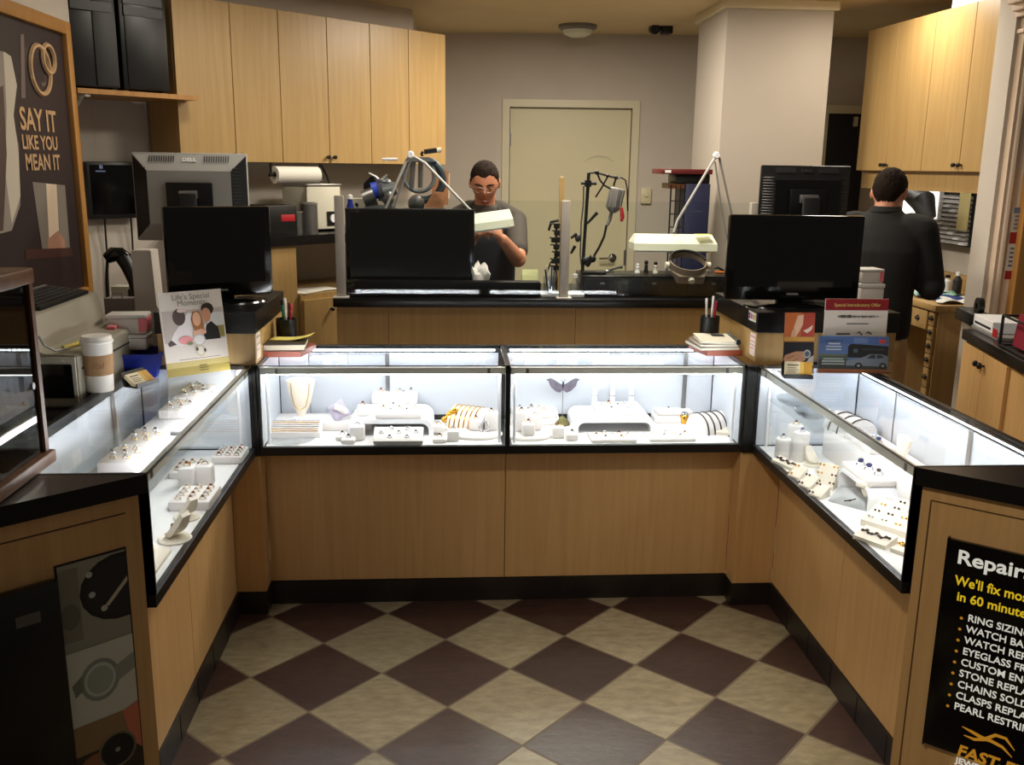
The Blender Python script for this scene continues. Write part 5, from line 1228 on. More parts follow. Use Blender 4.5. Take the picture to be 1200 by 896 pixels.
# ---------------------------------------------------------------- right front case
front_tray('white tray behind three blocks at the left end of the right front case', 601, 654, 490, 483, 475, DK+.026, 'tray behind the blocks in the right front case', SIX[:5])
q = at(627, 490, z=DK+.026); t = thing('white_platform', 'white slab under the tray behind the three blocks', 'platform', (q.x, q.y+.035, DK)); b = MB(); b.box((0, 0, .0128), (.2, .09, .0255), bev=.003); obj('slab', b, 'white_vel', t)
for l, u0, u1, vb, vt, zb in (
    ('tallest white block beside the black divider in the right front case', 604, 619, 506, 483, DK+.0121),
    ('middle white block of three beside the black divider', 620, 635, 505, 488, DK+.0121),
    ('front white block of three beside the black divider', 612, 627, 511, 497, DK+.0121),
    ('taller white block left of the right arched riser', 648, 662, 514, 501, DK),
    ('shorter white block just left of the right arched riser', 664, 678, 517, 509, DK)):
    block(l, u0, u1, vb, vt, zb)
a, c = at(594, 512, z=DK), at(638, 512, z=DK); half_plate('white round plate under three blocks by the black divider', at(618, 508, z=DK).x, -.045, .17)
# butterfly
q = at(660, 489, z=DK); YB_ = .12; bzz = DK
t = thing('butterfly_stand', 'dark butterfly ornament on a thin stem in the right front case', 'butterfly ornament', (at(659, 485, y=YB_).x, YB_, DK))
zt = at(659, 450, y=YB_).z-DK; k_ = (at(680, 450, y=YB_).x-at(640, 450, y=YB_).x)/2
zb0 = at(659, 489, y=YB_).z-DK
b = MB(); b.lathe([(0, 0), (.03, 0), (.032, .006), (.022, .02), (.008, .032), (.004, .034), (0, .034)], seg=20, mtx=Matrix.Translation((0, 0, 0))); mat('bronze', (120, 112, 70), .35, metal=.7); obj('base', b, 'bronze', t)
b = MB(); b.tube([(0, 0, .03), (0, 0, zt-.02)], .0018, 6); obj('stem', b, 'steel', t)
mat('wing', (92, 84, 98), .4, noise=.3, scale=60)
for s_ in (-1, 1):
    b = MB(); P = [(0, -.012), (.012, -.024), (.03, -.018), (.05, .0), (k_*.85, .022), (k_, .028), (k_*.75, .034), (.04, .03), (.012, .012), (0, .008)]
    P = [(x*s_, y) for x, y in P]; P = P[::-1] if s_ < 0 else P
    b.prism(P, .0015, mtx=Matrix.Translation((0, 0, zt-.01)) @ Matrix.Rotation(R(80), 4, 'X') @ Matrix.Rotation(0, 4, 'Y')); obj('wing', b, 'wing', t, False)
b = MB(); b.tube([(0, .002, zt-.034), (0, -.002, zt+.004), (0, -.003, zt+.01)], [.002, .0035, .003], 8); obj('body', b, 'dark_metal', t)
b = MB()
for s_ in (-1, 1): b.tube([(0, -.003, zt+.008), (s_*.006, -.005, zt+.018), (s_*.011, -.006, zt+.02)], .0008, 5)
obj('antenna_pair', b, 'dark_metal', t)
# bridge
br, BZ2, by0, by1 = bridge('white arched riser in the right front case', 672, 768, 508, 490, 464, DK)
front_tray('white tray on top of the right arched riser', 700, 756, 487, 482, 470, BZ2, 'tray on the right arched riser', SEVEN)
yc = min(by1-.02, .16)
for k, (u, l) in enumerate(((697, 'leftmost'), (718, 'middle'), (740, 'rightmost'))):
    x = at(u, 462, y=yc).x; hh = at(u, 452, y=yc).z-BZ2
    t = thing('ring_finger', f'{l} of three white finger-shaped ring stands on the right arched riser', 'ring stand', (x, yc, BZ2), 0, 'finger ring stands')
    b = MB(); b.lathe([(0, 0), (.011, 0), (.0098, hh*.5), (.0085, hh*.85), (.006, hh*.97), (0, hh)], seg=14); obj('finger', b, 'white_lam', t)
    b = MB(); b.tube([(.0108*math.cos(2*PI*i/16), .0108*math.sin(2*PI*i/16), hh*.55) for i in range(17)], .0015, 6, cap=False); b.ball((0, -.0125, hh*.55), .004, 8)
    o_ = obj('ring', b, 'silver'); o_.location = t.location; tag(o_, f'silver ring worn by the {l} finger stand', 'ring')
front_tray('white tray in front of the right arched riser, left of two', 693, 747, 519, 515, 506, DK, 'left tray before the right arched riser', SEVEN)
front_tray('white tray in front of the right arched riser, right of two', 761, 816, 518, 514, 505, DK, 'right tray before the right arched riser', SIX)
front_tray('white tray at the back right of the right front case', 770, 812, 487, 482, 474, DK+.025, 'tray at the back of the right front case', SIX[:4])
q = at(791, 488, z=DK+.025); t = thing('white_platform', 'white slab under the tray at the back right', 'platform', (q.x, q.y+.03, DK)); b = MB(); b.box((0, 0, .012), (.17, .09, .0245), bev=.003); obj('slab', b, 'white_vel', t)
q = at(832, 502, z=DK); bangle_roll('white half-round holder of dark bracelets in the right front case', V((q.x-.005, .035, DK)), .13, .07, .35, 4, 'gem_dark', 'dark bracelet on the half-round holder in the right front case', 'dark bracelets', .003, cat='bracelet', nm='bracelet')
q = at(806, 497, z=DK); t = thing('gold_jar', 'little gold jar beside the dark bracelet holder', 'jar', (q.x-.01, q.y+.02, DK)); b = MB(); b.lathe([(0, 0), (.016, 0), (.018, .01), (.018, .03), (.014, .036), (0, .036)], seg=18); obj('body', b, 'gold', t); b = MB(); b.lathe([(.015, .0362), (.012, .046), (0, .048)], seg=16); obj('lid', b, 'silver', t)
q = at(850, 512, z=DK); t = thing('display_wedge', 'cream display wedge at the right end of the right front case', 'display wedge', (q.x+.005, q.y+.05, DK), -.3); b = MB(); b.hull([V(p) for p in ((-.055, -.03, 0), (.06, -.03, 0), (-.05, .05, 0), (.06, .05, 0), (-.055, -.03, .012), (.06, -.03, .012), (-.05, .05, .04), (.06, .05, .04))]); obj('wedge', b, 'cream_vel', t, False)

# ---------------------------------------------------------------- left case
SHZ = .868
mat('shelf_glass_edge', (150, 190, 180), .2)
t = [o for o in bpy.data.objects if o.get('label', '').startswith('long display case on the left')][0]
b = MB(); b.bx(.03, SW-.02, .05, .30, SHZ-.014, SHZ-.008); obj('glass_shelf', b, 'pane', t, False)
TX0, TX1 = -1.145, -1.025
def top_tray(label, y0, y1, where, pat, h=.028, zb=SHZ):
    return tray(label, V(((TX0+TX1)/2, (y0+y1)/2, zb)), .095, y1-y0, h, 0, where, pat, [RING[1], RING[0]])
for k, (y0, y1, l) in enumerate(((-1.17, -.74, 'nearest the end cabinet'), (-.68, -.34, 'further along, before the wedding card'))):
    t = thing('white_platform', f'long white platform on the left glass shelf, {l}', 'platform', ((TX0+TX1)/2+.01, (y0+y1)/2, SHZ-.0079)); b = MB(); b.box((0, 0, .0038), (.16, y1-y0, .0076), bev=.002); obj('slab', b, 'white_lam', t)
L_ = lambda u, v: at(u, v, z=SHZ+.03)
for l, va, vb_, w_ in (('nearest white ring tray under the left glass top', (132, 541), (152, 521), 'nearest tray under the left glass top'), ('second white ring tray under the left glass top', (156, 519), (174, 500), 'second tray under the left glass top'),
                     ('third white ring tray under the left glass top', (196, 480), (214, 467), 'third tray under the left glass top'), ('fourth white ring tray under the left glass top', (215, 465), (230, 453), 'fourth tray under the left glass top')):
    a, c = L_(*va), L_(*vb_); top_tray(l, a.y, c.y-.006, w_, [(x, y) for x, y in SEVEN])
t = thing('white_platform', 'white platform on the left glass shelf under the furthest two trays', 'platform', ((TX0+TX1)/2, -.25, SHZ-.0079)); b = MB(); b.box((0, 0, .0038), (.13, .15, .0076), bev=.002); obj('slab', b, 'white_lam', t)
top_tray('furthest white ring tray under the wedding card', -.27, -.185, 'furthest tray under the left glass top', SEVEN[:5])
# lower level, through the front glass
def cl(c, m=.055):
    # keep a thing standing inside its side case
    c = V(c)
    if c.x > 0: c.x = min(max(c.x, RXF+.012+m), RXB-.03-m)
    else: c.x = max(min(c.x, LXF-.012-m), LXB+.03+m)
    c.y = max(c.y, SYN+.02+m)
    return c
def xtray(label, u, v, w, d, h, where, pat, kinds=None, rz=0, s=1., zb=DK, tilt=0):
    c = cl(at(u, v, z=zb+h), w/2); c.z = zb; return tray(label, c, w, d, h, rz, where, pat, kinds, s=s, tilt=tilt)
GRID12 = [(x, y) for x in (-.6, 0, .6) for y in (-.7, -.25, .2, .65)]
xtray('cream ring tray at the far end of the left case, by the corner post', 271, 529, .10, .13, .025, 'low tray nearest the corner post', GRID12, GOLDR, 0, 1.1)
xtray('square ring tray in the middle of the left case front row', 238, 578, .12, .15, .028, 'middle tray of the left case front row', GRID12, [RING[1], RING[3], RING[1]], .0, 1.15)
xtray('low ring tray behind the two blocks in the left case', 222, 546, .1, .13, .022, 'low tray behind the left blocks', NINE, GOLDR, 0, 1.05)
def xblock(label, u, v, w, h, zb=DK, rz=0, kinds=None, shape='sq'):
    c = cl(at(u, v, z=zb+h), w/2); c.z = zb; t = thing('ring_block', label, 'ring stand', c, rz, 'white ring blocks'); b = MB()
    if shape == 'sq': b.box((0, 0, h/2), (w, w, h), bev=w*.14)
    else: b.lathe([(0, 0), (w/2, 0), (w/2, h-.003), (w/2-.003, h), (0, h)], seg=26)
    obj('body', b, 'white_vel', t); b = MB(); b.box((0, 0, h+.0003), (.016, .004, .0008)); obj('slot', b, 'grey_plastic', t, False)
    o_ = put_ring(c+V((0, 0, h)), 'ring on the ' + label, None, kinds, None, 1.3); return t
xblock('left of two white blocks in the left case', 219, 546, .05, .07, kinds=GOLDR); xblock('right of two white blocks in the left case', 240, 544, .05, .068, kinds=GOLDR)
def ring_roll(label, u, v, rz, s=1., ring=True):
    """curved earring stand: a round base with a leaning scoop"""
    c = cl(at(u, v, z=DK), .04); t = thing('scoop_stand', label, 'ring stand', c, rz, 'cream scoop-shaped stands')
    b = MB(); b.lathe([(0, 0), (.036*s, 0), (.038*s, .004), (.034*s, .008), (0, .009)], seg=26); obj('base', b, 'cream_vel', t)
    b = MB(); n = 10
    for k in range(2):
        pass
    g = []
    for k in range(n+1):
        f = k/n; y = (-.02+.05*f)*s; z = .009+(.006+.055*f*f)*s; w = (.013+.012*math.sin(PI*f))*s
        g.append([b.bm.verts.new((x*w, y, z+.004*s*(x*x)) if True else None) for x in (-1, -.5, 0, .5, 1)]+[b.bm.verts.new((x*w*.95, y+.008*s, z-.006*s)) for x in (1, 0, -1)])
    for k in range(n):
        m_ = len(g[k])
        for i in range(m_): b.bm.faces.new((g[k][i], g[k][(i+1) % m_], g[k+1][(i+1) % m_], g[k+1][i]))
    b.bm.faces.new(g[0][::-1]); b.bm.faces.new(g[-1]); obj('scoop', b, 'cream_vel', t)
    if ring:
        M_ = Matrix.Translation(c) @ Matrix.Rotation(rz, 4, 'Z'); put_ring(M_ @ V((0, -.004*s, .024*s)), 'ring held by the ' + label, None, [RING[0], RING[3]], rz, 1.3)
    return t
ring_roll('cream scoop stand beside the middle ring tray of the left case', 219, 607, -2.2, 1.0)
ring_roll('cream scoop stand near the end cabinet in the left case', 205, 632, -2.0, 1.2)
# slanted pad near the end
c = cl(at(192, 655, z=DK+.02), .075); t = thing('earring_pad', 'slanted cream earring pad at the near end of the left case', 'earring pad', (c.x-.0, c.y, DK)); b = MB(); b.hull([V((x, y, z)) for y in (-.09, .09) for x, z in ((-.06, 0), (.05, 0), (.05, .01), (-.06, .045))]); obj('pad', b, 'cream_vel', t, False)
for k in range(4):
    b = MB(); b.ball((c.x+.02-.012*(k % 2), c.y-.06+k*.04, DK+.026+.004*(k % 2)), .005, 8); b.tube([(c.x+.02-.012*(k % 2), c.y-.06+k*.04, DK+.022+.004*(k % 2)), (c.x+.018-.012*(k % 2), c.y-.06+k*.04, DK+.018+.004*(k % 2))], .0012, 5)
    tag(obj('earring', b, 'garnet' if k % 2 else 'gold'), 'tiny earring pinned to the slanted pad at the near end of the left case', 'earring', 'earrings on the left slanted pad')
# ---------------------------------------------------------------- right case
t = thing('display_riser', 'long white riser along the back of the right case', 'display riser', (1.215, -.66, DK)); b = MB(); b.bx(-.08, .07, -.62, .36, .0, .105, bev=.004); obj('step', b, 'white_vel', t)
RZT = DK+.105
xblock('short round white post in the right case, left of two', 918, 513, .052, .075, shape='r'); xblock('tall round white post in the right case, right of two', 940, 506, .056, .105, shape='r', kinds=[RING[4]])
xblock('squat white post in the far corner of the right case', 898, 497, .06, .075, shape='r')
xblock('round white post behind the two posts in the right case', 933, 497, .055, .11, shape='r')
def pad(label, u, v, w, d, h0, h1, rz, n, m, lab, cols=1, zb=DK, name='bracelet_pad', bracelet=True):
    c = cl(at(u, v, z=zb+.5*(h0+h1)), .5*math.hypot(w*math.sin(rz+PI/2), d*math.sin(rz))); c.z = zb; t = thing(name, label, 'display pad', c, rz, 'cream slanted pads')
    b = MB(); b.hull([V((x, y, z)) for x in (-w/2, w/2) for y, z in ((-d/2, 0), (d/2, 0), (-d/2, h0), (d/2, h1))]); obj('pad', b, 'cream_vel', t, False)
    M_ = Matrix.Translation(c) @ Matrix.Rotation(rz, 4, 'Z'); zf = lambda y: h0+(h1-h0)*(y+d/2)/d
    if bracelet:
        b = MB()
        for k in range(9):
            x = -w*.4+w*.8*k/8; y = .006*math.sin(k*1.9); b.ball(M_ @ V((x, y, zf(y)+.003)), (.006, .005, .004), 6)
        b.tube([M_ @ V((-w*.4+w*.8*k/8, .006*math.sin(k*1.9), zf(0)+.0025)) for k in range(9)], .002, 5)
        tag(obj('bracelet', b, m), lab, 'bracelet')
    else:
        for i in range(cols):
            for k in range(n):
                x = -w*.38+w*.76*i/max(1, cols-1); y = -d*.36+d*.72*k/max(1, n-1); b = MB()
                for s_ in (-1, 1): b.ball(M_ @ V((x+s_*.006, y, zf(y)+.003)), .0038, 6)
                tag(obj('earring_pair', b, rng.choice(m)), lab, 'earrings', 'earrings: ' + lab)
    return t
pad('cream bracelet pad at the far end of the right case', 905, 541, .11, .035, .012, .022, -1.25, 1, 'gem_dark', 'dark bracelet on the pad at the far end of the right case')
pad('cream bracelet pad at the near end of the right case', 1023, 627, .10, .06, .012, .028, -1.0, 1, 'gem_dark', 'dark bracelet on the pad at the near end of the right case')
pad('large slanted earring board at the near end of the right case', 1055, 602, .16, .15, .02, .06, -.9, 4, ['gem_dark', 'gold', 'silver'], 'pair of studs pinned to the large slanted earring board', 4, name='earring_board', bracelet=False)
pad('small cream pad in the near corner of the right case', 1062, 640, .05, .07, .012, .02, -1.0, 1, 'gold', 'gold bracelet on the small pad in the near corner')
pad('tall slanted earring board left of the white bridge in the right case', 969, 556, .06, .04, .01, .075, -.75, 3, ['gold', 'garnet'], 'pair of earrings on the tall slanted board beside the bridge', 2, name='earring_board', bracelet=False)
for l, u, v, k in (('small cream watch stand nearest the glass, left of three', 926, 552, 'gold'), ('small cream stand nearest the glass, middle of three', 943, 563, 'gem_dark'), ('small cream stand nearest the glass, right of three', 958, 574, 'gem_dark')):
    pad(l, u, v, .045, .05, .008, .034, -1.0, 2, [k], f'dark earrings on the {l}', 1, name='earring_stand', bracelet=False)
# bridge along y with dark rings
c = at(1016, 551, z=DK+.095); t = thing('display_riser', 'white bridge with three dark rings in the right case', 'display riser', (c.x+.03, c.y, DK), -PI/2, 'white arched display risers')
bridge_mesh(t, .24, .075, .09, .012)
t.location.x = c.x-.04
tr = tray('white tray with three dark rings on the bridge in the right case', V((c.x+.005, c.y, DK+.0751)), .085, .20, .02, 0, 'tray on the bridge of the right case', [(-.1, .5), (0, 0), (.2, -.5)], [RING[4], RING[0]], s=1.7)
pad('small white pad behind the near end of the bridge', 1055, 572, .06, .05, .012, .03, -.8, 1, 'gold', 'gold bracelet on the small pad behind the bridge')
# clear acrylic triangle stand
c = cl(at(1000, 591, z=DK), .06); t = thing('acrylic_stand', 'clear plastic curved stand with a cream watch pad, before the bridge', 'watch stand', c, -.85)
b = MB(); b.hull([V(p) for p in ((-.07, -.03, 0), (.07, -.03, 0), (-.06, .04, 0), (.06, .04, 0), (-.05, .01, .05), (.045, .012, .06))]); obj('clear_base', b, 'clear_plastic', t, False)
b = MB(); b.box((.03, .0, .072), (.05, .03, .018), bev=.006); b.tube([(.03, .0, .065), (.035, .01, .04)], .012, 8); obj('watch_pad', b, 'cream_vel', t)
b = MB(); b.tube([(-.02, -.022, .012), (0, -.024, .02), (.015, -.02, .028)], .002, 5); b.ball((0.0, -.026, .02), .004, 6); obj('pendant', b, 'gem_dark', t)
ring_roll('cream upright scoop stand left of the tall earring board', 952, 545, .4, .9, False)
# on the back riser
def rz_(u, v, h=0): c = at(u, v, z=RZT+h); return V((min(c.x, 1.25), c.y, RZT))
c = rz_(1010, 496, .03); bangle_roll('white half-round holder of three dark bangles under the right glass top', V((1.2, c.y, RZT)), .15, .06, PI/2+.2, 3, 'gem_dark', 'dark bangle on the holder under the right glass top', 'dark bangles under the right glass', .003)
c = rz_(1045, 517, .02); tray('white ring tray under the right glass top beside the bust', V((1.2, c.y, RZT)), .1, .17, .024, 0, 'tray under the right glass top', [(-.3, .5), (.1, .1), (0, -.4)], [RING[4], RING[2]], s=1.6)
c = rz_(1080, 545, 0); bust('small cream bust under the right glass top near the end cabinet', V((1.2, c.y, RZT+.0121)), .085, .075, -PI/2)
c = rz_(930, 448, .02); tray('narrow white ring tray under the business card at the right', V((1.19, -.42, RZT)), .08, .15, .02, 0, 'narrow tray under the right card holder', [(-.3, .6), (.2, .2), (-.2, -.2), (.2, -.6)], [RING[2], RING[4]], s=1.5)
for k, (u, v, l) in enumerate(((955, 468, 'left clear glass bowl under the red and bus cards'), (975, 474, 'right clear glass bowl under the red and bus cards'))):
    t = thing('glass_bowl', l, 'bowl', (1.0+.0, -.34-.17*k, SHZ-.02), 0); b = MB(); b.lathe([(0, 0), (.03, .001), (.055, .016), (.062, .03), (.058, .03), (.05, .018), (.028, .005), (0, .004)], seg=28); obj('bowl', b, 'clear_plastic', t)
t = [o for o in bpy.data.objects if o.get('label', '').startswith('long display case on the right')][0]
b = MB(); b.bx(.06, .50, .03, .17, SHZ-.027, SHZ-.021); obj('glass_shelf', b, 'pane', t, False)
# ================================================================== PEOPLE
def loft(mb, rings, seg=24, cap=True):
    """rings: (centre, xdir, ydir, rx, ry)"""
    vs = []
    for c, xd, yd, rx, ry in rings:
        vs.append([mb.bm.verts.new(c + xd*(math.cos(2*PI*k/seg)*rx) + yd*(math.sin(2*PI*k/seg)*ry)) for k in range(seg)])
    for i in range(len(vs)-1):
        for k in range(seg): mb.bm.faces.new((vs[i][k], vs[i][(k+1) % seg], vs[i+1][(k+1) % seg], vs[i+1][k]))
    if cap: mb.bm.faces.new(vs[0][::-1]); mb.bm.faces.new(vs[-1])
def limb(mb, pts, radii, seg=16):
    # rounded tapered limb
    P, Q = [], []
    pts = [V(p) for p in pts]
    for i in range(len(pts)-1):
        for k in range(4): P.append(pts[i].lerp(pts[i+1], k/4)); Q.append(radii[i]+(radii[i+1]-radii[i])*k/4)
    P.append(pts[-1]); Q.append(radii[-1])
    mb.tube(P, Q, seg)
    for p, r in zip(pts, radii): mb.ball(p, r, 14)
def fuse(name, mb, m, vox, smooth, parent, label=None):
    me = bpy.data.meshes.new('t'); bmesh.ops.recalc_face_normals(mb.bm, faces=mb.bm.faces); mb.bm.to_mesh(me); mb.bm.free()
    o = bpy.data.objects.new('t', me); COL.objects.link(o)
    r = o.modifiers.new('r', 'REMESH'); r.mode = 'VOXEL'; r.voxel_size = vox; r.use_smooth_shade = True
    if smooth: s = o.modifiers.new('s', 'SMOOTH'); s.factor = .5; s.iterations = smooth
    me2 = bpy.data.meshes.new_from_object(o.evaluated_get(bpy.context.evaluated_depsgraph_get()))
    COL.objects.unlink(o); bpy.data.objects.remove(o); bpy.data.meshes.remove(me)
    me2.name = name; me2.materials.clear(); me2.materials.append(MATS[m]); me2.polygons.foreach_set('use_smooth', [True]*len(me2.polygons))
    q = bpy.data.objects.new(name, me2); COL.objects.link(q); q.parent = parent
    if label: q['label'] = label
    return q
def head_pt(n):
    """unit direction -> point on a head; x right, y forward, z up (metres, centre of the skull)"""
    x, y, z = n
    p = V((x*.076, y*.098, z*.118*(1-.13*max(0, z-.35))))
    if z > .3: p.x *= 1+.10*(z-.3); p.y *= 1+.06*(z-.3)
    if z < 0:
        k = (-z)**1.4
        p.x *= 1-.34*k
        if y < 0: p.y *= 1-.55*k
        else: p.y *= 1-.10*k
    if y > .2: p.y *= 1-.07*(abs(x) < .55)*(1-abs(z))
    g = lambda cx, cz, sx, sz: math.exp(-((x-cx)/sx)**2-((z-cz)/sz)**2) if y > 0 else 0
    p.y += .022*g(0, -.18, .12, .17) + .010*g(0, -.02, .09, .2)          # nose
    p.y -= .010*(g(.42, .04, .2, .12)+g(-.42, .04, .2, .12))               # eye sockets
    p.y += .005*(g(.38, .22, .3, .08)+g(-.38, .22, .3, .08))               # brow
    p.y += .007*g(0, -.56, .24, .07) + .006*g(0, -.68, .24, .06) - .004*g(0, -.62, .3, .035)
    p.y += .012*g(0, -.9, .3, .12)                                         # chin
    return p
def add_head(mb, M_, seg=3):
    q = bmesh.ops.create_icosphere(mb.bm, subdivisions=5, radius=1)
    for v in q['verts']: v.co = M_ @ head_pt(v.co.normalized())
    for s_ in (-1, 1):   # ears
        mb.ball((0, 0, 0), (.009, .018, .03), 12, mtx=M_ @ Matrix.Translation((s_*.078, -.008, -.012)) @ Matrix.Rotation(s_*.25, 4, 'Z'))
def hair(parent, M_, keep, grow, seed, m='hair'):
    b = MB(); q = bmesh.ops.create_icosphere(b.bm, subdivisions=5, radius=1); rr = random.Random(seed)
    kill = []
    for v in q['verts']:
        n = v.co.normalized(); f = keep(n)
        if f <= 0: kill.append(v); continue
        p = head_pt(n); j = 1+grow*min(1, f*3)+.016*math.sin(n.x*31+seed)*math.cos(n.y*27+n.z*23)+rr.uniform(-.014, .024)
        v.co = M_ @ (p*j)
    bmesh.ops.delete(b.bm, geom=kill, context='VERTS')
    o = obj('hair', b, m, parent); s = o.modifiers.new('s', 'SOLIDIFY'); s.thickness = .008; s.offset = -1
    return o
def hairline(n, front, back):
    a = math.atan2(abs(n.x), n.y)/PI          # 0 front, .5 side, 1 back
    ks = ((0, front), (.16, front+.06), (.27, front-.02), (.36, .22), (.44, -.02), (.52, -.02), (.62, -.2), (.75, back), (1, back))
    for (a0, v0), (a1, v1) in zip(ks, ks[1:]):
        if a <= a1: return v0+(v1-v0)*(a-a0)/(a1-a0)
    return back
def add_hand(mb, wrist, d, pn, side, curl=.5, s=1.):
    """d: wrist to knuckles, pn: palm normal, side: +1 thumb towards d x pn"""
    d = V(d).normalized(); pn = V(pn); pn = (pn-d*pn.dot(d)).normalized(); t = d.cross(pn)*side; w = V(wrist)
    k = w+d*.085*s
    for f in range(5): mb.tube([w+d*.0, w+d*.045*s+t*(f-2)*.008*s, k+t*(f-2)*.0175*s], [.019*s, .016*s, .011*s], 10); mb.ball(k+t*(f-2)*.0175*s, .0115*s, 8)
    L_ = [.066, .078, .084, .078]  # little .. index
    for f in range(4):
        b0 = k+t*(-1.5+f)*.0205*s; L = L_[f]*s; c = curl*(1+.12*(1.5-f)); dirs = []; a = c*.5
        p = b0; P = [p]
        for seg_, ll in enumerate((.45, .3, .25)):
            a += c*.75; dv = d*math.cos(a)+pn*math.sin(a)+t*(f-1.5)*.05; p = p+dv.normalized()*L*ll; P.append(p)
        mb.tube(P, [.0095*s, .009*s, .0082*s, .007*s], 8); mb.ball(P[-1], .007*s, 8)
    b0 = w+d*.028*s+t*.026*s; P = [b0, b0+(d*.5+t*.8+pn*.25).normalized()*.036*s, b0+(d*.5+t*.8+pn*.25).normalized()*.036*s+(d*.85+t*.3+pn*.4).normalized()*.03*s]
    P.append(P[-1]+(d*.9+pn*.5).normalized()*.024*s)
    mb.tube(P, [.015*s, .0115*s, .0098*s, .008*s], 8); mb.ball(P[-1], .008*s, 8)

# ---------------------------------------------------------------- man in black, standing with his back to us
hp = at(1045, 200, d=4.55)
f2 = V((.62, .78, 0)).normalized(); r2 = V((f2.y, -f2.x, 0)); z2 = V((0, 0, 1))
O2 = V((hp.x, hp.y, 0)) - f2*.10
man2 = thing('person', 'man in a black sweater and khaki trousers, standing with his back turned', 'person', O2)
P2 = lambda x, y, z: r2*x + f2*y + z2*z
HT = at(1045, 195, d=4.55).z
k2 = HT/1.70
def Z2(x, y, z): return P2(x, y, z*k2)
hc = Z2(.0, .10, 1.578)
HM2 = Matrix((r2, (f2*math.cos(.35)-z2*math.sin(.35)), (z2*math.cos(.35)+f2*math.sin(.35)))).transposed().to_4x4(); HM2.translation = hc
arms2 = {}
for s_ in (-1, 1):
    sh, el, wr = Z2(s_*.185, .035, 1.40), Z2(s_*.245, .07, 1.135), Z2(s_*.13, .30, 1.135)
    arms2[s_] = (sh, el, wr)
b = MB(); add_head(b, HM2)
limb(b, [Z2(0, .03, 1.40), Z2(0, .065, 1.49), Z2(0, .088, 1.55)], [.068, .058, .058])
T2 = [(.90, .0, .150, .105), (1.0, .0, .145, .10), (1.15, .005, .155, .105), (1.28, .015, .175, .11), (1.37, .03, .17, .10), (1.43, .035, .12, .08)]
loft(b, [(Z2(0, y, z), r2, f2, rx*.93, ry*.93) for z, y, rx, ry in T2])
for s_ in (-1, 1):
    sh, el, wr = arms2[s_]; limb(b, [sh, el, wr], [.052, .04, .028])
    add_hand(b, wr, f2*.9+r2*(-s_*.25)-z2*.12, -z2*1.0, -s_ if False else s_*-1, .35)
    limb(b, [Z2(s_*.085, 0, .88), Z2(s_*.1, .02, .48), Z2(s_*.1, -.02, .1)], [.08, .05, .038]); b.ball(Z2(s_*.1, .05, .05), (.04, .09, .035), 10) if False else None
    limb(b, [Z2(s_*.1, -.02, .06), Z2(s_*.105, .09, .035)], [.036, .03])
fuse('body', b, 'skin', .0065, 3, man2)
hair(man2, HM2, lambda n: n.z-hairline(n, .55, -.62), .07, 3)
mat('sweater', (16, 16, 17), .85, noise=.3, scale=90); mat('khaki', (176, 152, 118), .8, noise=.08, scale=25)
b = MB()
T2b = [(.875, .0, .175, .125), (.90, .0, .182, .13), (.97, -.004, .184, .132), (1.08, -.004, .18, .128), (1.2, .0, .187, .13), (1.3, .012, .205, .133), (1.375, .03, .205, .12), (1.425, .038, .175, .10), (1.46, .048, .115, .082), (1.49, .058, .075, .07), (1.51, .062, .068, .066)]
loft(b, [(Z2(0, y, z), r2, f2, rx, ry) for z, y, rx, ry in T2b], 32)
for s_ in (-1, 1):
    sh, el, wr = arms2[s_]; limb(b, [Z2(s_*.13, .035, 1.415), sh, el, el.lerp(wr, .9)], [.07, .072, .062, .046])
    b.ball(el-f2*.015-z2*.01, .06, 12)
fuse('sweater', b, 'sweater', .009, 5, man2, 'black long-sleeved sweater')
b = MB(); rim = [Z2(0, .055, 1.485)+r2*math.cos(a)*.067+f2*math.sin(a)*.068 for a in [2*PI*k/24 for k in range(25)]]; b.tube(rim, .011, 8, cap=False); obj('collar', b, 'sweater', man2)
b = MB()
loft(b, [(Z2(0, .0, z), r2, f2, rx, ry) for z, rx, ry in ((.80, .165, .125), (.86, .168, .125), (.92, .165, .118))], 28)
for s_ in (-1, 1): limb(b, [Z2(s_*.083, -.005, .84), Z2(s_*.098, .015, .48), Z2(s_*.1, -.015, .09)], [.098, .078, .066])
for k in range(10):
    a = rng.uniform(0, 2*PI); zz = rng.uniform(.5, .8); s_ = rng.choice((-1, 1)); b.tube([Z2(s_*.09+.085*math.cos(a)*.9, .09*math.sin(a), zz), Z2(s_*.09+.085*math.cos(a+.5)*.9, .09*math.sin(a+.5), zz+.03)], .008, 6)
fuse('trousers', b, 'khaki', .009, 4, man2, 'khaki trousers')
for s_ in (-1, 1):
    b = MB(); limb(b, [Z2(s_*.1, -.045, .045), Z2(s_*.103, .06, .042), Z2(s_*.108, .15, .03)], [.043, .044, .03]); fuse('shoe', b, 'black_plastic', .008, 3, man2)
b = MB(); b.hull([Z2(x, y, z) for x in (-.185, .185) for y in (-.1, .1) for z in (.855, .89)]) if False else loft(b, [(Z2(0, 0, z), r2, f2, .172, .128) for z in (.85, .885)], 28); obj('belt', b, 'black_plastic', man2)

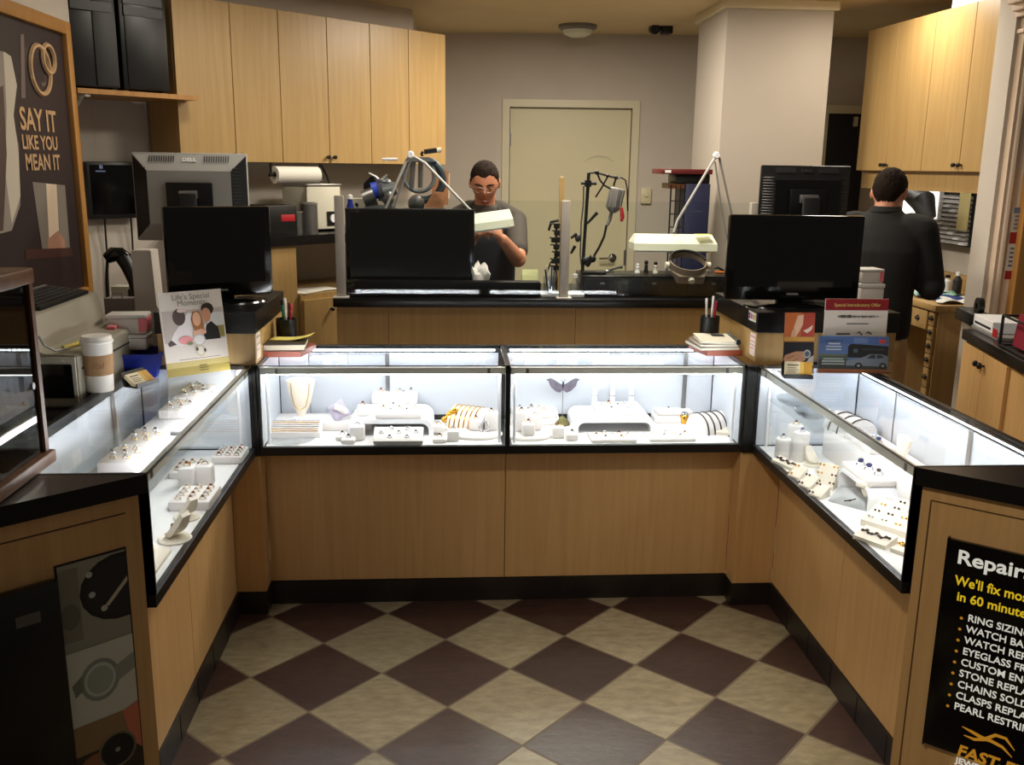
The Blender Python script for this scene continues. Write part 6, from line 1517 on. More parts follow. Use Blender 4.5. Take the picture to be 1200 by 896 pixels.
# ---------------------------------------------------------------- man seated at the bench, looking down
hq = at(568, 194, d=5.02)
f1 = V((-.06, -1, 0)).normalized(); r1 = V((f1.y, -f1.x, 0)); z1 = V((0, 0, 1))    # r1: his right hand side (photo left)
O1 = V((hq.x, hq.y, 0)) - f1*.16
man1 = thing('person', 'seated man with glasses, head bowed over the bench in a dark apron', 'person', O1)
P1 = lambda x, y, z: r1*x + f1*y + z1*z
ht = at(568, 187.5, d=5.02).z
Z1 = lambda x, y, z: P1(x, y, z + (ht-1.687))
tl = .42
hc = Z1(0, .135, 1.572)
HM1 = Matrix((r1, (f1*math.cos(tl)-z1*math.sin(tl)), (z1*math.cos(tl)+f1*math.sin(tl)))).transposed().to_4x4(); HM1.translation = hc
LW = lambda u, v, d: at(u, v, d=d)-O1     # photo pixel at depth -> coordinates of this man
el_l, wr_l = LW(607, 308, 4.98), LW(589, 281, 4.80); sh_l = Z1(-.172, .03, 1.36)
el_r, wr_r = LW(527, 308, 4.98), LW(552, 283, 4.80); sh_r = Z1(.172, .03, 1.36)
el_l.z, el_r.z = el_l.z+.02, el_r.z+.02
b = MB(); add_head(b, HM1)
limb(b, [Z1(0, .035, 1.39), Z1(0, .07, 1.47), Z1(0, .10, 1.54)], [.066, .057, .056])
T1 = [(.80, -.06, .15, .105), (.95, -.05, .145, .10), (1.12, -.02, .15, .105), (1.27, .01, .17, .11), (1.36, .028, .165, .10), (1.42, .035, .115, .08)]
loft(b, [(Z1(0, y, z), r1, f1, rx, ry) for z, y, rx, ry in T1])
limb(b, [sh_l, el_l, wr_l], [.055, .044, .03]); limb(b, [sh_r, el_r, wr_r], [.055, .044, .03])
add_hand(b, wr_l, (LW(578, 268, 4.74)-wr_l), r1*1.0-f1*.1-z1*.0, -1, .55, .98)
add_hand(b, wr_r, (LW(561, 270, 4.74)-wr_r), -r1*1.0+f1*-.1, 1, .7, .98)
for s_ in (-1, 1):
    limb(b, [Z1(s_*.09, -.05, .85), Z1(s_*.13, .36, .80)], [.088, .06]); limb(b, [Z1(s_*.13, .36, .80), Z1(s_*.13, .30, .42)], [.058, .04]); limb(b, [Z1(s_*.13, .30, .41), Z1(s_*.14, .42, .385)], [.036, .03])
fuse('body', b, 'skin', .0058, 2, man1)
hair(man1, HM1, lambda n: n.z-hairline(n, .5, -.55), .055, 5)
# glasses, brows, eyes, lips
gp = lambda x, y, z: HM1 @ V((x, y, z))
b = MB()
for s_ in (-1, 1):
    c = V((s_*.032, .099, .0)); P = [gp(c.x+math.cos(a)*.025, c.y-.012*abs(math.cos(a))*(s_*math.cos(a) > 0), c.z+math.sin(a)*.016) for a in [2*PI*k/20 for k in range(21)]]
    b.tube(P, .0018, 6, cap=False); b.tube([gp(s_*.057, .088, .004), gp(s_*.079, .05, .006), gp(s_*.082, -.012, .0)], .002, 6)
b.tube([gp(-.008, .1, .003), gp(0, .103, .006), gp(.008, .1, .003)], .0018, 6); obj('glasses', b, 'chrome', man1, label='thin metal glasses')
for s_ in (-1, 1):
    b = MB(); b.tube([gp(s_*.014, .094, .02), gp(s_*.032, .093, .026), gp(s_*.052, .078, .021)], [.003, .0045, .002], 8); obj('eyebrow', b, 'hair', man1)
    b = MB(); b.ball((0, 0, 0), (.013, .009, .009), 12, mtx=HM1 @ Matrix.Translation((s_*.031, .079, .003))); obj('eyelid', b, 'skin', man1)
b = MB(); b.tube([gp(-.022, .084, -.071), gp(0, .092, -.07), gp(.022, .084, -.071)], [.002, .005, .002], 8); obj('lips', b, cmat(150, 86, 76), man1)
mat('tshirt', (62, 54, 48), .85, noise=.12, scale=60); mat('apron', (22, 25, 34), .8, noise=.2, scale=60)
b = MB()
T1b = [(.80, -.06, .172, .125), (.95, -.05, .17, .122), (1.12, -.02, .175, .126), (1.27, .01, .188, .13), (1.355, .028, .17, .116), (1.415, .04, .125, .088), (1.45, .055, .073, .068)]
loft(b, [(Z1(0, y, z), r1, f1, rx, ry) for z, y, rx, ry in T1b], 30)
for sh, el, s_ in ((sh_l, el_l, -1), (sh_r, el_r, 1)):
    limb(b, [Z1(s_*.08, .045, 1.425), sh, sh.lerp(el, .78)], [.05, .064, .058])
fuse('t_shirt', b, 'tshirt', .0085, 4, man1, 'dark grey-brown short-sleeved T-shirt')
b = MB(); g = []
for z, y, rx, ry in ((.86, -.055, .178, .131), (1.0, -.045, .178, .13), (1.12, -.02, .18, .132), (1.24, .005, .175, .134), (1.33, .022, .15, .128)):
    wid = 1.15 if z < 1.15 else (.9 if z < 1.3 else .62)
    g.append([b.bm.verts.new(Z1(0, y, z)+r1*math.sin(a)*rx*1.03+f1*math.cos(a)*ry*1.06) for a in [(-1+2*k/14)*wid for k in range(15)]])
for i in range(len(g)-1):
    for k in range(14): b.bm.faces.new((g[i][k], g[i][k+1], g[i+1][k+1], g[i+1][k]))
ap = obj('apron', b, 'apron', man1, label='dark navy apron'); sm = ap.modifiers.new('s', 'SOLIDIFY'); sm.thickness = .005; sm.offset = 1
for s_ in (-1, 1):
    b = MB(); b.tube([Z1(s_*.085, .145, 1.325), Z1(s_*.083, .14, 1.40), Z1(s_*.07, .06, 1.46), Z1(s_*.05, -.0, 1.47)], .008, 8); obj('apron_strap', b, 'apron', man1)
b = MB()
for s_ in (-1, 1):
    limb(b, [Z1(s_*.09, -.06, .85), Z1(s_*.13, .36, .80), Z1(s_*.13, .31, .44)], [.108, .078, .06])
loft(b, [(Z1(0, -.06, z), r1, f1, .175, .13) for z in (.77, .9)], 24)
fuse('trousers', b, 'apron', .01, 4, man1)
for s_ in (-1, 1):
    b = MB(); limb(b, [Z1(s_*.13, .28, .39), Z1(s_*.14, .45, .375)], [.045, .035]); fuse('shoe', b, 'black_plastic', .009, 3, man1)
sz = .755 + (ht-1.687)
t = thing('work_stool', 'black round work stool under the seated man', 'stool', (O1-f1*.06).xy.to_3d())
b = MB(); b.lathe([(0, sz-.06), (.17, sz-.06), (.185, sz-.04), (.185, sz-.015), (.165, sz), (0, sz)], seg=30); obj('seat', b, 'black_plastic', t)
b = MB(); b.tube([(0, 0, .1), (0, 0, sz-.06)], .028); obj('post', b, 'chrome', t)
b = MB(); b.tube([(math.cos(a)*.2, math.sin(a)*.2, .33) for a in [2*PI*k/30 for k in range(31)]], .01, 8, cap=False); b.tube([(-.2, 0, .33), (.2, 0, .33)], .008); obj('foot_ring', b, 'chrome', t)
for k in range(5):
    a = 2*PI*k/5; b = MB(); b.tube([(0, 0, .11), (math.cos(a)*.25, math.sin(a)*.25, .05)], [.025, .015]); b.ball((math.cos(a)*.25, math.sin(a)*.25, .03), .03, 10); obj('leg', b, 'black_plastic', t)
# ================================================================== COUNTER-TOP THINGS AND SIGNS
ZG = ZT+.0005
def easel_frame(bl, br, tl_, tr_, lean_y=None):
    """standing card: bottom corners on z=ZG from photo pixels, height from the top pixels at the same distance"""
    a, c = at(*bl, z=ZG), at(*br, z=ZG); return a, c
# wedding card
a, c = at(197, 443, z=ZG), at(270, 433, z=ZG); xd = (c-a).normalized(); w = (c-a).length
nn = V((xd.y, -xd.x, 0)); lean = .16; up = (V((0, 0, 1))*math.cos(lean) - nn*math.sin(lean)).normalized()
ht_ = ((onp(181, 344, a, nn+V((0, 0, 1))*math.tan(lean))-a).dot(up)+(onp(256, 338, a, nn+V((0, 0, 1))*math.tan(lean))-a).dot(up))/2
mid = (a+c)/2
t = thing('counter_card', 'white standing card with a bride and groom photo on the left case', 'sign card', mid); FRM = frame(a-mid, xd, up)
b = MB(); b.bx(0, w, 0, ht_, -.004, 0, mtx=FRM); obj('board', b, cmat(222, 212, 204), t, False)
items = [(rect(.0, .0, 1, .14), (150, 132, 60)), (rect(.0, .10, 1, .17), (188, 170, 110)), (rect(.02, .40, .98, .78), (190, 178, 172)), (rect(.78, .42, .98, .56), (130, 120, 60)), (rect(.72, .56, .98, .72), (206, 204, 204)),
    ([(.12, .44), (.18, .52), (.3, .62), (.42, .74), (.52, .74), (.56, .6), (.6, .42), (.3, .36), (.14, .38)], (236, 230, 230)), ([(.06, .4), (.12, .44), (.2, .38), (.08, .36)], (80, 70, 70)),
    (ell(.28, .7, .1, .1), (86, 72, 70)), (ell(.33, .775, .07, .025), (222, 200, 190)),
    ([(.66, .4), (.9, .4), (.88, .54), (.78, .62), (.7, .58), (.62, .5)], (26, 24, 26)), ([(.6, .54), (.7, .6), (.66, .48)], (240, 236, 232)), (ell(.74, .77, .1, .075), (40, 30, 26)), (ell(.71, .70, .075, .085), (196, 140, 106)),
    ([(.46, .66), (.5, .75), (.6, .76), (.64, .66), (.66, .52), (.58, .46), (.5, .48)], (160, 104, 60)), (ell(.55, .66, .065, .085), (222, 172, 140)), ([(.48, .52), (.62, .54), (.6, .42), (.44, .42)], (226, 180, 150)),
    (ell(.34, .42, .11, .05), (226, 150, 152)), (ell(.4, .38, .05, .02), (120, 130, 90)), (ell(.63, .5, .05, .03), (226, 170, 150)),
    (ell(.55, .41, .1, .07), (196, 196, 196)), (ell(.55, .41, .08, .055), (232, 228, 226)), (ell(.55, .28, .075, .07), (200, 190, 160)), (ell(.55, .28, .055, .05), (226, 218, 210)), (ell(.5, .3, .02, .02), (70, 66, 60)), (ell(.62, .28, .02, .025), (70, 66, 60)),
    (rect(.2, .19, .86, .197), (110, 104, 96)), (rect(.5, .04, .64, .05), (90, 80, 40)), (rect(.5, .07, .64, .08), (90, 80, 40)), (rect(.5, .1, .62, .11), (90, 80, 40))]
stick('print', t, FRM @ Matrix.Translation((0, 0, .0003)), w, ht_, items, (222, 212, 204))
b = MB(); b.text("Life's Special", .026, FRM @ Matrix.Translation((w*.5, ht_*.905, .004)), 0, 'CENTER', .0002, 1.0); b.text('Moments', .026, FRM @ Matrix.Translation((w*.5, ht_*.83, .004)), 0, 'CENTER', .0002); obj('lettering', b, cmat(120, 112, 104), t, False)
b = MB(); b.hull([FRM @ V(p) for p in ((w*.4, ht_*.7, -.0045), (w*.6, ht_*.7, -.0045), (w*.4, .0, -.1), (w*.6, 0, -.1), (w*.4, .006, -.106), (w*.6, .006, -.106))]) ; obj('easel_back', b, cmat(200, 190, 180), t, False)
for v_ in t.children[-1].data.vertices: pass
# business card holders
def card_holder(label, bl, br, tilt, hw, colr, rzs=0, h_=.052):
    a, c = at(*bl, z=ZG), at(*br, z=ZG); xd = (c-a).normalized(); xd.z = 0; n = V((xd.y, -xd.x, 0)); w = .09; mid = (a+c)/2
    t = thing('card_holder', label, 'card holder', V((mid.x, mid.y, ZG)), math.atan2(xd.y, xd.x), 'business card holders')
    b = MB(); b.bx(-w/2-.004, w/2+.004, .0, .05, 0, .004); b.bx(-w/2-.004, w/2+.004, -.004, .0, 0, .014); b.hull([V((x, y, z)) for x in (-w/2-.004, w/2+.004) for y, z in ((.038, .003), (.05, .003), (.058, .045), (.062, .045))]); obj('stand', b, 'black_plastic', t, False)
    FRM = frame((-w/2, .004, .006), (1, 0, 0), (0, math.sin(tilt), math.cos(tilt)))
    b = MB(); b.bx(0, w, 0, h_, -.012, 0, mtx=FRM); obj('card_stack', b, cmat(220, 206, 170), t, False)
    stick('front_card', t, FRM @ Matrix.Translation((0, 0, .0004)), w, h_, [(rect(.55, .1, 1, 1), (206, 170, 84)), (rect(.7, .1, 1, 1), (188, 140, 50)), (rect(.08, .72, .5, .8), (90, 80, 70)), (rect(.08, .55, .45, .6), (130, 120, 100)), (rect(.08, .42, .5, .47), (130, 120, 100)), (rect(.08, .29, .4, .34), (130, 120, 100)), (rect(0, 0, 1, .1), (60, 50, 40))], (228, 216, 184))
    return t
card_holder('business card holder beside the coffee cup on the left case', (157, 456), (188, 447), .9, .09, None)
card_holder('business card holder in front of the brochures on the right case', (920, 443), (951, 444), .25, .09, None)
# coffee cup
q = at(118, 457, z=ZG); d_ = (q-CAM).dot(FW); hc_ = at(116, 389, d=d_).z-ZG; r0, r1_ = 14.5*d_/F, 17.5*d_/F
t = thing('coffee_cup', 'white paper coffee cup with a brown sleeve on the left case', 'cup', q)
b = MB(); b.lathe([(0, 0), (r0, 0), (r0+.001, .004), (r1_*.97, hc_*.86), (r1_*.97, hc_*.88), (0, hc_*.88)], seg=32); obj('cup_body', b, cmat(226, 220, 212), t)
rz_a = lambda f: r0+(r1_*.97-r0)*f/.86
b = MB(); b.lathe([(rz_a(.28)+.0015, hc_*.3), (rz_a(.64)+.002, hc_*.66), (rz_a(.64)+.0008, hc_*.66), (rz_a(.28)+.0005, hc_*.3), (rz_a(.28)+.0015, hc_*.3)], seg=32); mat('kraft', (158, 122, 84), .8, noise=.08, scale=60); obj('sleeve', b, 'kraft', t)
b = MB(); b.lathe([(r1_*1.0, hc_*.86), (r1_*1.05, hc_*.87), (r1_*1.05, hc_*.90), (r1_*.98, hc_*.91), (r1_*.95, hc_*.97), (r1_*.9, hc_*.985), (r1_*.6, hc_*.975), (0, hc_*.975)], seg=32); obj('lid', b, cmat(232, 228, 222), t)
b = MB(); tq = Matrix.Rotation(-1.25, 4, 'Z') @ Matrix.Translation((0, -rz_a(.5)-.0028, hc_*.46)) @ Matrix.Rotation(PI/2, 4, 'X'); b.text('Caf', .024, Matrix.Rotation(.35, 4, 'Z') @ Matrix.Translation((0, -rz_a(.5)-.0026, hc_*.44)) @ Matrix.Rotation(PI/2, 4, 'X'), .0, 'CENTER', .0003); obj('sleeve_mark', b, cmat(120, 86, 56), t, False)
# blue tote, frosted boxes, white upright box behind
# back-left equipment counter, staff side of the left case
t = thing('equipment_counter', 'dark counter behind the left case carrying the grey register', 'counter', (-1.64, -.55, 0))
b = MB(); b.prism([(-.215, -.72), (.315, -.72), (.315, .985), (.56, .985), (.56, 1.27), (-.215, 1.27)], .04, z0=.885); obj('top', b, 'black_lam', t)
b = MB(); b.prism([(-.21, -.70), (.30, -.70), (.30, 1.0), (.54, 1.0), (.54, 1.25), (-.21, 1.25)], .885); obj('body', b, 'maple_dark', t, False)
ZE = .925
def on_z(u, v, z=ZE): return at(u, v, z=z)
c_ = on_z(166, 447); d_ = 3.42
t = thing('blue_bin', 'dark blue plastic bin behind the coffee cup', 'bin', (at(168, 430, d=3.32).x, at(168, 430, d=3.32).y, ZE))
top = at(165, 404, d=3.4).z
b = MB(); b.lathe([(.0, 0), (.14, 0), (.165, top-ZE), (.172, top-ZE), (.172, top-ZE-.012), (.163, top-ZE-.012), (.145, .01), (0, .01)], seg=4, mtx=Matrix.Rotation(PI/4, 4, 'Z') @ Matrix.Diagonal((.72, .62, 1, 1))); obj('tub', b, 'blue', t, False)
zt0 = top
q = at(148, 418, z=zt0); d_ = (q-CAM).dot(FW); W_ = lambda px: px*d_/F
mat('frost', (214, 206, 200), .55); 
def frost_box(label, u0, u1, v0, v1, z0, d, rz=.1, pink=False, grp='frosted plastic boxes behind the coffee cup', lidf=.2, depth=.09, yoff=0):
    p = at((u0+u1)/2, v1, d=d); w = (u1-u0)*d/F; h = at((u0+u1)/2, v0, d=d).z-z0
    t = thing('frosted_box', label, 'plastic box', V((p.x, p.y+depth/2, z0)), rz, grp)
    b = MB(); b.box((0, 0, h*(1-lidf)/2), (w*.95, depth*.95, h*(1-lidf)), bev=.006); obj('body', b, 'frost', t)
    b = MB(); b.box((0, 0, h*(1-lidf/2)), (w, depth, h*lidf), bev=.005); obj('lid', b, 'frosted', t)
    if pink: b = MB(); b.bx(w*.5*.952, w*.5*.952+.004, -depth*.4, depth*.4, .01, h*(1-lidf)); b.bx(w*.30, w*.48, -depth*.478, -depth*.475, h*.1, h*(1-lidf)); obj('pink_card', b, 'pink', t, False)
    return t
fb = frost_box('lower frosted box standing on the blue bin', 127, 172, 392, 418, zt0+.0005, 3.3, .05)
hb_ = at(150, 392, d=3.3).z
frost_box('upper frosted box with a pink card, topmost of the two on the blue bin', 124, 170, 368, 392, hb_+.001, 3.3, .08, True)
# white upright slotted box + little grey bag + black handset
p0, p1 = at(160, 372, d=3.55), at(190, 372, d=3.55); zz = at(172, 292, d=3.55).z
t = thing('white_literature_box', 'tall white cardboard holder left of the left television', 'holder', ((p0.x+p1.x)/2, p0.y+.04, ZE)); w = p1.x-p0.x
b = MB(); zr = zz-ZE
b.prism([(-w/2, 0.0), (w/2, 0.0), (w/2, zr*.4), (w*.32, zr*.5), (w*.24, zr), (-w/2, zr)], .09, mtx=Matrix.Translation((0, .045, 0)) @ Matrix.Rotation(PI/2, 4, 'X')); obj('holder', b, cmat(206, 198, 190), t, False)
b = MB(); b.box((-w*.13, .0, zr*1.0+.001), (w*.6, .07, .002)); obj('top_flap', b, cmat(214, 206, 198), t, False)
pq = at(142, 366, d=3.6)
t = thing('grey_bag', 'small grey and lilac paper bag behind the frosted boxes', 'bag', (pq.x, pq.y, ZE)); zz_ = at(142, 348, d=3.6).z-ZE
b = MB(); b.hull([V((x, y, z)) for x in (-.05, .055) for y in (-.03, .03) for z in (0, zz_)]); obj('bag_body', b, cmat(140, 130, 132), t, False)
b = MB(); b.tube([(-.02, -.031, zz_), (-.018, -.031, zz_+.02), (.018, -.031, zz_+.02), (.02, -.031, zz_)], .002, 6); obj('handle', b, cmat(150, 140, 150), t)
# black bar-code handset on its stand
t = thing('scanner_stand', 'black curved scanner stand between the grey register and the white holder', 'scanner', (at(155, 350, d=3.75).x, at(155, 350, d=3.75).y, ZE)); IV = Matrix.Translation(-t.location)
J = lambda pts, d=3.75: [IV @ at(u, v, d=d) for u, v in pts]
b = MB(); b.tube([V((.02, 0, .01))]+J([(162, 350), (158, 330), (150, 312), (144, 302)]), [.02, .024, .026, .028, .03], 12); obj('neck', b, 'black_plastic', t)
b = MB(); b.tube(J([(150, 302), (142, 298), (132, 298), (125, 303)]), [.02, .028, .03, .022], 12); obj('scanner_head', b, 'black_gloss', t)
b = MB(); b.lathe([(0, .02), (.07, .018), (.08, 0), (0, 0)], seg=24); obj('base', b, 'black_plastic', t)
b = MB(); b.tube(J([(126, 304), (125, 325), (126, 348)])+[V((-.1, 0, .005))], .006, 6); obj('cable', b, 'black_plastic', t)
p = at(148, 342, d=3.9); t = thing('desk_clock', 'small cream and black box behind the scanner stand', 'device', (p.x, p.y, ZE)); zz_ = at(148, 334, d=3.9).z-ZE
b = MB(); b.box((0, 0, zz_/2), (.1, .07, zz_), bev=.005); obj('body', b, 'beige_plastic', t); b = MB(); b.bx(.02, .045, -.037, -.034, zz_*.6, zz_*.95); obj('window', b, 'black_plastic', t, False)

# grey register: long sloped body, keyboard on top
ynear = -.62
qT, qB = at(33, 371, y=ynear), at(47, 414, y=ynear); PXF = at(92, 440, y=ynear).x
zL = at(92, 416, y=ynear).z; zB_ = qT.z
yfar = at(111, 311, x=qT.x).y
t = thing('grey_register', 'long grey-beige cash register with a sloped top behind the left case', 'cash register', (-1.55, (ynear+yfar)/2, ZE)); IV = Matrix.Translation(-t.location)
prof = [(-1.83, ZE), (PXF, ZE), (PXF, zL-.008), (PXF-.008, zL), (qB.x+.012, zL+.004), (qB.x, qB.z+.004), (qT.x, zB_-.006), (qT.x-.012, zB_), (-1.83, zB_)]
mat('register', (158, 152, 136), .5, noise=.03, scale=10)
b = MB(); b.prism([(x, z) for x, z in prof], yfar-ynear, mtx=IV @ Matrix.Translation((0, yfar, 0)) @ Matrix.Rotation(PI/2, 4, 'X')); obj('body', b, 'register', t)
zA = zL+.014
zkt = zB_
b = MB(); b.bx(-1.70, PXF-.002, ynear-.012, ynear, ZE+.005, zL-.004, bev=.004, mtx=IV); obj('front_panel', b, 'register', t)
b = MB(); b.bx(at(40, 440, y=ynear).x, PXF-.012, ynear-.016, ynear-.012, at(60, 465, y=ynear).z, at(60, 426, y=ynear).z, bev=.003, mtx=IV); obj('dark_window', b, 'black_gloss', t)
b = MB(); b.bx(PXF-.006, PXF+.003, ynear+.03, yfar-.03, zL-.05, zL-.045, mtx=IV); obj('ledge_groove', b, 'charcoal', t, False)
zk = zkt
t2 = thing('keyboard', 'black computer keyboard lying on the grey register', 'keyboard', (qT.x-.085, (ynear+yfar)/2+.03, zk+.0005), PI/2)
b = MB(); b.hull([V((x, y, z)) for x in (-.2, .2) for y, z in ((-.075, 0), (.075, 0), (-.075, .012), (.075, .03))]); obj('case', b, 'black_plastic', t2, False)
b = MB()
for r_ in range(5):
    for k in range(14):
        x = -.182+k*.026; y = -.06+r_*.024; z = .012+(y+.075)*.12
        b.box((x+.012, y+.01, z+.003), (.021, .018, .005))
ks = obj('keys', b, 'charcoal', t2, False)
b = MB(); b.bx(-.195, .195, .062, .072, .028, .032); obj('top_strip', b, 'grey_plastic', t2, False)
# small stuff on the register ledge
q = V((PXF-.012, -.50, zA)); t = thing('notepad', 'pink notepad lying on the front ledge of the grey register', 'notepad', ((PXF+qB.x)/2, yfar-.08, zL+.0005))
b = MB(); b.box((-.0, 0, .006), (.03, .1, .012), rz=.1, bev=.003); obj('pad', b, 'pink', t, False); b = MB(); b.box((-.0, 0, .0125), (.028, .09, .001), rz=.15); obj('top_sheet', b, cmat(236, 150, 160), t, False)
t = thing('yellow_tool', 'yellow-handled tool and cable on the near end of the grey register', 'tool', ((PXF+qB.x)/2+.01, at(80, 405, z=zL).y, zL+.003))
b = MB(); b.tube([(-.02, -.09, .008), (0, 0, .008), (.0, .07, .014)], [.006, .008, .006], 8); obj('handle', b, cmat(190, 170, 60), t); b = MB(); b.tube([(0, -.09, .006), (-.02, -.15, .01), (-.04, -.17, .03), (-.05, -.18, .06)], .004, 6); obj('cable', b, 'grey_plastic', t)

# terracotta mats, notebooks, pens
for nm, fl, fr_, k in (('left', (302, 418), (363, 419), -1), ('right', (818, 417), (874, 417), 1)):
    a, c = at(*fl, z=ZG), at(*fr_, z=ZG); y1 = .135; x0, x1 = a.x, c.x; y0 = (a.y+c.y)/2
    if k > 0: x1 = min(x1, cr.x-.012)
    else: x0 = max(x0, -.94)
    t = thing('counter_mat', f'terracotta pad under the notebook on the {nm} front case', 'counter pad', ((x0+x1)/2, (y0+y1)/2, ZG), 0, 'terracotta counter pads')
    w, d = x1-x0, y1-y0
    h = .022
    if k > 0: pts = [(-w*.3, -d/2), (w/2, -d/2), (w/2, d/2), (-w/2, d/2)]
    else: pts = [(-w/2, -d/2), (w*.32, -d/2), (w/2, d/2), (-w/2, d/2)]
    b = MB(); b.prism(pts, h); obj('pad', b, 'terracotta', t, False)
    b = MB(); b.prism([(x*.9, y*.9) for x, y in pts], .0006, z0=h); obj('top_inlay', b, cmat(140, 62, 38), t, False)
    zt_ = ZG+h+.0007
    if k < 0:
        t = thing('notebook', 'dark notebook under a yellow note on the left terracotta pad', 'notebook', ((x0+x1)/2-.005, (y0+y1)/2, zt_), .06)
        b = MB(); b.box((0, 0, .012), (.15, .16, .02)); obj('pages', b, cmat(196, 184, 160), t, False)
        b = MB(); b.box((0, 0, .0235), (.156, .166, .003)); b.box((0, 0, .0012), (.156, .166, .0024)); b.box((-.077, 0, .012), (.003, .166, .0225)); obj('cover', b, cmat(54, 44, 36), t, False)
        b = MB(); b.tube([(-.082, -.08, .013), (-.082, .08, .013)], .012, 10); obj('spiral_spine', b, 'black_plastic', t)
        b = MB(); g = bmesh.ops.create_grid(b.bm, x_segments=8, y_segments=4, size=.5)
        for v in b.bm.verts: v.co = V((v.co.x*.16+.01, v.co.y*.075, .002+.014*max(0, v.co.x+.1)**2*4))
        o_ = obj('sticky_note', b, 'yellow_note'); o_.location = ((x0+x1)/2+.005, (y0+y1)/2+.025, zt_+.0255); o_.rotation_euler = (0, 0, -.12); sm = o_.modifiers.new('s', 'SOLIDIFY'); sm.thickness = .001; sm.offset = 1
        tag(o_, 'yellow note paper lying on the dark notebook', 'note')
    else:
        for j in range(3):
            t = thing('notebook', ('bottom notebook of the stack on the right terracotta pad', 'middle notebook of the stack on the right terracotta pad', 'open topmost notebook on the right terracotta pad')[j], 'notebook', ((x0+x1)/2-.012+.004*j, (y0+y1)/2+.004, zt_+j*.0125), .10-.09*j, 'notebooks on the right pad')
            b = MB(); b.box((0, 0, .006), (.155-.01*j, .17, .0095)); obj('pages', b, cmat(206, 198, 180), t, False)
            b = MB(); b.box((0, 0, .0113), (.157-.01*j, .172, .0012)); b.box((0, 0, .0006), (.157-.01*j, .172, .0012)); obj('cover', b, cmat(216, 210, 192) if j == 2 else cmat(90, 80, 70), t, False)
            if j == 2:
                b = MB(); b.box((.02, .04, .0122), (.05, .05, .0004)); obj('printed_patch', b, 'charcoal', t, False)
                b = MB(); b.tube([(.074, -.085, .008), (.074, .085, .008)], .011, 10); obj('spine_roll', b, 'black_plastic', t)
def pen_cup(label, u0, u1, vb, vt, y, cols):
    x0, x1 = at(u0, vb, y=y).x, at(u1, vb, y=y).x; r_ = (x1-x0)/2; zb = ZG
    h = at((u0+u1)/2, vt, y=y).z-zb
    t = thing('pen_cup', label, 'pen cup', ((x0+x1)/2, y, zb), 0, 'black mesh pen cups')
    b = MB(); b.lathe([(0, 0), (r_, 0), (r_, h), (r_-.003, h), (r_-.003, .003), (0, .003)], seg=24); obj('cup', b, 'black_plastic', t)
    for k, cc in enumerate(cols):
        a_ = k*2.4; rr = r_*.6; L = h+.035+.012*(k % 3)
        p = thing('pen', (f'{cc[1]} pen standing in the {label[:5].strip()} black pen cup'), 'pen', (t.location.x, t.location.y, zb+.0035), a_, 'pens in the ' + label)
        q = MB(); q.tube([(rr*.4, 0, 0), (rr*.85, 0, L)], .0048, 8); obj('barrel', q, cc[0], p)
        q = MB(); q.tube([(rr*.85, 0, L), (rr*.9, 0, L+.02)], [.0054, .005], 8); obj('cap', q, 'black_plastic' if k % 2 else cc[0], p)
    return t
cmat(200, 40, 70); cmat(40, 150, 110)
pen_cup('left black pen cup behind the dark notebook', 324, 348, 392, 373, .182, [('c_200_40_70', 'red'), ('c_40_150_110', 'green'), ('frosted', 'white'), ('black_plastic', 'black')])
pen_cup('right black pen cup behind the stacked notebooks', 820, 842, 392, 370, .182, [('c_200_40_70', 'red'), ('c_40_150_110', 'green'), ('frosted', 'white'), ('black_plastic', 'black'), ('frost', 'grey')])

# brochures, red sign and bus card on the right case
def standing(name, label, cat, bl, br, vtop, items, base, lean=.14, thick=.003, z0=ZG, group=None, txt=()):
    a, c = at(*bl, z=z0), at(*br, z=z0); xd = (c-a).normalized(); w = (c-a).length; n = V((xd.y, -xd.x, 0)); up = (V((0, 0, 1))*math.cos(lean)-n*math.sin(lean)).normalized()
    mid = (a+c)/2; h = (onp((bl[0]+br[0])/2, vtop, mid, n+V((0, 0, 1))*math.tan(lean))-mid).dot(up)
    t = thing(name, label, cat, mid, 0, group); FRM = frame(a-mid, xd, up)
    b = MB(); b.bx(0, w, 0.0, h, -thick, 0, mtx=FRM); obj('sheet', b, cmat(*base), t, False)
    stick('print', t, FRM @ Matrix.Translation((0, 0, .0003)), w, h, items, base)
    for s_, sz_, x, y, colr, bold, al in txt:
        b = MB(); b.text(s_, sz_*h, FRM @ Matrix.Translation((x*w, y*h, .0045)), bold, al, .0002); obj('lettering', b, cmat(*colr), t, False)
    return t, FRM, w, h
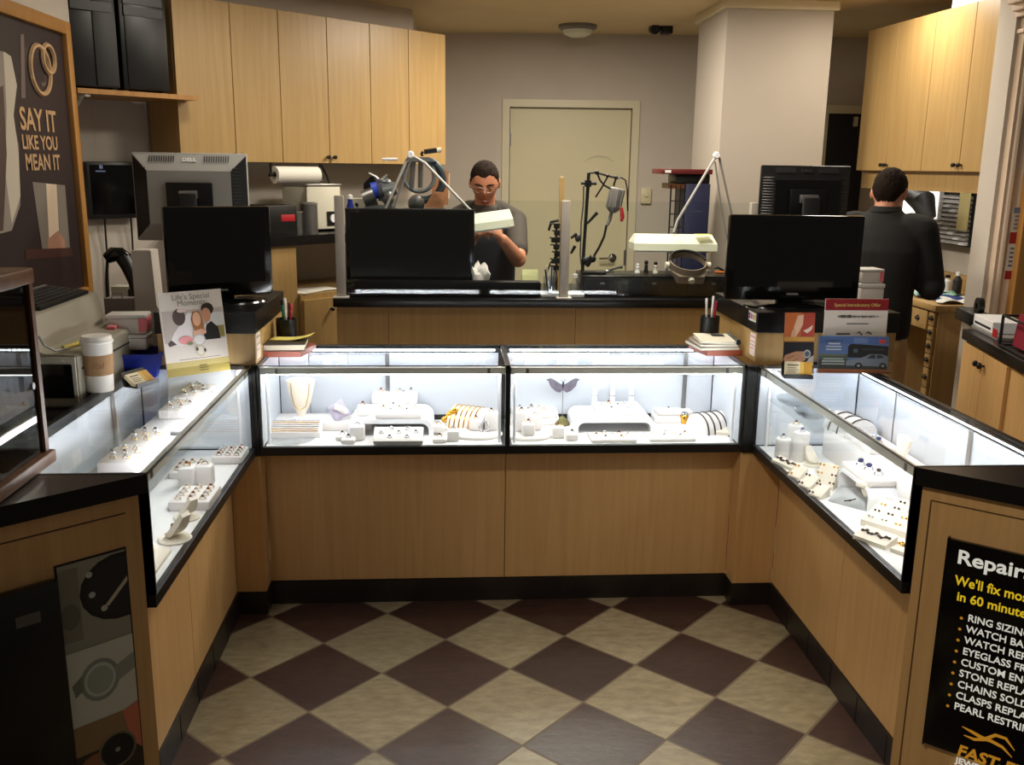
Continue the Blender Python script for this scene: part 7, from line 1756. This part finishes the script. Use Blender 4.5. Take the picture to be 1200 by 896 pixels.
# bus card with clear holder
bus = [(rect(0, 0, 1, .1), (196, 108, 56)), (rect(0, .1, 1, .36), (66, 68, 62)), (rect(0, .36, .42, .5), (96, 112, 110)), (rect(0, .5, 1, 1), (110, 136, 188)), (rect(0, .8, 1, 1), (92, 124, 186)), (rect(.5, .82, .7, .96), (128, 152, 200)),
       (rect(0, .46, .38, .49), (160, 150, 60)), (rect(.05, .22, .38, .26), (190, 190, 180)), (rect(.05, .29, .38, .34), (200, 200, 190)), (rect(.07, .36, .36, .4), (200, 200, 190)),
       ([(.42, .42), (.42, .72), (.46, .8), (1, .74), (1, .42)], (24, 26, 32)), (rect(.5, .56, .56, .66), (96, 110, 126)), (rect(.62, .62, .95, .68), (52, 58, 72)),
       ([(.4, .2), (.4, .34), (.62, .42), (.74, .52), (.9, .52), (1, .46), (1, .18)], (146, 150, 162)), ([(.7, .4), (.76, .5), (.82, .5), (.82, .4)], (60, 66, 80)), ([(.84, .4), (.84, .5), (.9, .5), (.95, .42)], (60, 66, 80)), (ell(.58, .2, .055, .085), (28, 28, 30)), (ell(.93, .2, .05, .085), (28, 28, 30)), (ell(.58, .2, .025, .04), (140, 140, 140)), (ell(.93, .2, .025, .04), (140, 140, 140)),
       (rect(.1, .62, .32, .66), (190, 200, 216)), (rect(.1, .7, .32, .74), (190, 200, 216)), (rect(.08, .88, .34, .9), (70, 84, 120)), (rect(.13, .78, .3, .82), (200, 206, 216)), (rect(.86, .82, .95, .92), (196, 60, 66))]
t, FRM, w, h = standing('counter_card', 'card with a black bus and silver pickup truck in a clear holder', 'sign card', (958, 436), (1039, 437), 394, bus, (110, 136, 188), .12)
b = MB(); b.bx(-.006, w+.006, -.002, h+.004, .0048, .0064, mtx=FRM); b.bx(-.006, w+.006, -.0, .004, .0, .03, mtx=FRM); obj('clear_holder', b, 'clear_plastic', t, False)
yb = t.location.y
red = [(rect(0, 0, 1, .26), (160, 34, 44)), (rect(0, .84, 1, 1), (140, 26, 34)), ([(.06, .2), (.14, .2), (.1, .13)], (236, 226, 220)), ([(.84, .2), (.92, .2), (.88, .13)], (236, 226, 220)), (rect(.25, .735, .34, .775), (120, 116, 112)), (rect(.36, .735, .42, .775), (60, 58, 56)), (rect(.2, .745, .86, .76), (150, 146, 142)), (rect(.35, .645, .7, .66), (110, 106, 102)),
       (rect(.2, .5, .42, .52), (70, 66, 64)), (rect(.22, .42, .42, .44), (70, 66, 64)), (rect(.48, .42, .78, .435), (90, 86, 84)), (rect(.48, .36, .78, .375), (90, 86, 84)), (rect(.48, .31, .78, .325), (90, 86, 84)), ([(.5, .5), (.56, .55), (.62, .5), (.6, .49), (.56, .53)], (40, 38, 40)), ([(.66, .5), (.7, .55), (.76, .52), (.76, .5), (.7, .53)], (40, 38, 40))]
a_, c_ = at(960, 424, z=ZG+.0), at(1034, 424, z=ZG)
t, FRM, w, h = standing('counter_card', 'red and white offer card standing behind the bus card', 'sign card', (962, 433), (1035, 433), 350, red, (224, 214, 204), .05, txt=(('Special Introductory Offer', .062, .5, .895, (214, 190, 110), .01, 'CENTER'), ('TAKE THIS AND BRING IT BACK', .05, .5, .17, (236, 214, 206), .01, 'CENTER'), ('FREE $25.00 or $50 GIFT', .05, .5, .735, (70, 66, 64), .0, 'CENTER')))
b = MB(); b.bx(0, w, 0.0, .004, -.05, -.003, mtx=FRM); obj('foot', b, 'clear_plastic', t, False)
bro = [(rect(0, .52, 1, 1), (196, 104, 52)), (rect(.55, .6, 1, 1), (176, 70, 54)), ([(.38, .6), (.3, .75), (.42, .95), (.62, .97), (.6, .8), (.5, .7)], (232, 190, 160)), ([(.2, .56), (.26, .72), (.38, .7), (.38, .58)], (220, 170, 140)), ([(.62, .7), (.78, .74), (.94, .8), (.9, .72), (.76, .66)], (232, 214, 200)), (rect(0, .53, 1, .6), (206, 160, 76)),
       (rect(0, .14, 1, .5), (26, 26, 36)), ([(.0, .22), (.05, .3), (.4, .36), (.7, .36), (.74, .22), (.5, .17), (.3, .2), (.1, .18)], (196, 146, 114)), ([(.12, .25), (.36, .3), (.36, .285), (.12, .235)], (140, 96, 74)), ([(.3, .2), (.5, .25), (.5, .24), (.3, .19)], (140, 96, 74)), (ell(.78, .32, .12, .07), (190, 192, 200)), (ell(.78, .32, .08, .045), (90, 96, 110)), ([(.72, .14), (1, .14), (1, .3), (.86, .26)], (180, 176, 172)), (rect(0, 0, 1, .14), (150, 104, 60))]
t, FRM, w, h = standing('brochure_holder', 'narrow brochure rack with an orange brochure above a watch brochure', 'brochure rack', (917, 437), (952, 437), 366, bro, (60, 44, 36), .1)
b = MB(); b.bx(-.004, w+.004, -.0, .004, -.04, -.003, mtx=FRM); b.bx(-.004, w+.004, 0, h*.1, -.003, .0064, mtx=FRM) if False else b.bx(-.004, w+.004, 0, .004, -.0, .0064, mtx=FRM); b.bx(-.004, w+.004, 0, h*.1, .0048, .0064, mtx=FRM); obj('clear_rack', b, 'clear_plastic', t, False)
# frosted boxes by the right television
d9 = 3.6
zp = PH
frost_box('lower frosted box on the right pedestal, right of the television', 1009, 1037, 332, 350, PH+.0005, d9-.0, 0, False, 'frosted boxes on the right pedestal')
zt9 = at(1022, 332, d=d9).z
frost_box('upper frosted box with a pink end, right of the right television', 1008, 1036, 315, 332, zt9+.001, d9, .05, True, 'frosted boxes on the right pedestal')

# ================================================================== END CABINET SIGNS
def face(P0, D_, N_): return frame(P0 + N_*.0, D_, (0, 0, 1))
# right repair sign: panel frame local x along the slanted edge
FRc = frame(V((ER0.x, ER0.y, 0)) - ERN*.012, ERD, (0, 0, 1))
if (FRc.to_3x3() @ V((0, 0, 1))).dot(ERN) < 0: raise SystemExit('right face')
def rf(u, v): q = FRc.inverted() @ onp(u, v, FRc.translation, ERN); return q.x, q.y
x0, zt_ = rf(1112, 629); xb, zb_ = rf(1086, 868); xr = x0+.46; x0 = (x0+xb)/2
gx = rf(1091, 588)[0]; gz = rf(1092, 586)[1]
b = MB(); b.bx(gx-.0015, gx+.0015, .1, gz, .0, .0012, mtx=FRc); b.bx(gx, .56, gz-.0015, gz+.0015, .0, .0012, mtx=FRc); obj('panel_groove', b, cmat(96, 66, 36), ec_r, False)
t = thing('repair_sign', 'black repair sign with yellow and white lettering on the right end cabinet', 'sign', FRc @ V(((x0+xr)/2, zb_, .006))); IV = Matrix.Translation(-t.location) @ FRc
b = MB(); b.bx(x0, xr, zb_, zt_, .0012, .012, mtx=IV); b.bx(x0-.004, x0, zb_-.004, zt_+.004, .0012, .014, mtx=IV); obj('panel', b, 'black_gloss', t, False)
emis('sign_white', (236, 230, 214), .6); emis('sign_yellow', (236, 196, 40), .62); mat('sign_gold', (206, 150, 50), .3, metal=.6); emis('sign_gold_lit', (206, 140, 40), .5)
def line(s_, u, v, cap_px, m, bold=.012, sx=1., name='lettering', sh=0):
    x, z = rf(u, v); s2 = rf(u, v-cap_px)[1]-z; b = MB(); b.text(s_, s2/.70, IV @ Matrix.Translation((x, z, .0125)), bold, 'LEFT', .0005, sx, sh); return obj(name, b, m, t, False)
line('Repairs', 1122, 657, 16, 'sign_white', .02, 1.12)
line("We'll fix most jewelry", 1120, 682, 11, 'sign_yellow', .016, .86); line('in 60 minutes or less', 1122, 700.5, 10.4, 'sign_yellow', .016, .92)
rows_ = ['RING SIZING', 'WATCH BATTERIES', 'WATCH REPAIR', 'EYEGLASS FRAMES', 'CUSTOM ENGRAVING', 'STONE REPLACEMENT', 'CHAINS SOLDERED', 'CLASPS REPLACED', 'PEARL RESTRINGING']
for k, s_ in enumerate(rows_):
    u = 1135-k*2.0; v = 725+k*12.8
    line(s_, u, v, 8.2, 'sign_white', .012, .93)
    x, z = rf(u-7, v-3.2); b = MB(); b.lathe([(0, .0008), (.0035, .0008), (.0038, 0)], seg=12, mtx=IV @ Matrix.Translation((x, z, .0122))); obj('bullet', b, 'sign_gold_lit', t)
line('FAST-FIX', 1122, 881, 13, 'sign_gold_lit', .03, .98, sh=.15); line('JEWELRY AND', 1121, 890, 7, 'sign_white', .02, 1.0); line('WATCH REPAIRS', 1118, 901, 7, 'sign_white', .02, 1.0)
b = MB()
c0 = [rf(*p) for p in ((1129, 848), (1140, 854), (1152, 861), (1163, 865), (1176, 872), (1187, 884))]; c1 = [rf(*p) for p in ((1131, 858), (1143, 863), (1155, 863), (1168, 858), (1180, 862), (1190, 876))]
for c in (c0, c1): b.tube([IV @ V((x, z, .0135)) for x, z in c], [.001, .0035, .0045, .004, .0035, .001], 8)
obj('pliers_emblem', b, 'sign_gold_lit', t)
# left watch poster in the end cabinet
FLc = frame(V((EL0.x, EL0.y, 0)) - ELN*.012, -ELD, (0, 0, 1))
if (FLc.to_3x3() @ V((0, 0, 1))).dot(ELN) < 0: raise SystemExit('left face')
def lf(u, v): q = FLc.inverted() @ onp(u, v, FLc.translation, ELN); return q.x, q.y
xa, za = lf(148, 642); xc, zc_ = lf(66, 668); zt_ = (za+zc_)/2+.004; xl_ = (lf(66, 668)[0]+lf(85, 860)[0])/2; xr_ = (lf(148, 642)[0]+lf(160, 850)[0])/2; zb_ = zt_-.62
t = thing('watch_poster', 'tall poster with watch pictures set into the left end cabinet', 'poster', FLc @ V(((xl_+xr_)/2, zb_, .004))); IV = Matrix.Translation(-t.location) @ FLc
w, h = xr_-xl_, zt_-zb_
b = MB(); b.bx(xl_-.004, xr_+.004, zb_, zt_+.004, .0, .003, mtx=IV); obj('backing', b, 'black_plastic', t, False)
FP = IV @ Matrix.Translation((xl_, zb_, .0035))
def vpos(v): return (lf(110, v)[1]-zb_)/h
def V_(f): return f
pi_ = [(rect(0, .66, 1, 1), (150, 148, 132)), (ell(.9, .865, .62, .13), (20, 20, 22)), (ell(.9, .865, .56, .115), (30, 30, 34)), ([(.62, .80), (.70, .80), (1, .875), (1, .895)], (196, 186, 160)), (ell(.44, .94, .05, .012), (190, 190, 180)), (ell(.46, .86, .05, .012), (190, 190, 180)), (ell(.62, .795, .05, .012), (190, 190, 180)), (rect(.0, .7, .28, .98), (128, 124, 108)), (ell(.12, .80, .14, .05), (104, 100, 86)),
       (rect(0, .36, 1, .66), (206, 206, 190)), (ell(.46, .52, .3, .085), (140, 146, 136)), (ell(.46, .52, .24, .068), (196, 200, 188)), (ell(.46, .52, .2, .055), (160, 166, 154)), ([(.68, .55), (1, .585), (1, .52), (.72, .49)], (150, 154, 142)), ([(.05, .53), (.2, .56), (.2, .5), (.08, .48)], (120, 124, 112)),
       (rect(0, 0, 1, .36), (58, 44, 34)), (rect(0, .24, 1, .36), (150, 120, 84)), ([(.75, .36), (1, .38), (1, .18), (.85, .22)], (206, 120, 90)), (ell(.3, .14, .34, .09), (150, 96, 62)), (ell(.62, .21, .3, .075), (120, 108, 84)), (ell(.62, .21, .26, .065), (20, 20, 22)), (ell(.62, .21, .04, .01), (140, 140, 130)), (ell(.9, .06, .3, .05), (70, 66, 60))]
# clip polygons to the picture
def clip(poly):
    for ax, lim, sg in ((0, 0, 1), (0, 1, -1), (1, 0, 1), (1, 1, -1)):
        out = []
        for i in range(len(poly)):
            p, q = poly[i-1], poly[i]; ip, iq = sg*(p[ax]-lim) >= 0, sg*(q[ax]-lim) >= 0
            if ip != iq:
                f = (lim-p[ax])/(q[ax]-p[ax]); out.append((p[0]+(q[0]-p[0])*f, p[1]+(q[1]-p[1])*f))
            if iq: out.append(q)
        poly = out
    return poly
stick('picture', t, FP, w, h, [(clip(p), c) for p, c in pi_ if len(clip(p)) > 2], (150, 148, 132))
gzl = lf(150, 600)[1]
b = MB(); b.bx(xl_-.3, xr_+.01, gzl-.0015, gzl+.0015, 0, .0012, mtx=FLc); obj('panel_groove', b, cmat(70, 44, 24), ec_l, False)
# dark object at the lower left: dark display easel panel
xd_ = lf(70, 700)[0]
t = thing('dark_panel', 'dark framed panel leaning on the left end cabinet beside the watch poster', 'panel', FLc @ V((xl_-.16, .0, .02))); IV = Matrix.Translation(-t.location) @ FLc
b = MB(); b.bx(xl_-.34, xl_-.006, .001, zt_-.02, .004, .03, bev=.004, mtx=IV); obj('board', b, 'black_lam', t)
b = MB(); b.bx(xl_-.10, xl_-.05, zt_-.1, zt_-.075, .0302, .0312, mtx=IV); obj('small_print', b, cmat(96, 90, 84), t, False)

# ================================================================== TABLETOP SHOWCASE AT THE LEFT
q = at(52, 580, z=ZT); 
sx1, sy0 = at(48, 560, z=ZT).x-.045, at(40, 585, z=ZT).y
zt_ = at(36, 322, d=(q-CAM).dot(FW)-.02).z
t = thing('tabletop_showcase', 'small dark wood and glass showcase on the left end cabinet', 'showcase', (sx1-.14, sy0+.12, ZT+.0005)); HS = zt_-ZT
b = MB(); b.bx(-.17, .17, -.15, .15, 0, .03, bev=.004); obj('base', b, 'maple_dark', t)
b = MB(); b.bx(-.16, .165, -.14, .14, HS-.035, HS, bev=.004); obj('top', b, 'maple_dark', t)
for x in (-.145, .15):
    for y in (-.13, .13):
        b = MB(); b.bx(x-.009, x+.009, y-.009, y+.009, .03, HS-.035); obj('post', b, 'maple_dark', t, False)
glass('smoky_pane', (.42, .38, .35), .9)
for (x0, x1_, y0, y1_) in ((-.136, .141, -.133, -.129), (-.136, .141, .129, .133), (.148, .152, -.121, .121), (-.147, -.143, -.121, .121)):
    b = MB(); b.bx(x0, x1_, y0, y1_, .031, HS-.036); obj('glass_side', b, 'smoky_pane', t, False)
b = MB(); b.bx(-.135, .14, -.12, .12, HS*.5, HS*.5+.005); obj('inner_shelf', b, 'smoky_pane', t, False)
b = MB(); b.lathe([(0, .004), (.008, .004), (.008, 0)], seg=12, mtx=Matrix.Translation((.152, .1, HS*.42)) @ Matrix.Rotation(PI/2, 4, 'Y')); obj('lock', b, 'steel', t)

# ================================================================== WALL POSTER
XW = -1.87+.002
pr = at(80, 30, x=XW+.02); pb = at(98, 300, x=XW+.02)
yR = (pr.y+pb.y)/2; yL = yR-1.02; ztp = at(81, 28, x=XW+.02).z; zbp = ztp-1.18
t = thing('framed_poster', 'oak-framed wedding ring poster hanging on the left wall', 'poster', (XW, (yL+yR)/2, (ztp+zbp)/2)); IVp = Matrix.Translation(-t.location)
FPp = IVp @ frame((XW+.02, yL, zbp), (0, 1, 0), (0, 0, 1)); W_, H_ = yR-yL, ztp-zbp
fw_ = .055
b = MB()
for (x0, x1_, z0, z1_) in ((0, fw_, 0, H_), (W_-fw_, W_, 0, H_), (fw_, W_-fw_, H_-fw_, H_), (fw_, W_-fw_, 0, fw_)): b.bx(x0, x1_, z0, z1_, -.02, .022, bev=.006, mtx=FPp)
obj('frame', b, 'oak_frame', t)
b = MB(); b.bx(fw_*.8, W_-fw_*.8, fw_*.8, H_-fw_*.8, -.018, -.002, mtx=FPp); mat('poster_dark', (44, 30, 34), .35); obj('backing', b, 'poster_dark', t, False)
iw, ih = W_-2*fw_, H_-2*fw_
def pf(u, v): q = FPp.inverted() @ (IVp @ at(u, v, x=XW+.02)); return ((q.x-fw_)/iw, (q.y-fw_)/ih)
def pp(*pts): return [pf(*p) for p in pts]
its = [(pp((-60, 60), (3, 60), (14, 90), (14, 130), (22, 170), (24, 240), (14, 270), (-60, 290)), (150, 140, 132)), (pp((4, 60), (13, 66), (20, 100), (16, 135), (22, 180), (24, 230), (14, 262), (6, 200), (8, 130)), (206, 196, 180)), (pp((-40, 120), (4, 100), (8, 180), (4, 270), (-40, 280)), (84, 66, 60)),
       (pp((24, 40), (28, 40), (30, 115), (25, 115)), (120, 104, 100)), (pp((38, 213), (76, 217), (82, 292), (50, 296)), (128, 120, 112)), (pp((54, 215), (66, 216), (70, 290), (58, 292)), (226, 204, 180)), (pp((56, 280), (68, 270), (76, 282), (76, 296), (56, 297)), (176, 130, 108)), (pp((30, 292), (84, 290), (86, 300), (30, 304)), (70, 40, 36))]
its = [(clip(p), c) for p, c in its if len(clip(p)) > 2]
stick('picture', t, FPp @ Matrix.Translation((fw_, fw_, -.0015)), iw, ih, its, (44, 30, 34))
mat('poster_gold', (226, 190, 150), .25, metal=.35)
def ringpoly(c, rx, ry, dz):
    b.tube([FPp @ V((fw_+iw*(c[0]+rx*math.cos(a)), fw_+ih*(c[1]+ry*math.sin(a)), .001+dz)) for a in [2*PI*k/30 for k in range(31)]], .0105, 6, cap=False)
b = MB(); c0 = pf(46, 82); rx = abs(pf(57, 82)[0]-c0[0]); ry = abs(pf(46, 48)[1]-c0[1])*.82; ringpoly(c0, rx, ry, .002)
c1 = pf(55, 69); ringpoly(c1, rx*.62, ry*.58, .004); obj('ring_picture', b, 'poster_gold', t)
b = MB(); 
for s_, u0, u1, v, vt in (('SAY IT', 24, 66.5, 152, 130), ('LIKE YOU', 26, 67.5, 174, 160), ('MEAN IT', 30, 71, 198, 182)):
    a, c = FPp.inverted() @ (IVp @ at(u0, v, x=XW+.02)), FPp.inverted() @ (IVp @ at(u1, v+1.6, x=XW+.02)); z1_ = FPp.inverted() @ (IVp @ at(u0, vt, x=XW+.02))
    hh = z1_.y-a.y
    q = MB(); hh *= 1.18; q.text(s_, hh/.7, Matrix.Identity(4), .022, 'LEFT', .0006); ww = max(v_.co.x for v_ in q.bm.verts); q.bm.free()
    b.text(s_, hh/.7, FPp @ Matrix.Translation((a.x, (a.y+c.y)/2, .001)), .022, 'LEFT', .0006, (c.x-a.x)/ww)
obj('lettering', b, 'poster_gold', t, False)
# ================================================================== LIGHTS
def area(name, loc, size, power, col, rot=(0, 0, 0), sizey=None, spread=180):
    l = bpy.data.lights.new(name, 'AREA'); l.size = size; l.energy = power; l.color = col
    if sizey: l.shape = 'RECTANGLE'; l.size_y = sizey
    l.spread = R(spread)
    o = bpy.data.objects.new(name, l); COL.objects.link(o); o.location = loc; o.rotation_euler = rot; return o
WARM = (1, .91, .76)
area('ceiling_light', (.25, -.22, 2.85), .4, 6, WARM)
area('ceiling_light', (.55, .75, 2.6), .5, 30, WARM)
area('ceiling_light', (.5, 2.0, 2.6), .4, 36, WARM)
area('ceiling_light', (-1.0, .9, 2.6), .3, 6, WARM)
area('ceiling_light', (2.1, 1.6, 2.6), .35, 11, WARM)
sp = bpy.data.lights.new('added_fill_spot', 'SPOT'); sp.energy = 95; sp.color = WARM; sp.spot_size = R(66); sp.spot_blend = .8; sp.shadow_soft_size = .08  # added spot out of view, aimed to brighten the right end cabinet
so = bpy.data.objects.new('added_fill_spot', sp); COL.objects.link(so); so.location = (-.9, -2.3, 2.9)
so.rotation_euler = (V((1.25, -.75, .5))-V(so.location)).to_track_quat('-Z', 'Y').to_euler()
W = bpy.data.worlds.new('world'); S.world = W; W.use_nodes = True
W.node_tree.nodes['Background'].inputs[0].default_value = (1, .86, .68, 1)
W.node_tree.nodes['Background'].inputs[1].default_value = .085
S.view_settings.view_transform = 'Standard'; S.view_settings.look = 'None'
S.view_settings.exposure = .18; S.view_settings.gamma = 1; S.view_settings.use_curve_mapping = False
